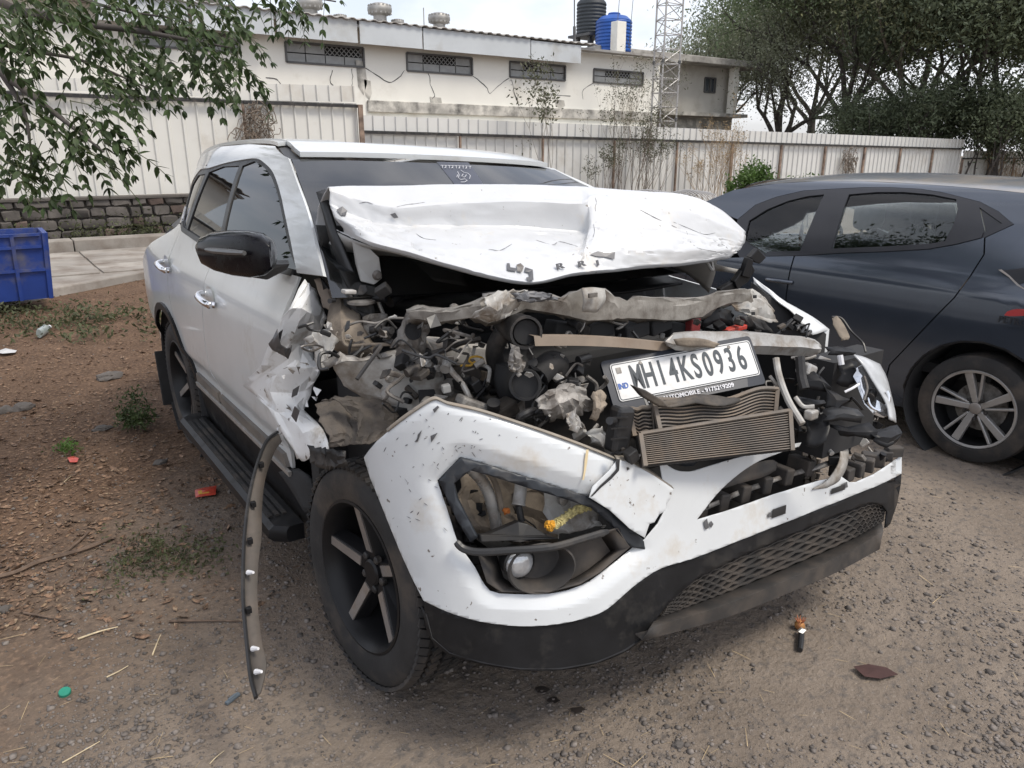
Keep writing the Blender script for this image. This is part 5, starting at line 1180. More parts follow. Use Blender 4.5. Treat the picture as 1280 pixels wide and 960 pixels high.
MB().prism(rrect(PW, PH, .010, z=-.0035), zd*.003).build('plate_face', M_plate, fr, smooth=0)
bd = rrect(PW-.008, PH-.008, .008, z=.0); MB().tube(bd + [bd[0]], .0012, 5).build('plate_border', M_ink, fr)
def plate_text(s, x, y, size, mat, fs=(1, 1), bold=0.0):
    return letters('plate_lettering', s, onplate(x, y, .0006), xd, yd, size, mat, fr, .0006, fs, bold)
t = 'MH14KS0936'; x = -PW/2 + .062; adv = (PW-.085)/len(t)
for i, ch in enumerate(t):
    plate_text(ch, x + adv*(i+.5) - .006 , .006 - .004, PH*.92, M_ink, (.56 if ch != 'M' else .50, 1.0), .0018)
plate_text('IND', -PW/2+.024, -.014, .024, M_blue, (.8, 1), .0006)
MB().prism([onplate(-PW/2+.016, .026, .0004), onplate(-PW/2+.032, .026, .0004), onplate(-PW/2+.032, .044-.0, .0004), onplate(-PW/2+.016, .044, .0004)], zd*.0008).build('plate_hologram', M_steel, fr, smooth=0)
for sx in (-.15, .17): MB().lathe([(.006, 0), (.005, .002), (0, .0025)], 10, Matrix.Translation(onplate(sx, PH/2-.012, 0)) @ zd.to_track_quat('Z', 'Y').to_matrix().to_4x4()).build('plate_screw', M_steel, fr)
fb0 = aD(832, 499, 2.19); 
MB().prism([onplate(-PW/2+.08, -PH/2-.002, -.004), onplate(PW/2-.05, -PH/2-.002, -.004), onplate(PW/2-.06, -PH/2-.030, -.001), onplate(-PW/2+.08, -PH/2-.030, -.001)], -zd*.010).build('dealer_strip', pm('plate_frame', (.016, .020, .030), .35), fr, smooth=0)
letters('dealer_lettering', 'NYA AUTOMOBILE - 9175269209', onplate(-.01, -PH/2-.0155, .0002), xd, yd, .017, M_wmark, fr, .0005, (1.25, 1.1), .0004)
MB().prism(Prow([(792,482,-.50),(808,488,-.50),(828,500,-.50),(838,510,-.50),(824,508,-.50),(804,496,-.50)]), (0, .02, 0)).build('bent_bracket', M_soot, suv, smooth=0, bevel=.004)
# ------------------------------------------------------------ radiator cores
M_core = pm('dusty_radiator', (.165, .145, .125), .7, .3, var=.25, dirt=(.24, .19, .145), dscale=10, damt=.5)
M_core2 = pm('dark_radiator_gap', (.025, .022, .02), .8)
def core(name, tl, tr, bl, br, n, wav=0.0, seed=0):
    """tube-and-fin core: every tube row is a raised strip on a dark backing"""
    tl, tr, bl, br = [aD(*q) for q in (tl, tr, bl, br)]
    nrm = (tr-tl).cross(bl-tl).normalized()
    if nrm.dot(CAM-tl) < 0: nrm = -nrm
    def q(s, t):
        p = tl.lerp(tr, s).lerp(bl.lerp(br, s), t)
        if wav: p = p + Vector((0, 0, 1))*wav*(math.sin(s*7+seed)*.6 + math.sin(s*15+seed*2)*.4) + nrm*wav*math.sin(s*9+t*2)
        return p
    S = [i/24 for i in range(25)]
    bk = MB().grid([[q(s, t)-nrm*.016 for s in S] for t in (0, .25, .5, .75, 1)]).build(name, M_core2, suv, solid=.02)
    for r in range(n):
        t0 = r/n; t1 = (r+.56)/n
        MB().grid([[q(s, t0)-nrm*.003 for s in S], [q(s, t0+.1/n)+nrm*.001 for s in S], [q(s, t1-.1/n)+nrm*.001 for s in S], [q(s, t1)-nrm*.003 for s in S]]).build('cooling_tube', M_core, bk, smooth=0)
    for s in (0, 1): MB().bar(q(s, -.02)+nrm*.002, q(s, 1.02)+nrm*.002, .012, .012).build('core_frame', M_core, bk, smooth=0)
    MB().tube([q(s, -.02)+nrm*.002 for s in S], .006, 6).build('core_frame', M_core, bk)
    return bk
core('radiator', (800, 543, 2.05), (987, 514, 2.28), (806, 582, 2.02), (990, 562, 2.25), 16)
core('condenser', (816, 505, 2.12), (970, 488, 2.32), (822, 545, 2.10), (972, 520, 2.30), 9, wav=.012, seed=1)
core('condenser', (786, 512, 2.12), (816, 510, 2.13), (792, 545, 2.10), (820, 548, 2.11), 8, wav=.004, seed=3)
crump('crushed_shroud', [Prow([(800,492,-.46),(830,500,-.48),(870,492,-.48),(910,498,-.5),(950,486,-.5),(968,490,-.5)]), Prow([(818,502,-.50),(838,510,-.50),(870,504,-.51),(905,508,-.52),(945,498,-.52),(966,494,-.52)])], M_soot, suv, 3, jit=0.005)
bpanel('tow_cover', [(830,564),(848,560),(872,560),(876,574),(866,582),(842,580)], M_trimb, .02, 10, .01, jit=.004, jscale=30)
# ------------------------------------------------------------ left front corner: lamp, brackets, wing remains
M_lens = pm('milky_lamp_lens', (.42, .43, .44), .25, var=.15, scale=20, spec=.7); M_refl = pm('lamp_reflector', (.75, .76, .78), .12, .8, var=.2, scale=30)
def Drow(l): return [aD(*q) for q in l]
hl = patch('headlamp', [Drow([(1066,442,2.42),(1084,448,2.44),(1100,455,2.48)]), Drow([(1078,455,2.40),(1094,462,2.42),(1108,470,2.47)]), Drow([(1094,480,2.39),(1104,482,2.42),(1113,488,2.46)]), Drow([(1108,505,2.38),(1114,508,2.40),(1119,512,2.44)]), Drow([(1112,524,2.37),(1117,526,2.38),(1121,528,2.42)])], M_lens, suv, 4, 4, solid=.004, jit=.002)
MB().grid([Drow([(1070,460,2.44),(1078,456,2.44),(1086,462,2.45)]), Drow([(1072,485,2.45),(1082,484,2.46),(1096,484,2.46)]), Drow([(1080,505,2.43),(1094,510,2.44),(1106,508,2.44)]), Drow([(1092,518,2.42),(1104,522,2.42),(1112,518,2.42)])]).build('lamp_reflector', M_refl, hl, smooth=60, solid=.004)
rgp = [aD(1098+13*math.cos(R(a)), 498+14*math.sin(R(a)), 2.405) for a in range(-40, 200, 15)]; MB().tube(rgp, .006, 8).build('lamp_ring', M_chrome, hl)
cyl('lamp_bulb', aD(1090, 492, 2.44), aD(1086, 498, 2.40), .016, M_dark, parent=hl)
for l, mt in (([(1066,470,2.44),(1072,462,2.44),(1078,470,2.43),(1072,480,2.43)], M_refl), ([(1096,500,2.40),(1106,506,2.40),(1104,516,2.40),(1094,512,2.40)], M_refl)): MB().prism(Drow(l), (.01, .02, 0)).build('lamp_shard', mt, hl, smooth=0)
br_list = [ # torn black plastic around the lamp: rows of (u, v, depth)
 ([(1000,466,2.36),(1018,464,2.35),(1036,480,2.34)], [(1002,484,2.34),(1020,488,2.33),(1034,490,2.32)]),
 ([(1024,470,2.34),(1034,486,2.32),(1056,496,2.30)], [(1030,512,2.31),(1044,514,2.29),(1058,505,2.29)]),
 ([(1026,512,2.30),(1050,506,2.29),(1072,512,2.28)], [(1028,528,2.28),(1052,526,2.27),(1076,528,2.26)]),
 ([(1030,530,2.30),(1060,533,2.28),(1086,528,2.28)], [(1050,545,2.28),(1070,546,2.26),(1096,550,2.25)]),
 ([(1086,540,2.26),(1104,535,2.28),(1122,530,2.30)], [(1092,552,2.24),(1108,560,2.24),(1120,552,2.26)]),
 ([(1032,434,2.42),(1048,432,2.42),(1066,436,2.42)], [(1034,444,2.40),(1050,446,2.40),(1066,444,2.41)]),
 ([(1004,520,2.34),(1014,524,2.33),(1030,516,2.32)], [(1006,556,2.28),(1016,560,2.27),(1032,552,2.26)]),
 ([(1048,455,2.46),(1060,450,2.46),(1072,452,2.46)], [(1046,480,2.44),(1058,484,2.44),(1070,478,2.44)]),
 ([(992,494,2.38),(1010,498,2.36),(1030,500,2.35)], [(996,510,2.36),(1012,512,2.35),(1028,508,2.34)]),
]
for a, b in br_list: crump('lamp_bracket', [Drow(a), [(p+q)/2 + Vector((0, -.015, .004)) for p, q in zip(Drow(a), Drow(b))], Drow(b)], random.choice([M_black, M_trim, M_black, M_dark]), suv, 2, jit=0.004)
MB().box(aD(1050, 500, 2.62), (.30, .10, .34)).build('corner_void', M_int, suv, smooth=0)
for l, r, mt in (([(970,448,2.36),(974,470,2.34),(985,500,2.32),(1003,530,2.28)], .011, M_steelw), ([(1000,446,2.36),(1002,470,2.35),(1006,486,2.34)], .016, M_dark), ([(962,470,2.36),(972,482,2.35),(980,490,2.34)], .006, M_steelw), ([(1056,490,2.3),(1066,485,2.3),(1074,480,2.32)], .004, M_wmark), ([(1050,444,2.36),(1052,456,2.36)], .009, M_wmark), ([(1080,470,2.38),(1084,485,2.37),(1080,500,2.37)], .004, M_steel), ([(994,496,2.32),(1004,508,2.31),(1018,508,2.3)], .007, M_steelw)):
    MB().tube(cr(Drow(l), 4), r, 8).build('bay_pipe', mt, suv)
MB().box(aD(1008, 462, 2.38), (.05, .05, .04), Matrix.Rotation(.4, 3, 'Y')).build('cast_bracket', M_alu, suv, smooth=0, bevel=.008); MB().box(aD(1014, 518, 2.30), (.04, .03, .03)).build('cast_bracket', M_alu, suv, smooth=0, bevel=.006)
# white strip of the left wing and its torn tip
patch('left_wing', [Prow([(942,346,.12),(960,360,.05),(985,378,-.02),(1010,392,-.08),(1038,412,-.14)]), Prow([(944,352,.10),(966,372,.02),(990,390,-.06),(1000,402,-.10),(1016,418,-.14)])], M_bump, suv, 5, 4, solid=.004, jit=.004)
crump('left_wing_inner', [Prow([(946,356,.14),(968,376,.06),(990,394,-.02),(1006,408,-.06)]), Prow([(946,366,.16),(962,384,.08),(980,400,.02),(1000,416,-.04)])], M_dark, suv, 3, jit=0.006)
crump('wing_shard', [Drow([(1040,398,2.50),(1046,394,2.50)]), Drow([(1042,405,2.48),(1056,406,2.49)]), Drow([(1050,420,2.46),(1062,420,2.47)]), Drow([(1052,426,2.46),(1060,424,2.46)])], M_sand, suv, 2, jit=0.003)
MB().tube(cr(Drow([(1040,396,2.52),(1052,398,2.52),(1064,414,2.5),(1078,428,2.5),(1082,440,2.48)]), 5), .004, 6).build('wing_wire', M_trim, suv)
wo_ = cr(Prow([(942,346,.12),(960,360,.05),(985,378,-.02),(1010,392,-.08),(1036,411,-.14)]), 4)
MB().grid([[p + Vector((.004 + .02*t, 0, -.006 - .34*t)) for p in wo_] for t in (0, .3, .6, 1)]).build('left_wing', M_bump, suv, smooth=40, solid=.003)
MB().grid([[p + Vector((-.014 + .02*t, 0, -.02 - .32*t)) for p in wo_] for t in (0, .5, 1)]).build('left_wing_inner', M_int, suv, smooth=40, solid=.003)
panel('left_wing', [(.30, .50), (.72, .48), (.64, 1.08), (.30, 1.05), (.12, .98), (.10, .8)], lambda a, b: (hw(a, b), a, b), .06, M_white, suv, solid=.006, exact=True)
# black clip bracket at the bonnet's right end
for l in ([(918,352,-.06),(930,336,-.06),(940,330,-.06),(944,338,-.06),(936,352,-.06),(922,362,-.06)], [(938,322,-.06),(948,311,-.06),(958,322,-.06),(950,330,-.06),(944,328,-.06)], [(928,345,-.07),(936,322,-.07),(942,325,-.07),(938,348,-.07)], [(900,362,-.05),(918,352,-.05),(922,360,-.05),(906,372,-.05)]): MB().prism(Prow(l), (.01, .03, 0)).build('hinge_clip', M_black, suv, smooth=0, bevel=.003)
for l in ([(880,322,.05),(890,338,.04)], [(888,318,.05),(892,338,.04)]): MB().tube(Prow(l), .006, 6).build('hinge_rod', M_alu, suv)
patch('left_wing_rail', [Prow([(890,328,.1),(910,334,.06),(930,338,.03)]), Prow([(892,338,.1),(910,340,.06),(926,344,.04)])], M_steelw, suv, 4, 2, solid=.004)
# ------------------------------------------------------------ behind the empty headlamp opening
crump('lamp_panel', [[HB(580,590,.18), HB(610,588,.20), HB(650,600,.22), HB(700,615,.22)], [HB(570,625,.18), HB(600,625,.2), HB(640,640,.24), HB(690,650,.24)], [HB(585,665,.18), HB(610,670,.2), HB(650,680,.24), HB(700,680,.24)]], M_sand, suv, 4, jit=0.008)
cp = cr([HB(588,585,.10), HB(602,600,.12), HB(612,620,.13), HB(618,645,.15), HB(622,665,.17)], 10)
m = MB(); rr_ = [.015 + .0028*(i % 2) for i in range(len(cp))]; m.tube(cp, rr_, 12); m.build('corrugated_hose', M_alu, suv, smooth=60)
MB().tube(cr([HB(594,582,.09), HB(612,592,.10), HB(622,612,.12), HB(628,640,.13)], 5), .008, 8).build('bay_pipe', M_sand, suv)
cyl('damper', HB(652,602,.14), HB(648,632,.12), .018, M_alu); MB().tube([HB(648,632,.12), HB(652,652,.12)], .010, 8).build('damper_rod', M_dark, suv)
crump('lamp_mount', [[HB(680,608,.12), HB(700,614,.12), HB(735,628,.10), HB(752,640,.10)], [HB(682,640,.12), HB(705,650,.12), HB(730,650,.10), HB(748,652,.09)], [HB(690,665,.10), HB(712,668,.1), HB(735,662,.08), HB(755,656,.07)]], M_steelw, suv, 3, jit=0.006)
MB().lathe([(.016, 0), (.016, .012), (.010, .016), (0, .016)], 14, Matrix.Translation(HB(702, 624, .10)) @ Matrix.Rotation(R(80), 4, 'X')).build('mount_bolt', M_steel, suv)
MB().prism([HB(600,672,.03), HB(648,652,.05), HB(660,655,.05), HB(690,672,.04), HB(650,678,.02)], (.01, .03, -.01)).build('lamp_bracket', M_black, suv, smooth=0, bevel=.003)
MB().prism([HB(600,668,.02), HB(690,671,.02), HB(700,674,.02), HB(602,678,.01)], (.0, .02, -.004)).build('lamp_bracket', M_black, suv, smooth=0, bevel=.003)
# ------------------------------------------------------------ loose arch trim hanging to the ground
ta = [(347,540),(333,552),(320,585),(311,625),(306,665),(304,705),(304,750),(308,800),(313,845),(320,872)]
tb = [(352,552),(343,565),(331,600),(327,640),(327,670),(323,705),(322,750),(327,800),(333,830),(326,866)]
xt = [-.985,-1.0,-1.02,-1.04,-1.055,-1.065,-1.075,-1.085,-1.09,-1.095]
def trimP(l, k):
    out = []
    for (u, v), i in zip(l, range(len(l))):
        f = i/(len(l)-1); out.append(aD(u, v, lerp(2.42, 1.93, f) + k))
    return out
arch_trim = MB().grid([cr(trimP(ta, -.012), 4), cr([(a+b)/2 for a, b in zip(trimP(ta, .0), trimP(tb, .0))], 4), cr(trimP(tb, .004), 4)]).build('hanging_arch_trim', pm('dusty_trim_plastic', (.075, .065, .056), .75, var=.25, dirt=(.12, .097, .08), dscale=7, damt=.5), suv, smooth=50, solid=.004)
arch_trim['label'] = 'loose dusty wheel-arch trim hanging down to the ground'
A = cr(trimP(ta, -.014), 4); MB().tube(A, .006, 6).build('trim_edge', M_trim, arch_trim)
pa_, pb2 = cr(trimP(ta, -.012), 4), cr(trimP(tb, .0), 4)
for i in (7, 12, 17, 21, 25, 29, 32):
    c = pa_[i].lerp(pb2[i], .35); c += (CAM-c).normalized()*.012
    if i in (21, 29, 32): MB().tube([c, c + (CAM-c).normalized()*.018 + Vector((.012, -.008, 0))], [.008, .004], 8).build('trim_clip', M_wmark, arch_trim); 
    else: MB().box(c, (.014, .014, .018)).build('trim_clip', M_black, arch_trim, smooth=0, bevel=.002)
# front arch inner edge below the door and wing
patch('arch_liner', [Xrow([(348,590,-.93),(362,610,-.93),(380,640,-.93)]), Xrow([(372,585,-.90),(388,600,-.90),(396,640,-.90)])], M_int, suv, 4, 4, solid=.01)
MB().prism([(-.9, .52, .2), (-.9, .52, .75), (-.9, .44, .72), (-.9, .46, .3)], (.3, 0, 0)).build('arch_liner', M_int, suv, smooth=0)

# ------------------------------------------------------------ small wreckage filling the bay
rs = random.Random(11)
def jag(c, s, mat, name='metal_shard'):
    n = rs.randint(4, 6); ax = Vector((rs.uniform(-1, 1), rs.uniform(-1, .2), rs.uniform(-1, 1))).normalized(); e1 = ax.orthogonal().normalized(); e2 = ax.cross(e1)
    P = [c + (e1*math.cos(a) + e2*math.sin(a))*s*rs.uniform(.35, 1) + ax*s*rs.uniform(-.2, .2) for a in [k*2*math.pi/n for k in range(n)]]
    cen = c + ax*s*rs.uniform(-.25, .25)
    MB().add(P + [cen], [(i, (i+1) % n, n) for i in range(n)]).build(name, mat, suv, smooth=0, solid=.003)
zones = [ # u0, u1, v0, v1, y0, y1, count
 (548, 640, 405, 515, -.14, .0, 26), (660, 745, 440, 545, -.36, -.24, 26), (700, 830, 400, 425, -.26, -.16, 10), (960, 1075, 445, 545, -.50, -.36, 34), (855, 960, 395, 415, -.26, -.16, 8), (470, 520, 395, 440, .06, .16, 10), (1030, 1110, 520, 575, -.58, -.48, 14), (555, 640, 385, 402, -.08, .05, 8), (900, 985, 480, 510, -.48, -.40, 6), (770, 800, 560, 580, -.52, -.46, 5)]
zones += [(470, 640, 400, 512, -.16, .06, 60), (690, 735, 445, 480, -.36, -.26, 12), (1000, 1110, 450, 560, -.56, -.42, 40), (880, 1010, 398, 412, -.3, -.2, 12), (400, 480, 360, 450, .12, .3, 26), (580, 760, 610, 670, -.30, -.22, 16)]
mats_ = [M_steel, M_dark, M_trim, M_soot, M_alu, M_black, M_steelw, M_dark, M_black]
for (u0, u1, v0, v1, y0, y1, n) in zones:
    for k in range(n):
        c = aY(rs.uniform(u0, u1), rs.uniform(v0, v1), rs.uniform(y0, y1)); q = rs.random()
        if q < .40: jag(c, rs.uniform(.008, .030), rs.choice(mats_))
        elif q < .62: MB().box(c, (rs.uniform(.015, .05), rs.uniform(.015, .04), rs.uniform(.01, .035)), Matrix.Rotation(rs.uniform(-1, 1), 3, 'Y') @ Matrix.Rotation(rs.uniform(-1, 1), 3, 'Z')).build('broken_fitting', rs.choice(mats_), suv, smooth=0, bevel=.003)
        elif q < .74:
            d = Vector((rs.uniform(-1, 1), rs.uniform(-1, 1), rs.uniform(-.6, .6))).normalized()*rs.uniform(.02, .045); cyl('fitting', c-d/2, c+d/2, rs.uniform(.007, .016), rs.choice(mats_), 10)
        else:
            P = [c]
            for _ in range(4): P.append(P[-1] + Vector((rs.uniform(-.05, .05), rs.uniform(-.03, .01), rs.uniform(-.045, .03))))
            MB().tube(cr(P, 4), rs.uniform(.0025, .006), 6).build('loose_wire', rs.choice([M_trim, M_trim, M_dark, M_steel]), suv)
P = cr(Prow([(432,408,.22),(428,420,.2),(434,432,.18),(460,431,.14),(505,430,.05)]), 5); MB().tube(P, .0055, 8).build('loose_cable', M_sand, suv)
P = cr(Prow([(432,408,.22),(450,402,.2),(470,404,.18),(488,398,.16),(508,398,.12)]), 5); MB().tube(P, .004, 8).build('loose_cable', M_steel, suv)
P = cr(Prow([(540,442,-.03),(560,436,-.05),(578,428,-.07),(600,424,-.08)]), 5); MB().tube(P, .009, 8).build('hose', M_dark, suv)
# ------------------------------------------------------------ grey hatchback parked alongside
hat = thing('hatchback_car', (3.39, 1.1, 0), 'dark blue-grey hatchback parked beside the wreck, seen from its side', 'car')
XC = 3.39
HZ = [.15,.25,.35,.5,.65,.78,.9,.97,1.03,1.12,1.22,1.33,1.41,1.46,1.50]; HWd = [.80,.845,.868,.876,.884,.890,.884,.868,.848,.805,.752,.690,.630,.56,.40]
def hw2(y, z): return sinterp(z, HZ, HWd) * (1 - .05*max(0, -.1-y)**2 - .035*max(0, y-1.9)**2)
def g2(P): return P.x - (XC - hw2(P.y, P.z))
def s2(y, z, off=0.0): return Vector((XC - hw2(y, z) - off, y, z))
def T2(u, v): p = hit(u, v, g2, 1.5, 9, 300); return (p.y, p.z)
M_car = pm('blue_grey_paint', (.056, .068, .090), .16, .45, var=.04, coat=1.0, spec=.6)
M_roofd = pm('dusty_roof_paint', (.075, .085, .10), .4, .25, var=.06, coat=.6, dirt=(.22, .19, .16), dscale=3, damt=.5)
M_gl2 = glassm('hatch_glass', (.80, .84, .83), .03, .01)
M_gloss = pm('gloss_black_pillar', (.014, .014, .018), .3, coat=.3)
def hp(name, poly, mat, off=0.0, step=.04, solid=.012, holes=(), **k): return panel(name, poly, lambda a, b: s2(a, b, off), step, mat, hat, holes, solid=solid, exact=True, **k)
def mir2(o):
    me = o.data.copy(); drop_normals(me); me.transform(Matrix.Translation((XC, 0, 0)) @ Matrix.Scale(-1, 4, Vector((1, 0, 0))) @ Matrix.Translation((-XC, 0, 0))); me.flip_normals(); me.set_sharp_from_angle(angle=R(40))
    n = bpy.data.objects.new(o.name.split('.')[0], me); COL.objects.link(n); setpar(n, hat)
    for md in o.modifiers:
        if md.type == 'WEIGHTED_NORMAL': q = n.modifiers.new('normals', 'WEIGHTED_NORMAL'); q.keep_sharp = True
        if md.type == 'SOLIDIFY': q = n.modifiers.new('thickness', 'SOLIDIFY'); q.thickness = md.thickness; q.offset = md.offset
    return n
RY, FYh = -.18, 2.40
a2 = lambda cy, r, d0, d1, n=12: [(cy + r*math.cos(R(lerp(d0, d1, i/n))), .30 + r*math.sin(R(lerp(d0, d1, i/n)))) for i in range(n+1)]
beltp = [T2(*p) for p in ((958,320),(1005,319),(1052,316),(1110,314),(1161,311),(1195,305),(1227,297))]
seam = [T2(*p) for p in ((1230,297),(1229,318),(1212,345),(1192,372),(1150,415),(1111,456))]
by0 = seam[-1]
# rear door, front door, quarter, front wing
bl = [(y, z-.004) for y, z in beltp]
ydiv = 1.02
def beltz(y): 
    ys_ = [p[0] for p in bl][::-1]; zs_ = [p[1] for p in bl][::-1]; return interp(y, ys_, zs_)
rdoor = [(ydiv-.006, beltz(ydiv)), (ydiv+.0, .75), (ydiv-.02, .30), (.36, .30)] + [(by0[0]+.02, by0[1]-.08)] + seam[::-1][0:6] + [(y, z) for y, z in bl[::-1][1:4]]
rdoor = [(ydiv-.006, beltz(ydiv)), (ydiv, .75), (ydiv-.02, .28), (.32, .28)] + seam[::-1] + [p for p in bl[::-1] if p[0] < ydiv-.03 and p[0] > seam[0][0]+.02]
mir2(hp('rear_door', rdoor, M_car))
fdoor = [(ydiv+.004, beltz(ydiv))] + [p for p in bl[::-1] if p[0] > ydiv+.03] + [(1.80, .90), (1.86, .84), (1.90, .7), (1.94, .45), (1.92, .28), (ydiv-.01, .28), (ydiv+.01, .75)]
mir2(hp('front_door', fdoor, M_car))
sm = [(y-.008, z) for y, z in seam]
rq = sm + [(.31, .28), (.26, .20)] + [(RY+.385, .20)] + a2(RY, .385, 0, 180)[1:-1] + [(RY-.385, .20), (-.75, .22), (-.86, .35), (-.90, .6), (-.88, .9), (-.80, 1.05), (-.72, 1.18), (-.66, 1.297), (-.45, 1.277), T2(1280, 262)] + [T2(*p) for p in ((1267,281),)]
mir2(hp('rear_quarter', rq, M_car))
wingp = [(1.81, .90), (1.865, .835), (1.905, .7), (1.945, .45), (1.93, .22)] + a2(FYh, .385, 180, 0)[1:] + [(3.0, .25), (3.12, .5), (3.0, .78), (2.5, .92), (2.1, .955)]
mir2(hp('front_wing', wingp, M_car))
MB().box((XC, 1.1, .24), (1.5, 2.9, .14)).build('underbody', M_int, hat, smooth=0)
mir2(hp('sill', [(.27, .30), (1.94, .30), (1.92, .20), (.26, .20)], M_black, off=-.006, solid=.03))
hp('gap_backing', [(.30, .32), (1.9, .32), (1.86, .8), (1.6, .84), (.2, .9), (-.3, .95), (-.1, .75), (.25, .6)], M_int, off=-.03, solid=.004, step=.15)  # added dark backing, keeps the door seams from showing light
# glasshouse
gf = [T2(*p) for p in ((930,300),(936,276),(958,262),(985,251),(1010,245),(1030,243),(999,316),(960,320))]
gr = [T2(*p) for p in ((1061,243),(1095,240),(1130,240),(1165,243),(1195,249),(1197,262),(1192,280),(1178,307),(1110,312),(1038,315))]
gq = [T2(*p) for p in ((1224,259),(1252,279),(1231,290))]
frame = [T2(*p) for p in ((914,300),(922,274),(944,256),(970,246),(1005,238),(1040,236),(1080,234),(1114,234),(1150,236),(1177,240),(1205,247),(1225,252),(1248,264),(1267,280),(1228,298),(1195,305),(1161,311),(1110,314),(1052,316.5),(1005,320),(958,321),(925,323))]
mir2(hp('window_frame', frame, M_gloss, off=-.002, solid=.02, holes=[gf, gr, gq], step=.12))
for nm, g_ in (('front_door_glass', gf), ('rear_door_glass', gr), ('quarter_glass', gq)): mir2(hp(nm, g_, M_gl2 if nm != 'quarter_glass' else M_gloss, off=-.014, solid=.003))
mir2(hp('belt_moulding', [(y, z+.0) for y, z in beltp] + [(y, z+.028) for y, z in beltp[::-1]], M_gloss, off=.006, solid=.012, step=.2))
# body between frame and roof edge
zt2 = lambda y: sinterp(y, [-.75, -.45, -.1, .3, .8, 1.3, 1.75, 2.05], [1.34, 1.405, 1.435, 1.455, 1.465, 1.445, 1.37, 1.22])
ys2 = [-.62, -.4, -.1, .2, .5, .8, 1.1, 1.4, 1.7, 1.95]
ft = frame[1:14]
rail_ = [(y, zt2(y)) for y in ys2[::-1]] + [(-.66, 1.30), (-.45, 1.275)] + ft[::-1]
mir2(hp('roof_side', rail_, M_car, step=.07))
def roof2(s, y):
    z0 = zt2(y); w = hw2(y, z0); return Vector((XC + s*w, y, z0 + .045*(1-abs(s)**2.2)))
panel('roof', [(-.99, -.62), (.99, -.62), (.99, 1.6), (-.99, 1.6)], roof2, (.06, .06), M_roofd, hat, solid=.015, exact=True)
panel('windscreen', [(-.97, 1.62), (.97, 1.62), (.97, 2.55), (-.97, 2.55)], lambda s, y: Vector((XC + s*lerp(.62, .74, (y-1.6)/.95), y - .02 + .10*(1-s*s), lerp(1.43, .97, (y-1.6)/.95) + .03*(1-s*s))), (.2, .1), M_gl2, hat, solid=.004, exact=True)
panel('bonnet', [(-.8, 2.5), (.8, 2.5), (.78, 3.15), (-.78, 3.15)], lambda s, y: Vector((XC + s*.95, y + .1*(1-s*s), lerp(.96, .78, max(0, (y-2.5)/.65)**1.6) + .03*(1-s*s))), .12, M_car, hat, solid=.01, exact=True)
panel('front_bumper', [(-.85, .2), (.85, .2), (.85, .76), (-.85, .76)], lambda x, z: (XC + x, 3.25 - .25*abs(x/.85)**2.5 + .0*z, z), .12, M_car, hat, solid=.01)
ygate = lambda z: sinterp(z, [.2, .35, .6, .9, 1.05, 1.18, 1.30, 1.36], [-.74, -.86, -.90, -.88, -.80, -.72, -.66, -.61])
def gateP(t, z): y = ygate(z); return Vector((XC + t*hw2(y, z), y - .06*(1-t*t), z))
rgl = [(-.80, 1.03), (.80, 1.03), (.86, 1.28), (-.86, 1.28)]
panel('tailgate', [(-1, .2), (1, .2), (1, 1.36), (-1, 1.36)], gateP, (.1, .06), M_car, hat, [rgl], solid=.012, exact=True)
panel('rear_glass', rgl, lambda t, z: gateP(t, z) + Vector((0, .004, 0)), .1, M_gloss, hat, solid=.004, exact=True)
# cabin
M_seat = pm('dark_grey_fabric', (.035, .037, .040), .85, var=.2, scale=20)
for (x, y) in ((XC-.34, .98), (XC+.36, .98)):
    st = MB().box((x, y, .82), (.48, .16, .62), Matrix.Rotation(R(14), 3, 'X')).build('front_seat', M_seat, hat, bevel=.06); MB().box((x, y-.13, 1.255), (.27, .10, .20)).build('headrest', M_seat, st, bevel=.045)
    for s in (-.05, .05): MB().tube([(x+s, y-.11, 1.10), (x+s, y-.13, 1.19)], .008, 6).build('headrest_post', M_steel, st)
rs_ = MB().box((XC, .18, .80), (1.25, .18, .58), Matrix.Rotation(R(14), 3, 'X')).build('rear_seat', M_seat, hat, bevel=.06)
for x in (XC-.38, XC+.38): MB().box((x, .06, 1.16), (.26, .10, .14)).build('headrest', M_seat, rs_, bevel=.04)
MB().box((XC, 1.95, .86), (1.3, .42, .20)).build('dashboard', M_int, hat, bevel=.05)
swl = [Vector((XC+.36, 1.58, .93)) + Vector((math.cos(a)*.18, -math.sin(a)*.06, math.sin(a)*.17)) for a in [k*math.pi/12 for k in range(25)]]; MB().tube(swl, .014, 8).build('steering_wheel', M_int, hat)
MB().box((XC+.0, 1.55, 1.30), (.20, .03, .06)).build('inside_mirror', M_int, hat, smooth=0, bevel=.01)
hc = thing('hanging_charm', (XC-.02, 1.55, 1.1), 'dark tassel charm hanging from the hatchback inside mirror', 'charm'); MB().tube([(XC-.02, 1.55, 1.27), (XC-.02, 1.55, 1.12)], .004, 5).build('cord', M_int, hc); MB().tube([(XC-.02, 1.55, 1.12), (XC-.02, 1.55, 1.04), (XC-.02, 1.55, .96)], [.010, .016, .008], 8).build('tassel', pm('maroon_thread', (.10, .02, .025), .9), hc)
for x in (XC-.66, XC+.66): MB().bar((x, 1.02, .95), (x+(.1 if x < XC else -.1), .96, 1.40), .03, .10).build('centre_pillar', M_gloss, hat, smooth=0)
MB().box((XC, .9, .45), (1.5, 2.2, .06)).build('cabin_floor', M_int, hat, smooth=0)
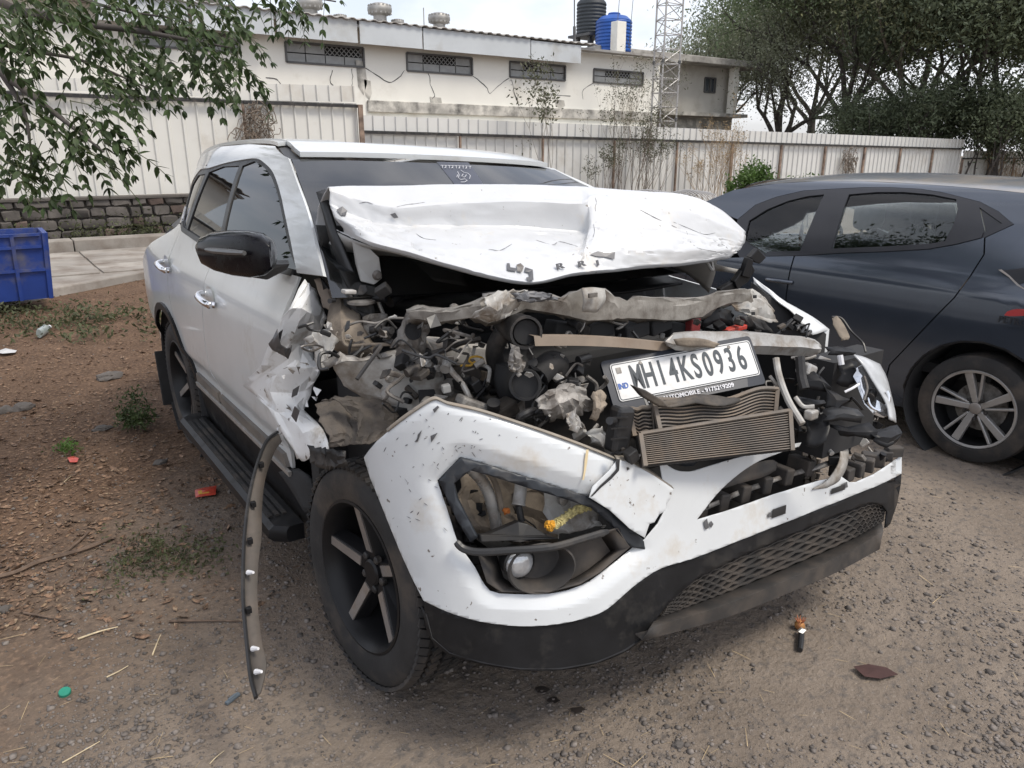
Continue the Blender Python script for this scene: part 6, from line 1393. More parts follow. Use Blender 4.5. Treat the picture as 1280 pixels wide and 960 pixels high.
# door handle, door mirror, filler flap, tail lamp
ph = T2(975, 352); MB().tube([s2(ph[0]+.10, ph[1], .0), s2(ph[0]+.08, ph[1]+.004, .028), s2(ph[0]-.06, ph[1]+.008, .028), s2(ph[0]-.09, ph[1]+.006, .0)], .013, 8).build('door_handle', M_car, hat, smooth=60)
fpx = [T2(*p) for p in ((1246,380),(1249,372),(1257,370),(1280,370),(1290,371),(1292,400),(1288,410),(1262,409),(1250,405),(1246,396))]
hp('filler_flap', fpx, M_car, off=.004, solid=.004, step=.1)
M_redp = pm('red_print', (.35, .03, .03), .5); M_darkp = pm('dark_print', (.012, .012, .014), .6)
def hmark(name, px, mat, off=.009): return hp(name, [T2(*p) for p in px], mat, off=off, solid=.001, step=.2)
hmark('fuel_emblem', [(1256,394),(1260,389),(1266,387),(1272,386),(1282,386),(1290,390),(1290,395),(1280,394.5),(1270,395),(1262,395)], M_redp)
q0 = T2(1270, 402); pp = s2(*q0, .009); letters('fuel_lettering', 'PETROL', pp, s2(q0[0]-.05, q0[1], .009)-s2(q0[0]+.05, q0[1], .009), Vector((.1, 0, 1)), .045, M_darkp, hat, .0005, (1, 1), .0006)
tl = [T2(*p) for p in ((1250,338),(1262,337),(1285,334),(1300,332),(1300,352),(1285,350),(1272,356))]
hp('tail_lamp', tl, M_gloss, off=.006, solid=.012, step=.1)
hp('lamp_edge', [T2(*p) for p in ((1249,337),(1262,346),(1272,356.5),(1282,362),(1281,360),(1273,354),(1263,344),(1253,336.5))], M_alloy, off=.010, solid=.004, step=.1)
# lower body crease
# wheels
M_alloy2 = pm('bright_alloy', (.40, .395, .39), .35, .6, dirt=(.25, .22, .19), damt=.35)
def wheel_h(c, sx, spin):
    M = Matrix.Translation(c) @ Matrix.Rotation(R(-90 if sx < 0 else 90), 4, 'Y') @ Matrix.Rotation(spin, 4, 'Z')
    m = MB(); h = .0975
    m.lathe([(.212, -h*.85), (.225, -h), (.27, -h*1.02), (.295, -h*.9), (.302, -h*.6), (.304, 0), (.302, h*.6), (.295, h*.9), (.27, h*1.02), (.225, h), (.212, h*.85)], 64, M)
    ty = m.build('wheel', M_rubber, hat, smooth=45)
    MB().lathe([(.214, h*.80), (.220, h*.92), (.212, h*.97), (.203, h*.90), (.198, h*.6), (.19, -.05), (0, -.055)], 48, M).build('rim', M_rimdark, ty, smooth=40)
    MB().lathe([(.222, h*.90), (.2155, h*.99), (.203, h*.945)], 48, M).build('rim_edge', M_alloy2, ty)
    MB().lathe([(.135, -.02), (.135, 0), (.05, 0), (0, .0)], 28, M).build('brake_disc', M_steel, ty)
    for k in range(5):
        q = M @ Matrix.Rotation(2*math.pi*k/5, 4, 'Z')
        for sg, (r0, w0, r1, w1, sk) in ((1, (.030, .016, .206, .022, .018)), (-1, (.040, .007, .205, .008, -.058))):
            b = [(r0, -w0 + (0 if sg > 0 else -.018), .060), (r0, w0 + (0 if sg > 0 else -.018), .060), (r1, w1+sk, .084), (r1, -w1+sk, .084)]
            P = [q @ Vector(p) for p in b] + [q @ Vector((p[0], p[1]*1.0, p[2]-.03)) for p in b]
            MB().add(P, [(0,1,2,3),(7,6,5,4),(0,4,5,1),(1,5,6,2),(2,6,7,3),(3,7,4,0)]).build('spoke', M_alloy2, ty, smooth=0, bevel=.004)
        MB().lathe([(.009, .0), (.009, .012), (0, .014)], 8, q @ Matrix.Translation((.050, .028, .058))).build('lug_nut', M_dark, ty)
    MB().lathe([(.032, .04), (.032, .064), (.027, .067), (0, .068)], 24, M).build('hub_cap', M_alloy, ty)
    return ty
wheel_h((XC-.765, RY, .302), -1, R(12)); wheel_h((XC+.765, RY, .302), 1, R(40)); wheel_h((XC-.765, FYh, .302), -1, R(33)); wheel_h((XC+.765, FYh, .302), 1, R(5))
for cy in (RY, FYh):
    for sx in (-1, 1): MB().lathe([(.375, -.0), (.375, .30), (0, .30)], 28, Matrix.Translation((XC + sx*.86, cy, .30)) @ Matrix.Rotation(R(-90*sx), 4, 'Y')).build('wheel_housing', M_int, hat, solid=.006)
    mir2(hp('arch_edge', a2(cy, .386, -10, 190) + a2(cy, .376, 190, -10), M_black, off=.002, solid=.03, step=.3))
# ------------------------------------------------------------ trees and shrubs
M_bark = pm('dark_bark', (.085, .074, .066), .9, var=.3, scale=4, bump=.4, bscale=20)
M_barkp = pm('pale_bark', (.20, .17, .145), .9, var=.3, scale=4)
def translucent(m, k):
    n = m.node_tree.nodes; l = m.node_tree.links; b = n['Principled BSDF']; t = n.new('ShaderNodeBsdfTranslucent'); x = n.new('ShaderNodeMixShader'); x.inputs[0].default_value = k
    src = b.inputs['Base Color'].links[0].from_socket; l.new(src, t.inputs['Color']); l.new(b.outputs[0], x.inputs[1]); l.new(t.outputs[0], x.inputs[2]); l.new(x.outputs[0], n['Material Output'].inputs['Surface']); return m
def leafm(name, c, var=.45): return translucent(pm(name, tuple(q*1.6 for q in c), .6, var=var, scale=1.3), .4)  # far foliage colour lightened to stand in for distance haze
def leafm2(name, c, sc=9.0, var=.5, trans=.25):
    m = pm(name, c, .55, var=var, scale=sc, spec=.35); b = m.node_tree.nodes['Principled BSDF']; b.inputs['Transmission Weight'].default_value = 0.0; b.inputs['Subsurface Weight'].default_value = 0.0
    return translucent(m, .3)
M_leafA = leafm('grey_green_foliage', (.135, .145, .098)); M_leafB = leafm('mid_green_foliage', (.095, .122, .062)); M_leafC = leafm('dark_green_foliage', (.072, .088, .052)); M_leafD = leafm('olive_foliage', (.118, .125, .068))
def hdir(u): d = ray(u, 192); d = Vector((d.x, d.y, 0)); return d.normalized()
def gpos(u, r): p = CAM + hdir(u)*r; return Vector((p.x, p.y, 0))
def grow(mb, p, d, L, r, depth, tips, rs, spread=.7, nseg=4, up=.12, sides=6):
    pts = [p.copy()]; rad = [r]; q = p.copy(); dd = d.copy()
    for i in range(nseg):
        dd = (dd + Vector((rs.uniform(-1, 1), rs.uniform(-1, 1), rs.uniform(-.6, .9)))*.17 + Vector((0, 0, up*.3))).normalized(); q = q + dd*(L/nseg); pts.append(q.copy()); rad.append(r*(1-.45*(i+1)/nseg))
    mb.tube(pts, rad, sides, cap=False)
    if depth <= 0: tips.append(q.copy()); tips.append(pts[-2].copy()); return
    for k in range(rs.choice((2, 3, 3))):
        a = rs.uniform(0, 2*math.pi); o = dd.orthogonal().normalized(); o.rotate(Matrix.Rotation(a, 3, dd)); nd = (dd + o*spread*rs.uniform(.6, 1.3) + Vector((0, 0, up))).normalized()
        st = pts[rs.choice((-1, -1, -2))]; grow(mb, st, nd, L*rs.uniform(.62, .85), r*.55, depth-1, tips, rs, spread, nseg, up, max(4, sides-1))
def leaf_cloud(name, tips, per, sig, size, mat, parent, seed):
    rg_ = np.random.default_rng(seed); T_ = np.array([[t.x, t.y, t.z] for t in tips]); n = len(T_)*per
    C_ = np.repeat(T_, per, 0) + rg_.normal(0, 1, (n, 3))*np.array(sig)
    C_ = C_[C_[:, 2] > .4]; n = len(C_)
    global rng; old = rng; rng = rg_; rt = rand_rot(n); rng = old
    lv = [(-1,0,0),(0,.42,.10),(1,0,.0),(0,-.42,.10)]; lf = [(0,1,2),(0,2,3)]
    o = scatter(name, lv, lf, C_, rg_.uniform(size*.55, size*1.3, n), rt, mat); setpar(o, parent); return o
def tree(name, label, u, r, h, seed, mat, per=60, sig=(.55,.55,.42), size=.13, depth=4, spread=.75, trunk=.28, bark=M_bark, lean=(0, 0), L0=.34, group='trees behind the fence'):
    rs = random.Random(seed); b = gpos(u, r); t = thing(name, b, label, 'tree', group); mb = MB(); tips = []
    L = h*L0; d = Vector((lean[0], lean[1], 1)).normalized(); pts = [b + Vector((0, 0, -.2)), b + d*L*.5 + Vector((.1, 0, 0)), b + d*L]
    mb.tube(pts, [trunk*1.25, trunk, trunk*.8], 9, cap=False)
    for k in range(4):
        a = 2*math.pi*k/4 + rs.uniform(-.5, .5); nd = Vector((math.cos(a)*.8, math.sin(a)*.8, rs.uniform(.7, 1.3))).normalized(); grow(mb, pts[-1] - d*rs.uniform(0, L*.25), nd, h*.24, trunk*.55, depth-1, tips, rs, spread)
    grow(mb, pts[-1], d, h*.26, trunk*.6, depth-1, tips, rs, spread)
    mb.build('trunk', bark, t, smooth=60, recalc=False)
    leaf_cloud('crown', tips, per, sig, size, mat, t, seed); return t
tree('feathery_tree', 'sparse grey-green tree with dark crooked limbs right of the office block', 972, 44, 10.5, 3, M_leafA, per=83, sig=(0.60,0.60,0.48), size=0.072, spread=.95, L0=.22)
tree('broadleaf_tree', 'mid green tree rising behind the fence right of the crooked tree', 1050, 43, 14.0, 8, M_leafB, per=243, sig=(0.90,0.90,0.72), size=0.090, L0=.26)
tree('broadleaf_tree', 'olive tree with pale bare twigs over the grey car roof', 1135, 41, 13.5, 12, M_leafD, per=275, sig=(0.96,0.96,0.78), size=0.090, L0=.24, bark=M_barkp)
tree('broadleaf_tree', 'dark dense tree at the right edge above the low fence', 1240, 39, 12.5, 21, M_leafC, per=486, sig=(1.08,1.08,0.96), size=0.096, L0=.18)
tree('broadleaf_tree', 'dark tree rising behind the olive tree', 1180, 50, 13.0, 31, M_leafC, per=356, sig=(1.,1.,.9), size=0.108, L0=.2)
tree('broadleaf_tree', 'tall grey-green tree behind the mid green one', 1010, 56, 15.0, 33, M_leafA, per=259, sig=(1.08,1.08,0.96), size=0.102, L0=.28)
tree('broadleaf_tree', 'dark tree just past the right edge of the low fence', 1330, 42, 13.0, 41, M_leafC, per=356, sig=(1.,1.,.9), size=0.108, L0=.2)
tree('broadleaf_tree', 'grey-green tree directly behind the flat office roof', 885, 48, 8.8, 55, M_leafA, per=129, sig=(0.72,0.72,0.60), size=0.084, L0=.3)
# undergrowth closing the gap under the dark trees
for i, (u, r, w, h) in enumerate(((1075, 38, 3.2, 3.0), (1150, 38, 3.5, 3.4), (1230, 38, 3.5, 3.2), (1290, 38, 3.0, 3.0))):
    rs = random.Random(70+i); b = gpos(u, r); t = thing('thicket', b, ['low thicket behind the fence left of the olive tree', 'dark thicket under the olive tree', 'dark thicket behind the end of the tall fence', 'dark thicket behind the low creeper fence'][i], 'shrub', 'thickets behind the fence')
    tips = []; mb = MB()
    for k in range(7): grow(mb, b + Vector((rs.uniform(-w/2, w/2), rs.uniform(-.8, .8), 0)), Vector((rs.uniform(-.4, .4), rs.uniform(-.4, .4), 1)).normalized(), h*.55, .05, 2, tips, rs, .8, 3)
    mb.build('stems', M_bark, t, smooth=60, recalc=False); leaf_cloud('foliage', tips, 130, (.5,.5,.45), .075, M_leafC, t, 90+i)
# dry shrubs before the fence
M_twig = pm('dry_twig', (.17, .135, .105), .9, var=.35, scale=6); M_twigt = pm('tan_twig', (.33, .24, .155), .9, var=.3, scale=6); M_sml = leafm2('dull_small_leaf', (.10, .105, .062), 5); M_grn = leafm2('bright_weed_leaf', (.075, .135, .030), 7); M_drygr = leafm2('dry_grass', (.34, .25, .14), 7)
def shrub(name, label, u, y, specs, mt, leaf, per, size, seed, sig=.07, cat='shrub', depth=3, spread=.45, leafname='foliage', r0=.012):
    rs = random.Random(seed); base = aY(u, 240, y); base.z = 0; t = thing(name, base, label, cat); mb = MB(); tips = []
    for (du, h, lx, n) in specs:
        for k in range(n):
            p = base + Vector((du + rs.uniform(-.12, .12), rs.uniform(-.2, .2), 0)); d = Vector((lx + rs.uniform(-.22, .22), rs.uniform(-.2, .2), 1)).normalized()
            grow(mb, p, d, h*rs.uniform(.4, .55), r0, depth, tips, rs, spread, 4, .25, 4)
    mb.build('stems', mt, t, smooth=0, recalc=False)
    if per: leaf_cloud(leafname, tips, per, (sig,)*3, size, leaf, t, seed)
    return t
shrub('dry_shrub', 'tall half-bare shrub with fine twigs before the fence behind the bonnet', 790, 12.6, [(-.6, 3.0, .02, 6), (.1, 2.5, .15, 8), (.5, 1.8, .45, 8), (-.8, 1.4, -.35, 5)], M_twig, M_sml, 5, .028, 5, .05)
shrub('dry_shrub', 'tan dried shrub fanning out before the fence left of the grey car', 895, 12.4, [(0, 2.2, .12, 8), (.3, 1.6, .35, 6), (-.3, 1.3, -.25, 6)], M_twigt, M_drygr, 3, .025, 9, .05)
shrub('sapling', 'thin young sapling with feathery leaves before the fence behind the windscreen', 683, 12.8, [(0, 3.0, -.02, 2)], M_twig, M_sml, 14, .05, 15, .11, 'sapling', 2, .5)
shrub('sapling', 'thin bare stem leaning left beside the sapling behind the windscreen', 668, 12.9, [(0, 2.5, -.08, 1)], M_twig, M_sml, 4, .035, 16, .08, 'sapling', 1, .3)
shrub('leafy_weed', 'bright green leafy bush between bonnet tip and grey car', 936, 10.5, [(-.2, 1.05, -.1, 6), (.15, 1.15, .1, 7), (.4, .9, .25, 5)], M_twig, M_grn, 16, .045, 18, .08, 'bush', 2, .5)
shrub('leafy_weed', 'green weeds seen through the front window of the grey car', 985, 8.5, [(-.5, .8, -.1, 6), (.3, .9, .1, 7), (1.0, .8, .2, 6)], M_twig, M_grn, 12, .05, 19, .1, 'bush', 2, .5)
# dry creepers on the fence
def creeper(label, u0, v0, u1, v1, y, n, seed, mt):
    rs = random.Random(seed); c = aY((u0+u1)/2, v1, y); t = thing('dry_creeper', c, label, 'creeper'); mb = MB()
    for k in range(n):
        u = rs.uniform(u0, u1); v = rs.uniform(v0, v1); P = [aY(u, v, y-rs.uniform(0, .1))]
        for _ in range(5): P.append(P[-1] + Vector((rs.uniform(-.13, .13), rs.uniform(-.03, .03), rs.uniform(-.22, .10))))
        mb.tube(cr(P, 2), rs.uniform(.004, .010), 4)
    mb.build('stems', mt, t, smooth=0); return t
creeper('dead grey creeper clinging to the tall fence above the white roof', 306, 130, 336, 182, FY-.14, 110, 4, M_twig)
creeper('dead creeper hanging on the fence above the grey car', 1056, 185, 1070, 210, FY-.14, 80, 5, M_twig)
creeper('brown creeper over the low fence at the right edge', 1232, 188, 1282, 222, FY-.14, 200, 6, M_twigt)
# weeds at the wall and kerb, as one ground cover each
def weeds(name, label, pts, per, sig, size, mat, seed):
    rg_ = np.random.default_rng(seed); P = np.array([[p.x, p.y, p.z] for p in pts]); n = len(P)*per; C_ = np.repeat(P, per, 0) + np.abs(rg_.normal(0, 1, (n, 3)))*np.array([0,0,sig[2]]) + rg_.normal(0, 1, (n, 3))*np.array([sig[0], sig[1], 0])
    global rng; old = rng; rng = rg_; rt = rand_rot(n); rng = old
    o = scatter(name, [(-1,0,0),(0,.4,.1),(1,0,0),(0,-.4,.1)], [(0,1,2),(0,2,3)], C_, rg_.uniform(size*.5, size*1.3, n), rt, mat); return stuff(o, label, 'weeds')
M_weed = leafm2('dusty_weed', (.085, .095, .045), 6)
rs = random.Random(2)
weeds('wall_weeds', 'dusty green weeds along the foot of the stone wall', [Vector((rs.uniform(-2.5, 4), FY-.45+rs.uniform(-.15, .1), .15)) for _ in range(70)], 60, (.16, .10, .20), .035, M_weed, 3)
weeds('kerb_weeds', 'low weeds along the pavement edge', [aZ(rs.uniform(-20, 215), rs.uniform(385, 425), .02) for _ in range(34)], 45, (.13, .13, .06), .028, M_weed, 4)
weeds('grass_patch', 'flattened green weeds on the earth left of the wheel', [aZ(rs.gauss(200, 34), rs.gauss(695, 16), .008) for _ in range(42)], 26, (.05, .05, .006), .011, leafm2('crushed_grass', (.105, .115, .055), 9), 5)
weeds('grass_patch', 'small green tuft on the red earth near the wrapper', [aZ(rs.gauss(88, 6), rs.gauss(563, 3), .01) for _ in range(6)], 24, (.03, .03, .02), .014, M_grn, 6)
sg = thing('leafy_sprig', aZ(185, 535), 'broken green leafy sprig lying by the rear wheel', 'sprig'); mb = MB(); tips = []; rs = random.Random(3)
for k in range(6): grow(mb, aZ(200, 520, .05), Vector((-.8+rs.uniform(-.5, .3), rs.uniform(-.6, .2), rs.uniform(.0, .35))).normalized(), .13, .004, 1, tips, rs, .7, 3, 0, 4)
mb.build('stem', M_twig, sg, smooth=0, recalc=False); leaf_cloud('foliage', [Vector((t.x, t.y, max(.03, t.z)+.4)) for t in tips], 26, (.03,)*3, .014, leafm2('dark_sprig_leaf', (.06, .085, .03), 20), sg, 7).location.z -= .4
weeds('litter_band', 'dry brown leaves drifted along the foot of the wall', [Vector((rs.uniform(-2.5, 5), FY-.75+rs.uniform(-.3, .25), .02)) for _ in range(80)], 40, (.15, .12, .03), .03, M_lit, 9)

# ------------------------------------------------------------ overhanging tree at the upper left
nt = thing('overhanging_tree', (-5.6, 3.6, 0), 'leafy tree at left whose drooping branches hang over the white car', 'tree')
M_leafn = leafm2('neem_leaf', (.048, .076, .026), 16, .6)
mb = MB()
trunk_top = Vector((-4.9, 3.2, 3.6)); mb.tube(cr([Vector((-5.6, 3.6, -.2)), Vector((-5.5, 3.5, 1.5)), trunk_top], 4), [.26]*3 + [.24, .22, .21, .2, .19, .18], 10, cap=False)
rs = random.Random(8); crown_tips = []
for d in ((.8, .1, .55), (.3, .9, .6), (-.8, .3, .7), (.5, -.7, .6), (.75, .6, .4)): grow(mb, trunk_top, Vector(d).normalized(), 1.6, .11, 4, crown_tips, rs, .75, 4, .02, 6)
limbs = [[trunk_top, Vector((-3.6, 2.4, 3.55)), aD(-60, -30, 3.9), aD(60, 20, 3.6), aD(180, 40, 3.5), aD(290, 60, 3.4)],
         [trunk_top, Vector((-3.7, 2.0, 3.1)), aD(-70, 30, 3.6), aD(0, 88, 3.3), aD(60, 135, 3.2), aD(130, 190, 3.1)],
         [aD(-70, 30, 3.6), aD(20, 60, 3.5), aD(100, 75, 3.5), aD(185, 110, 3.45)], [Vector((-3.6, 2.4, 3.55)), aD(150, -60, 4.0), aD(300, -20, 3.9), aD(420, 2, 3.9)], [aD(-60, -30, 3.9), aD(40, -20, 3.7), aD(140, 10, 3.6), aD(230, 25, 3.5)], [aD(0, 88, 3.3), aD(30, 140, 3.25), aD(40, 200, 3.2)]]
lb_ = []
for L in limbs: P = cr(L, 6); lb_.append(P); mb.tube(P, [lerp(.045 if L[0] is trunk_top else .016, .0035, i/(len(P)-1)) for i in range(len(P))], 6, cap=False)
mb.build('trunk', M_bark, nt, smooth=60, recalc=False)
# compound leaves: a drooping stalk with paired leaflets
leaf_me = bpy.data.meshes.new('leaf'); lv = []; lfc = []
prof = [(0, 0), (.20, .19), (.45, .22), (.75, .12), (1.0, 0)]
for i, (x, w) in enumerate(prof): lv += [(x, -w + .05*x*x, -.10*x*x + .05*w), (x, .05*x*x, -.10*x*x - .02), (x, w + .05*x*x, -.10*x*x + .05*w)]
for i in range(4): lfc += [(3*i, 3*i+3, 3*i+4, 3*i+1), (3*i+1, 3*i+4, 3*i+5, 3*i+2)]
leaf_me.from_pydata(lv, [], lfc); leaf_me.materials.append(M_leafn)
leaf_M = []; stalk = MB(); rs = random.Random(17)
def spray(p, d, L, n, size):
    pts = [p]; dd = d.copy()
    for i in range(n): dd = (dd + Vector((0, 0, -.16))).normalized(); pts.append(pts[-1] + dd*(L/n))
    stalk.tube(pts, [.0022]+[.0016]*(len(pts)-1), 4, cap=False)
    side0 = dd.cross(Vector((0, 0, 1))).normalized() if abs(dd.z) < .95 else Vector((1, 0, 0)); roll = rs.uniform(-.9, .9)
    for i in range(1, len(pts)):
        t = (pts[i]-pts[i-1]).normalized(); sd = side0.copy(); sd.rotate(Matrix.Rotation(roll, 3, t)); 
        for sg_ in ((-1, 1) if i < len(pts)-1 else (-1, 1, 0)):
            ld = (t*.75 + sd*sg_*.95 + Vector((0, 0, -.28)) + Vector((rs.uniform(-1, 1), rs.uniform(-1, 1), rs.uniform(-1, 1)))*.22).normalized()
            nrm = (Vector((0, 0, 1)) + Vector((rs.uniform(-1, 1), rs.uniform(-1, 1), rs.uniform(-1, 1)))*.55); yv = nrm.cross(ld).normalized(); zv = ld.cross(yv); s = size*rs.uniform(.8, 1.2)*(1-.25*i/len(pts))
            o = pts[i]; leaf_M.append(Matrix(((ld.x*s, yv.x*s, zv.x*s, o.x), (ld.y*s, yv.y*s, zv.y*s, o.y), (ld.z*s, yv.z*s, zv.z*s, o.z), (0, 0, 0, 1))))
zones2 = [(-20, 300, -30, 35, 3.2, 4.0, 86), (300, 420, -25, 0, 3.6, 4.0, 14), (150, 305, 40, 92, 3.3, 3.7, 38), (90, 170, 40, 90, 3.3, 3.7, 15), (-25, 40, 40, 200, 3.0, 3.4, 32), (40, 140, 120, 190, 3.0, 3.3, 32), (-25, 120, -25, 60, 2.9, 3.3, 26), (100, 140, 90, 120, 3.1, 3.4, 5)]
for (u0, u1, v0, v1, d0, d1, n) in zones2:
    for k in range(n):
        p = aD(rs.uniform(u0, u1), rs.uniform(v0, v1), rs.uniform(d0, d1)); d = (RT*rs.uniform(-.4, 1.1) + Vector((0, 0, -1))*rs.uniform(.0, .8) + Vector((rs.uniform(-.5, .5), rs.uniform(-.5, .5), 0))).normalized()
        spray(p, d, rs.uniform(.17, .28), rs.randint(4, 6), .058)
stalk.build('leaf_stalks', pm('green_stalk', (.07, .08, .035), .7), nt, smooth=0, recalc=False)['kind'] = 'stuff'
def vis_size(M): 
    q = M.translation - CAM; z = q.dot(FW); u = 640 + FPX*q.dot(RT)/z; v = 480 - FPX*q.dot(UP)/z
    return (0 if 0 <= u <= 1280 and 0 <= v <= 960 else 1, z - (v+u*.3)*.004)
leaf_M.sort(key=vis_size)
for M in leaf_M[:300]:
    o = bpy.data.objects.new('leaf', leaf_me); COL.objects.link(o); o.matrix_world = M; setpar(o, nt)
def join_leaves(name, Ms, me, mat, parent):
    bv = np.array([v.co[:] for v in me.vertices]); bf = np.array([p.vertices[:] for p in me.polygons]); A = np.array([[list(r) for r in M] for M in Ms]); k = len(Ms)
    V = np.einsum('kij,nj->kni', A[:, :3, :3], bv) + A[:, None, :3, 3]; F_ = (bf[None] + (np.arange(k)*len(bv))[:, None, None]).reshape(-1, 4)
    m2 = bpy.data.meshes.new(name); m2.from_pydata(V.reshape(-1, 3).tolist(), [], F_.tolist()); m2.materials.append(mat); o = bpy.data.objects.new(name, m2); COL.objects.link(o); setpar(o, parent); o['kind'] = 'stuff'; return o
join_leaves('foliage', leaf_M[300:], leaf_me, M_leafn, nt)
ct = [p for p in crown_tips if p.z > 2.9]
rg7 = np.random.default_rng(7)
def inframe(p):
    q = p - CAM; z = q.dot(FW)
    if z < .3: return False
    u = 640 + FPX*q.dot(RT)/z; v = 480 - FPX*q.dot(UP)/z; return -60 < u < 1340 and v > -70
ct = [p for p in ct if not inframe(p)]
co = leaf_cloud('crown', ct, 60, (.28,.28,.2), .05, M_leafn, nt, 77)
# ------------------------------------------------------------ things lying about
def fix_z(p, dz=0): return Vector((p.x, p.y, gz(p.x, p.y) + dz))
# blue crate on the pavement
cb = aZ(66, 372, .13); M_cr = pm('blue_crate_plastic', (.013, .040, .205), .5, var=.15, scale=3, dirt=(.10, .10, .14), dscale=4, damt=.3); M_cri = pm('blue_crate_inside', (.015, .045, .22), .6)
cx1 = cb.x - .02; cy0 = cb.y; cw, cd, chh = .95, .60, .70
crt = thing('plastic_crate', (cx1-cw/2, cy0+cd/2, .13), 'large blue plastic crate standing on the pavement at left', 'crate')
def wallp(name, a, b, n):                        # one wall with ribs, flared outwards
    a, b = Vector(a), Vector(b); n = Vector(n); t = .02; up = Vector((0, 0, chh)) + n*.05
    MB().prism([a, b, b+up+(b-a).normalized()*.04, a+up-(b-a).normalized()*.04], -n*t).build(name, M_cr, crt, smooth=0)
    L = (b-a)
    for f in (.0, .28, .72, 1.0): q = a + L*f; MB().bar(q+n*.012, q+up+n*.012 + L.normalized()*(f-.5)*.08, .035, .03, up=n).build('rib', M_cr, crt, smooth=0)
    for f in (.45, .80, .98): q0 = a.lerp(a+up, f); q1 = b.lerp(b+up, f); MB().bar(q0+n*.012, q1+n*.012, .025, .03).build('rib', M_cr, crt, smooth=0)
z0 = .13; A = (cx1-cw, cy0, z0); B = (cx1, cy0, z0); C_ = (cx1, cy0+cd, z0); D_ = (cx1-cw, cy0+cd, z0)
wallp('wall', A, B, (0, -1, 0)); wallp('wall', B, C_, (1, 0, 0)); wallp('wall', C_, D_, (0, 1, 0)); wallp('wall', D_, A, (-1, 0, 0))
MB().box((cx1-cw/2, cy0+cd/2, z0+.02), (cw-.02, cd-.02, .03)).build('base', M_cri, crt, smooth=0)
MB().box((cx1-cw*.62, cy0-.05, z0+chh*.86), (.30, .012, .09)).build('handle_recess', M_cri, crt, smooth=0)
# stones
def rock(label, u, v, w, hgt, seed, mat=None):
    p = fix_z(aZ(u, v)); b = bmesh.new(); bmesh.ops.create_icosphere(b, subdivisions=3, radius=1)
    for q in b.verts:
        c = q.co.copy(); c *= 1 + noise.noise(c*1.3 + Vector((seed, 0, 0)))*.5 + noise.noise(c*3.5 + Vector((0, seed, 0)))*.16; q.co = Vector((c.x*w/2, c.y*w*.36, c.z*hgt*.6)) + p + Vector((0, 0, hgt*.28))
    me = bpy.data.meshes.new('stone'); b.to_mesh(me); b.free(); o = link_mesh('stone', me, mat or M_stone, None, 45); return tag(o, label, 'stone', 'loose stones')
for a in (('grey stone on the leaf litter left of the rear wheel', 136, 473, .18, .06, 1), ('flat dark stone on red earth below the rear wheel', 128, 537, .10, .03, 2), ('dark stone at the left edge near the litter', 6, 516, .11, .05, 3), ('small stone beside the flat dark stone', 200, 580, .07, .025, 4), ('grey stone at the left edge by the dry stick', 4, 765, .055, .025, 5), ('pebble near the bottom right of the yard', 848, 930, .035, .016, 6), ('dark cobble at the left edge in the weeds', 28, 512, .13, .05, 8)): rock(*a)
# sticks and straws
def stick(name, label, pts, r, mat, cat='stick', group=None):
    P = [fix_z(aZ(u, v), r*1.3 + dz) for u, v, dz in pts]; P = cr(P, 4); o = MB().tube(P, [r*lerp(1, .5, i/(len(P)-1)) for i in range(len(P))], 6).build(name, mat, None, smooth=60); return tag(o, label, cat, group)
M_stick = pm('brown_stick', (.13, .09, .065), .9, var=.3, scale=30); M_strw = pm('pale_straw', (.50, .41, .27), .7, var=.2, scale=30)
st = thing('dry_branch', fix_z(aZ(60, 710)), 'long dry branch lying across the earth at left', 'branch')
P = cr([fix_z(aZ(u, v), .012) for u, v in ((-20, 728), (18, 720), (50, 706), (105, 690), (140, 676))], 4); MB().tube(P, [.009]*len(P), 6).build('stem', M_stick, st)
P = cr([fix_z(aZ(u, v), .014) for u, v in ((80, 697), (100, 680), (112, 668))], 3); MB().tube(P, .005, 6).build('twig', M_stick, st)
stick('twig', 'dark twig on the earth left of the hanging trim', [(212, 779, 0), (250, 779, .004), (302, 778, 0)], .005, M_stick, 'twig')
stick('twig', 'short dark twig at lower left near the branch', [(30, 768, 0), (55, 773, .003), (82, 778, 0)], .005, M_stick, 'twig')
stick('straw', 'pale straw lying between the twigs at left', [(98, 802, 0), (125, 794, .004), (148, 787, 0)], .004, M_strw, 'straw')
stick('straw', 'upright-lying pale straw right of the longest straw', [(191, 822, 0), (196, 810, .003), (201, 796, 0)], .003, M_strw, 'straw')
stick('straw', 'short pale straw above the green cap', [(134, 850, 0), (148, 844, .002), (161, 836, 0)], .003, M_strw, 'straw')
stick('straw', 'thin forked straw at the bottom left', [(78, 955, 0), (100, 943, .002), (125, 928, 0)], .0025, M_strw, 'straw')
stick('straw', 'thin straw near the bottom under the trim', [(262, 955, 0), (270, 947, .002), (280, 938, 0)], .002, M_strw, 'straw')
stick('straw', 'pale straw on the litter by the red wrapper', [(76, 606, 0), (84, 600, .003), (92, 593, 0)], .003, M_strw, 'straw')
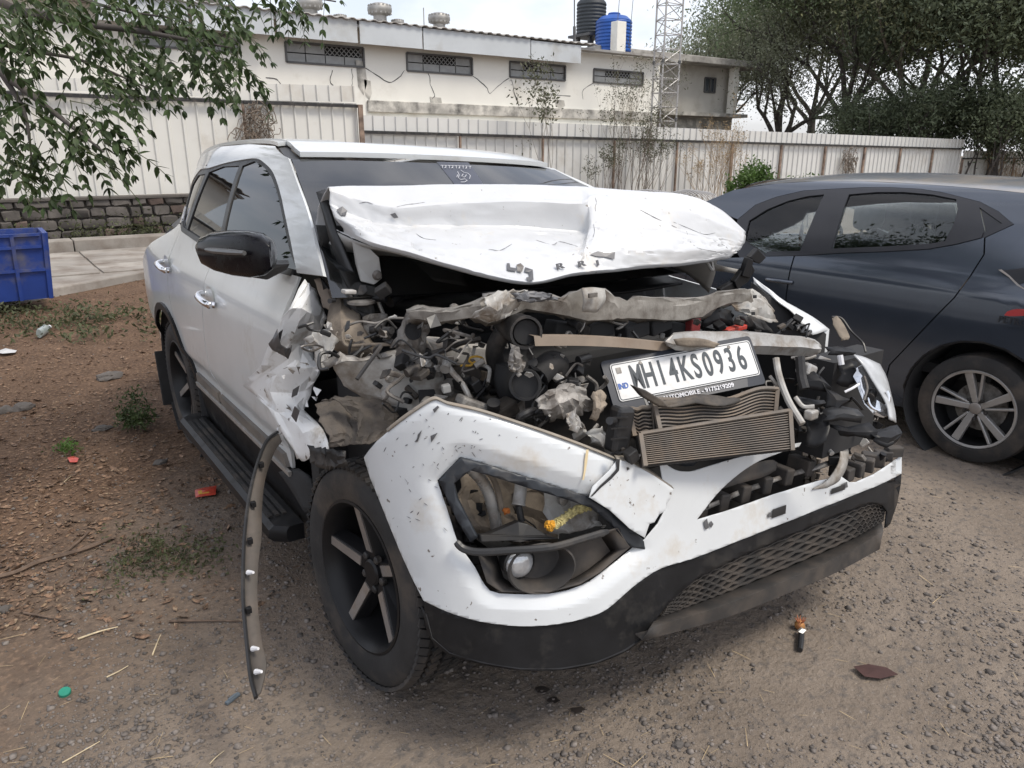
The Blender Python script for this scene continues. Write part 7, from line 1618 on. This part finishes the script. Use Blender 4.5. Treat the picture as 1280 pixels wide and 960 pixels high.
# wrappers and scraps
def scrap(name, label, px, mat, cat, h=.006, parts=()):
    t = thing(name, fix_z(aZ(*px[0])), label, cat); rs = random.Random(len(label)); P = [fix_z(aZ(u, v), h + rs.uniform(0, h*1.6)) for u, v in px]; c = sum(P, Vector())/len(P) + Vector((0, 0, h)); n = len(P)
    MB().add(P+[c], [(i, (i+1) % n, n) for i in range(n)]).build('sheet', mat, t, smooth=0, solid=.001)
    for pp, mt in parts: Q = [fix_z(aZ(u, v), h*2.2+.002) for u, v in pp]; MB().prism(Q, (0, 0, .0008)).build('print', mt, t, smooth=0)
    return t
M_wr = pm('red_wrapper', (.48, .06, .035), .35, var=.2, scale=40); M_wy = pm('yellow_print', (.60, .36, .05), .4)
scrap('wrapper', 'red and yellow foil wrapper on the earth beside the running board', [(244, 616), (258, 612), (271, 612), (270, 622), (257, 624), (245, 626)], M_wr, 'wrapper', .008, [([(248, 619), (262, 616), (262, 621), (249, 623)], M_wy)])
scrap('wrapper', 'small red wrapper on the leaf litter near the green tuft', [(85, 576), (92, 573), (99, 575), (97, 580), (88, 581)], M_wr, 'wrapper', .008)
scrap('paper_scrap', 'white paper scrap on the leaf litter at the left edge', [(-6, 444), (8, 440), (22, 442), (20, 445), (4, 447)], pm('white_scrap', (.5, .5, .5), .6), 'scrap', .012)
scrap('rag', 'dark reddish scrap of cloth on the gravel at lower right', [(1066, 838), (1085, 834), (1108, 838), (1122, 846), (1100, 852), (1080, 850)], pm('dark_rag', (.06, .028, .025), .9, var=.3), 'scrap', .006)
o = MB().lathe([(0, .012), (.016, .012), (.0175, .010), (.0175, 0), (0, 0)], 18, Matrix.Translation(fix_z(aZ(82, 870), .002)) @ Matrix.Rotation(R(14), 4, 'X')).build('bottle_cap', pm('green_plastic', (.02, .22, .15), .45), None); tag(o, 'green plastic bottle cap on the earth at lower left', 'bottle cap')
pc = fix_z(aZ(291, 875), .008); o = MB().box(pc, (.013, .052, .010), Matrix.Rotation(R(-62), 3, 'Z')).box(pc + Vector((0, 0, .007)), (.008, .03, .005), Matrix.Rotation(R(-62), 3, 'Z')).build('plastic_clip', pm('grey_clip', (.10, .125, .15), .5), None, smooth=0, bevel=.002); tag(o, 'blue-grey plastic clip on the ground under the hanging trim', 'clip')
# crushed bottle
pb0 = fix_z(aZ(50, 424), .05); pb1 = fix_z(aZ(72, 410), .06); Mx = Matrix.Translation(pb0) @ (pb1-pb0).to_track_quat('Z', 'Y').to_matrix().to_4x4(); bt_ = thing('plastic_bottle', pb0, 'crushed clear plastic bottle on the leaf litter below the crate', 'bottle')
M_bott = pm('cloudy_bottle', (.30, .34, .33), .2, var=.15, scale=20, spec=.7); MB().lathe([(0, 0), (.04, .0), (.047, .02), (.043, .05), (.047, .08), (.044, .12), (.047, .17), (.03, .21), (.016, .235), (.016, .26)], 16, Mx @ Matrix.Scale(.6, 4, Vector((1, 0, 0)))).build('body', M_bott, bt_, smooth=50); MB().lathe([(.019, .25), (.019, .275), (0, .275)], 12, Mx).build('cap', M_wmark, bt_)
# dried fruit charm on a dark stick
f0 = aZ(1000, 779, .03); ch = thing('fruit_charm', fix_z(f0), 'dried orange fruit tied to a black stick lying on the gravel', 'charm')
b = bmesh.new(); bmesh.ops.create_uvsphere(b, u_segments=16, v_segments=10, radius=.018)
for q in b.verts: q.co *= 1 + noise.noise(q.co*60)*.14; q.co += f0 + Vector((0, 0, -.008))
me = bpy.data.meshes.new('fruit'); b.to_mesh(me); b.free(); link_mesh('fruit', me, pm('dried_orange_peel', (.42, .20, .06), .7, var=.3, scale=60, dirt=(.30, .10, .05), dscale=70, damt=.4), ch)
m = MB()
for k in range(9):
    a = k*.7; m.tube([f0 + Vector((math.cos(a)*.008, math.sin(a)*.008, .006)), f0 + Vector((math.cos(a)*.020, math.sin(a)*.018, .018 + .003*(k % 3)))], [.003, .001], 5)
m.build('dry_calyx', pm('dry_petal', (.38, .13, .06), .8, var=.4, scale=80), ch)
s0 = fix_z(aZ(1001, 797), .014); s1 = fix_z(aZ(999, 817), .012); MB().tube([s0, s0.lerp(s1, .5), s1], [.010, .012, .010], 10).build('stick', M_trim, ch)
P = [s0 + Vector((math.cos(k*1.05)*.02, math.sin(k*1.05)*.012, .008+.006*(k % 2))) for k in range(6)]; MB().add(P + [s0 + Vector((0, 0, .018))], [(i, (i+1) % 6, 6) for i in range(6)]).build('film_scrap', pm('silver_film', (.45, .44, .42), .4, .3), ch, smooth=0, solid=.001)
# oil drips
M_oil = pm('oil_stain', (.035, .028, .024), .45, var=.3, scale=40)
for i, (u, v, s) in enumerate(((678, 860, 1.0), (692, 873, 1.0), (722, 886, 1.0))):
    rs = random.Random(i); P = [fix_z(aZ(u + math.cos(a)*9*rs.uniform(.6, 1.2), v + math.sin(a)*4.5*rs.uniform(.6, 1.2)), .005) for a in [k*.45 for k in range(14)]]; t = thing('oil_spot', fix_z(aZ(u, v)), ['oil spot on the gravel nearest the front wheel', 'middle of the three oil spots under the bumper', 'rightmost of the three oil spots under the bumper'][i], 'stain', 'oil spots')
    MB().prism(P, (0, 0, .0015)).build('drop', M_oil, t, smooth=0)
# flower garland tucked in the lamp opening
gl = thing('flower_garland', HB(700, 650, .05), 'faded marigold garland tucked inside the empty lamp opening', 'garland')
rs = random.Random(6); G = cr([HB(692, 657, .05), HB(705, 648, .055), HB(722, 637, .06), HB(738, 632, .06)], 7); M_mg = pm('faded_marigold', (.42, .36, .16), .85, var=.35, scale=120); M_mo = pm('orange_marigold', (.55, .26, .02), .8, var=.3, scale=120)
for k, p in enumerate(G):
    b = bmesh.new(); bmesh.ops.create_icosphere(b, subdivisions=2, radius=.011)
    for q in b.verts: q.co *= 1 + rs.uniform(-.3, .3); q.co += p + Vector((rs.uniform(-.003, .003),)*3)
    me = bpy.data.meshes.new('flower'); b.to_mesh(me); b.free(); link_mesh('flower', me, M_mg, gl, 0)
for (u, v, r) in ((688, 657, .014),):
    b = bmesh.new(); bmesh.ops.create_icosphere(b, subdivisions=3, radius=r)
    for q in b.verts: q.co *= 1 + rs.uniform(-.28, .28); q.co += HB(u, v, .045)
    me = bpy.data.meshes.new('flower'); b.to_mesh(me); b.free(); link_mesh('flower', me, M_mo, gl, 0)
b = bmesh.new(); bmesh.ops.create_icosphere(b, subdivisions=2, radius=.010)
for q in b.verts: q.co *= 1 + rs.uniform(-.35, .35); q.co += HB(633, 639, .10)
me = bpy.data.meshes.new('flower'); b.to_mesh(me); b.free(); o = link_mesh('flower', me, pm('rust_orange_petal', (.40, .12, .02), .8), None, 0); tag(o, 'dry orange flower caught behind the lamp opening', 'flower')
# rolls of wire by the fence
for i, (u0, u1) in enumerate(((783, 832), (836, 882))):
    a = aY(u0, 244, 9.5); c = aY(u1, 246, 9.5); rr0 = .62; zc = a.z - rr0 + .10; t = thing('wire_roll', (a.x, 9.5, 0), ['left of two wire rolls showing above the bonnet', 'right of two wire rolls showing above the bonnet'][i], 'wire roll', 'wire rolls')
    for k in range(14):
        x = lerp(a.x, c.x, k/13); rad = rr0*(1-.10*abs(k-6.5)/6.5); pts = [Vector((x, 9.5 + rad*math.cos(q), zc + rad*math.sin(q))) for q in [j*math.pi/14 for j in range(29)]]; MB().tube(pts, .012, 5).build('wire_turn', M_mast, t)
    MB().box(((a.x+c.x)/2, 9.5, (zc-rr0)/2), (abs(c.x-a.x)*.8, .6, max(.05, zc-rr0))).build('pallet', M_stick, t, smooth=0)
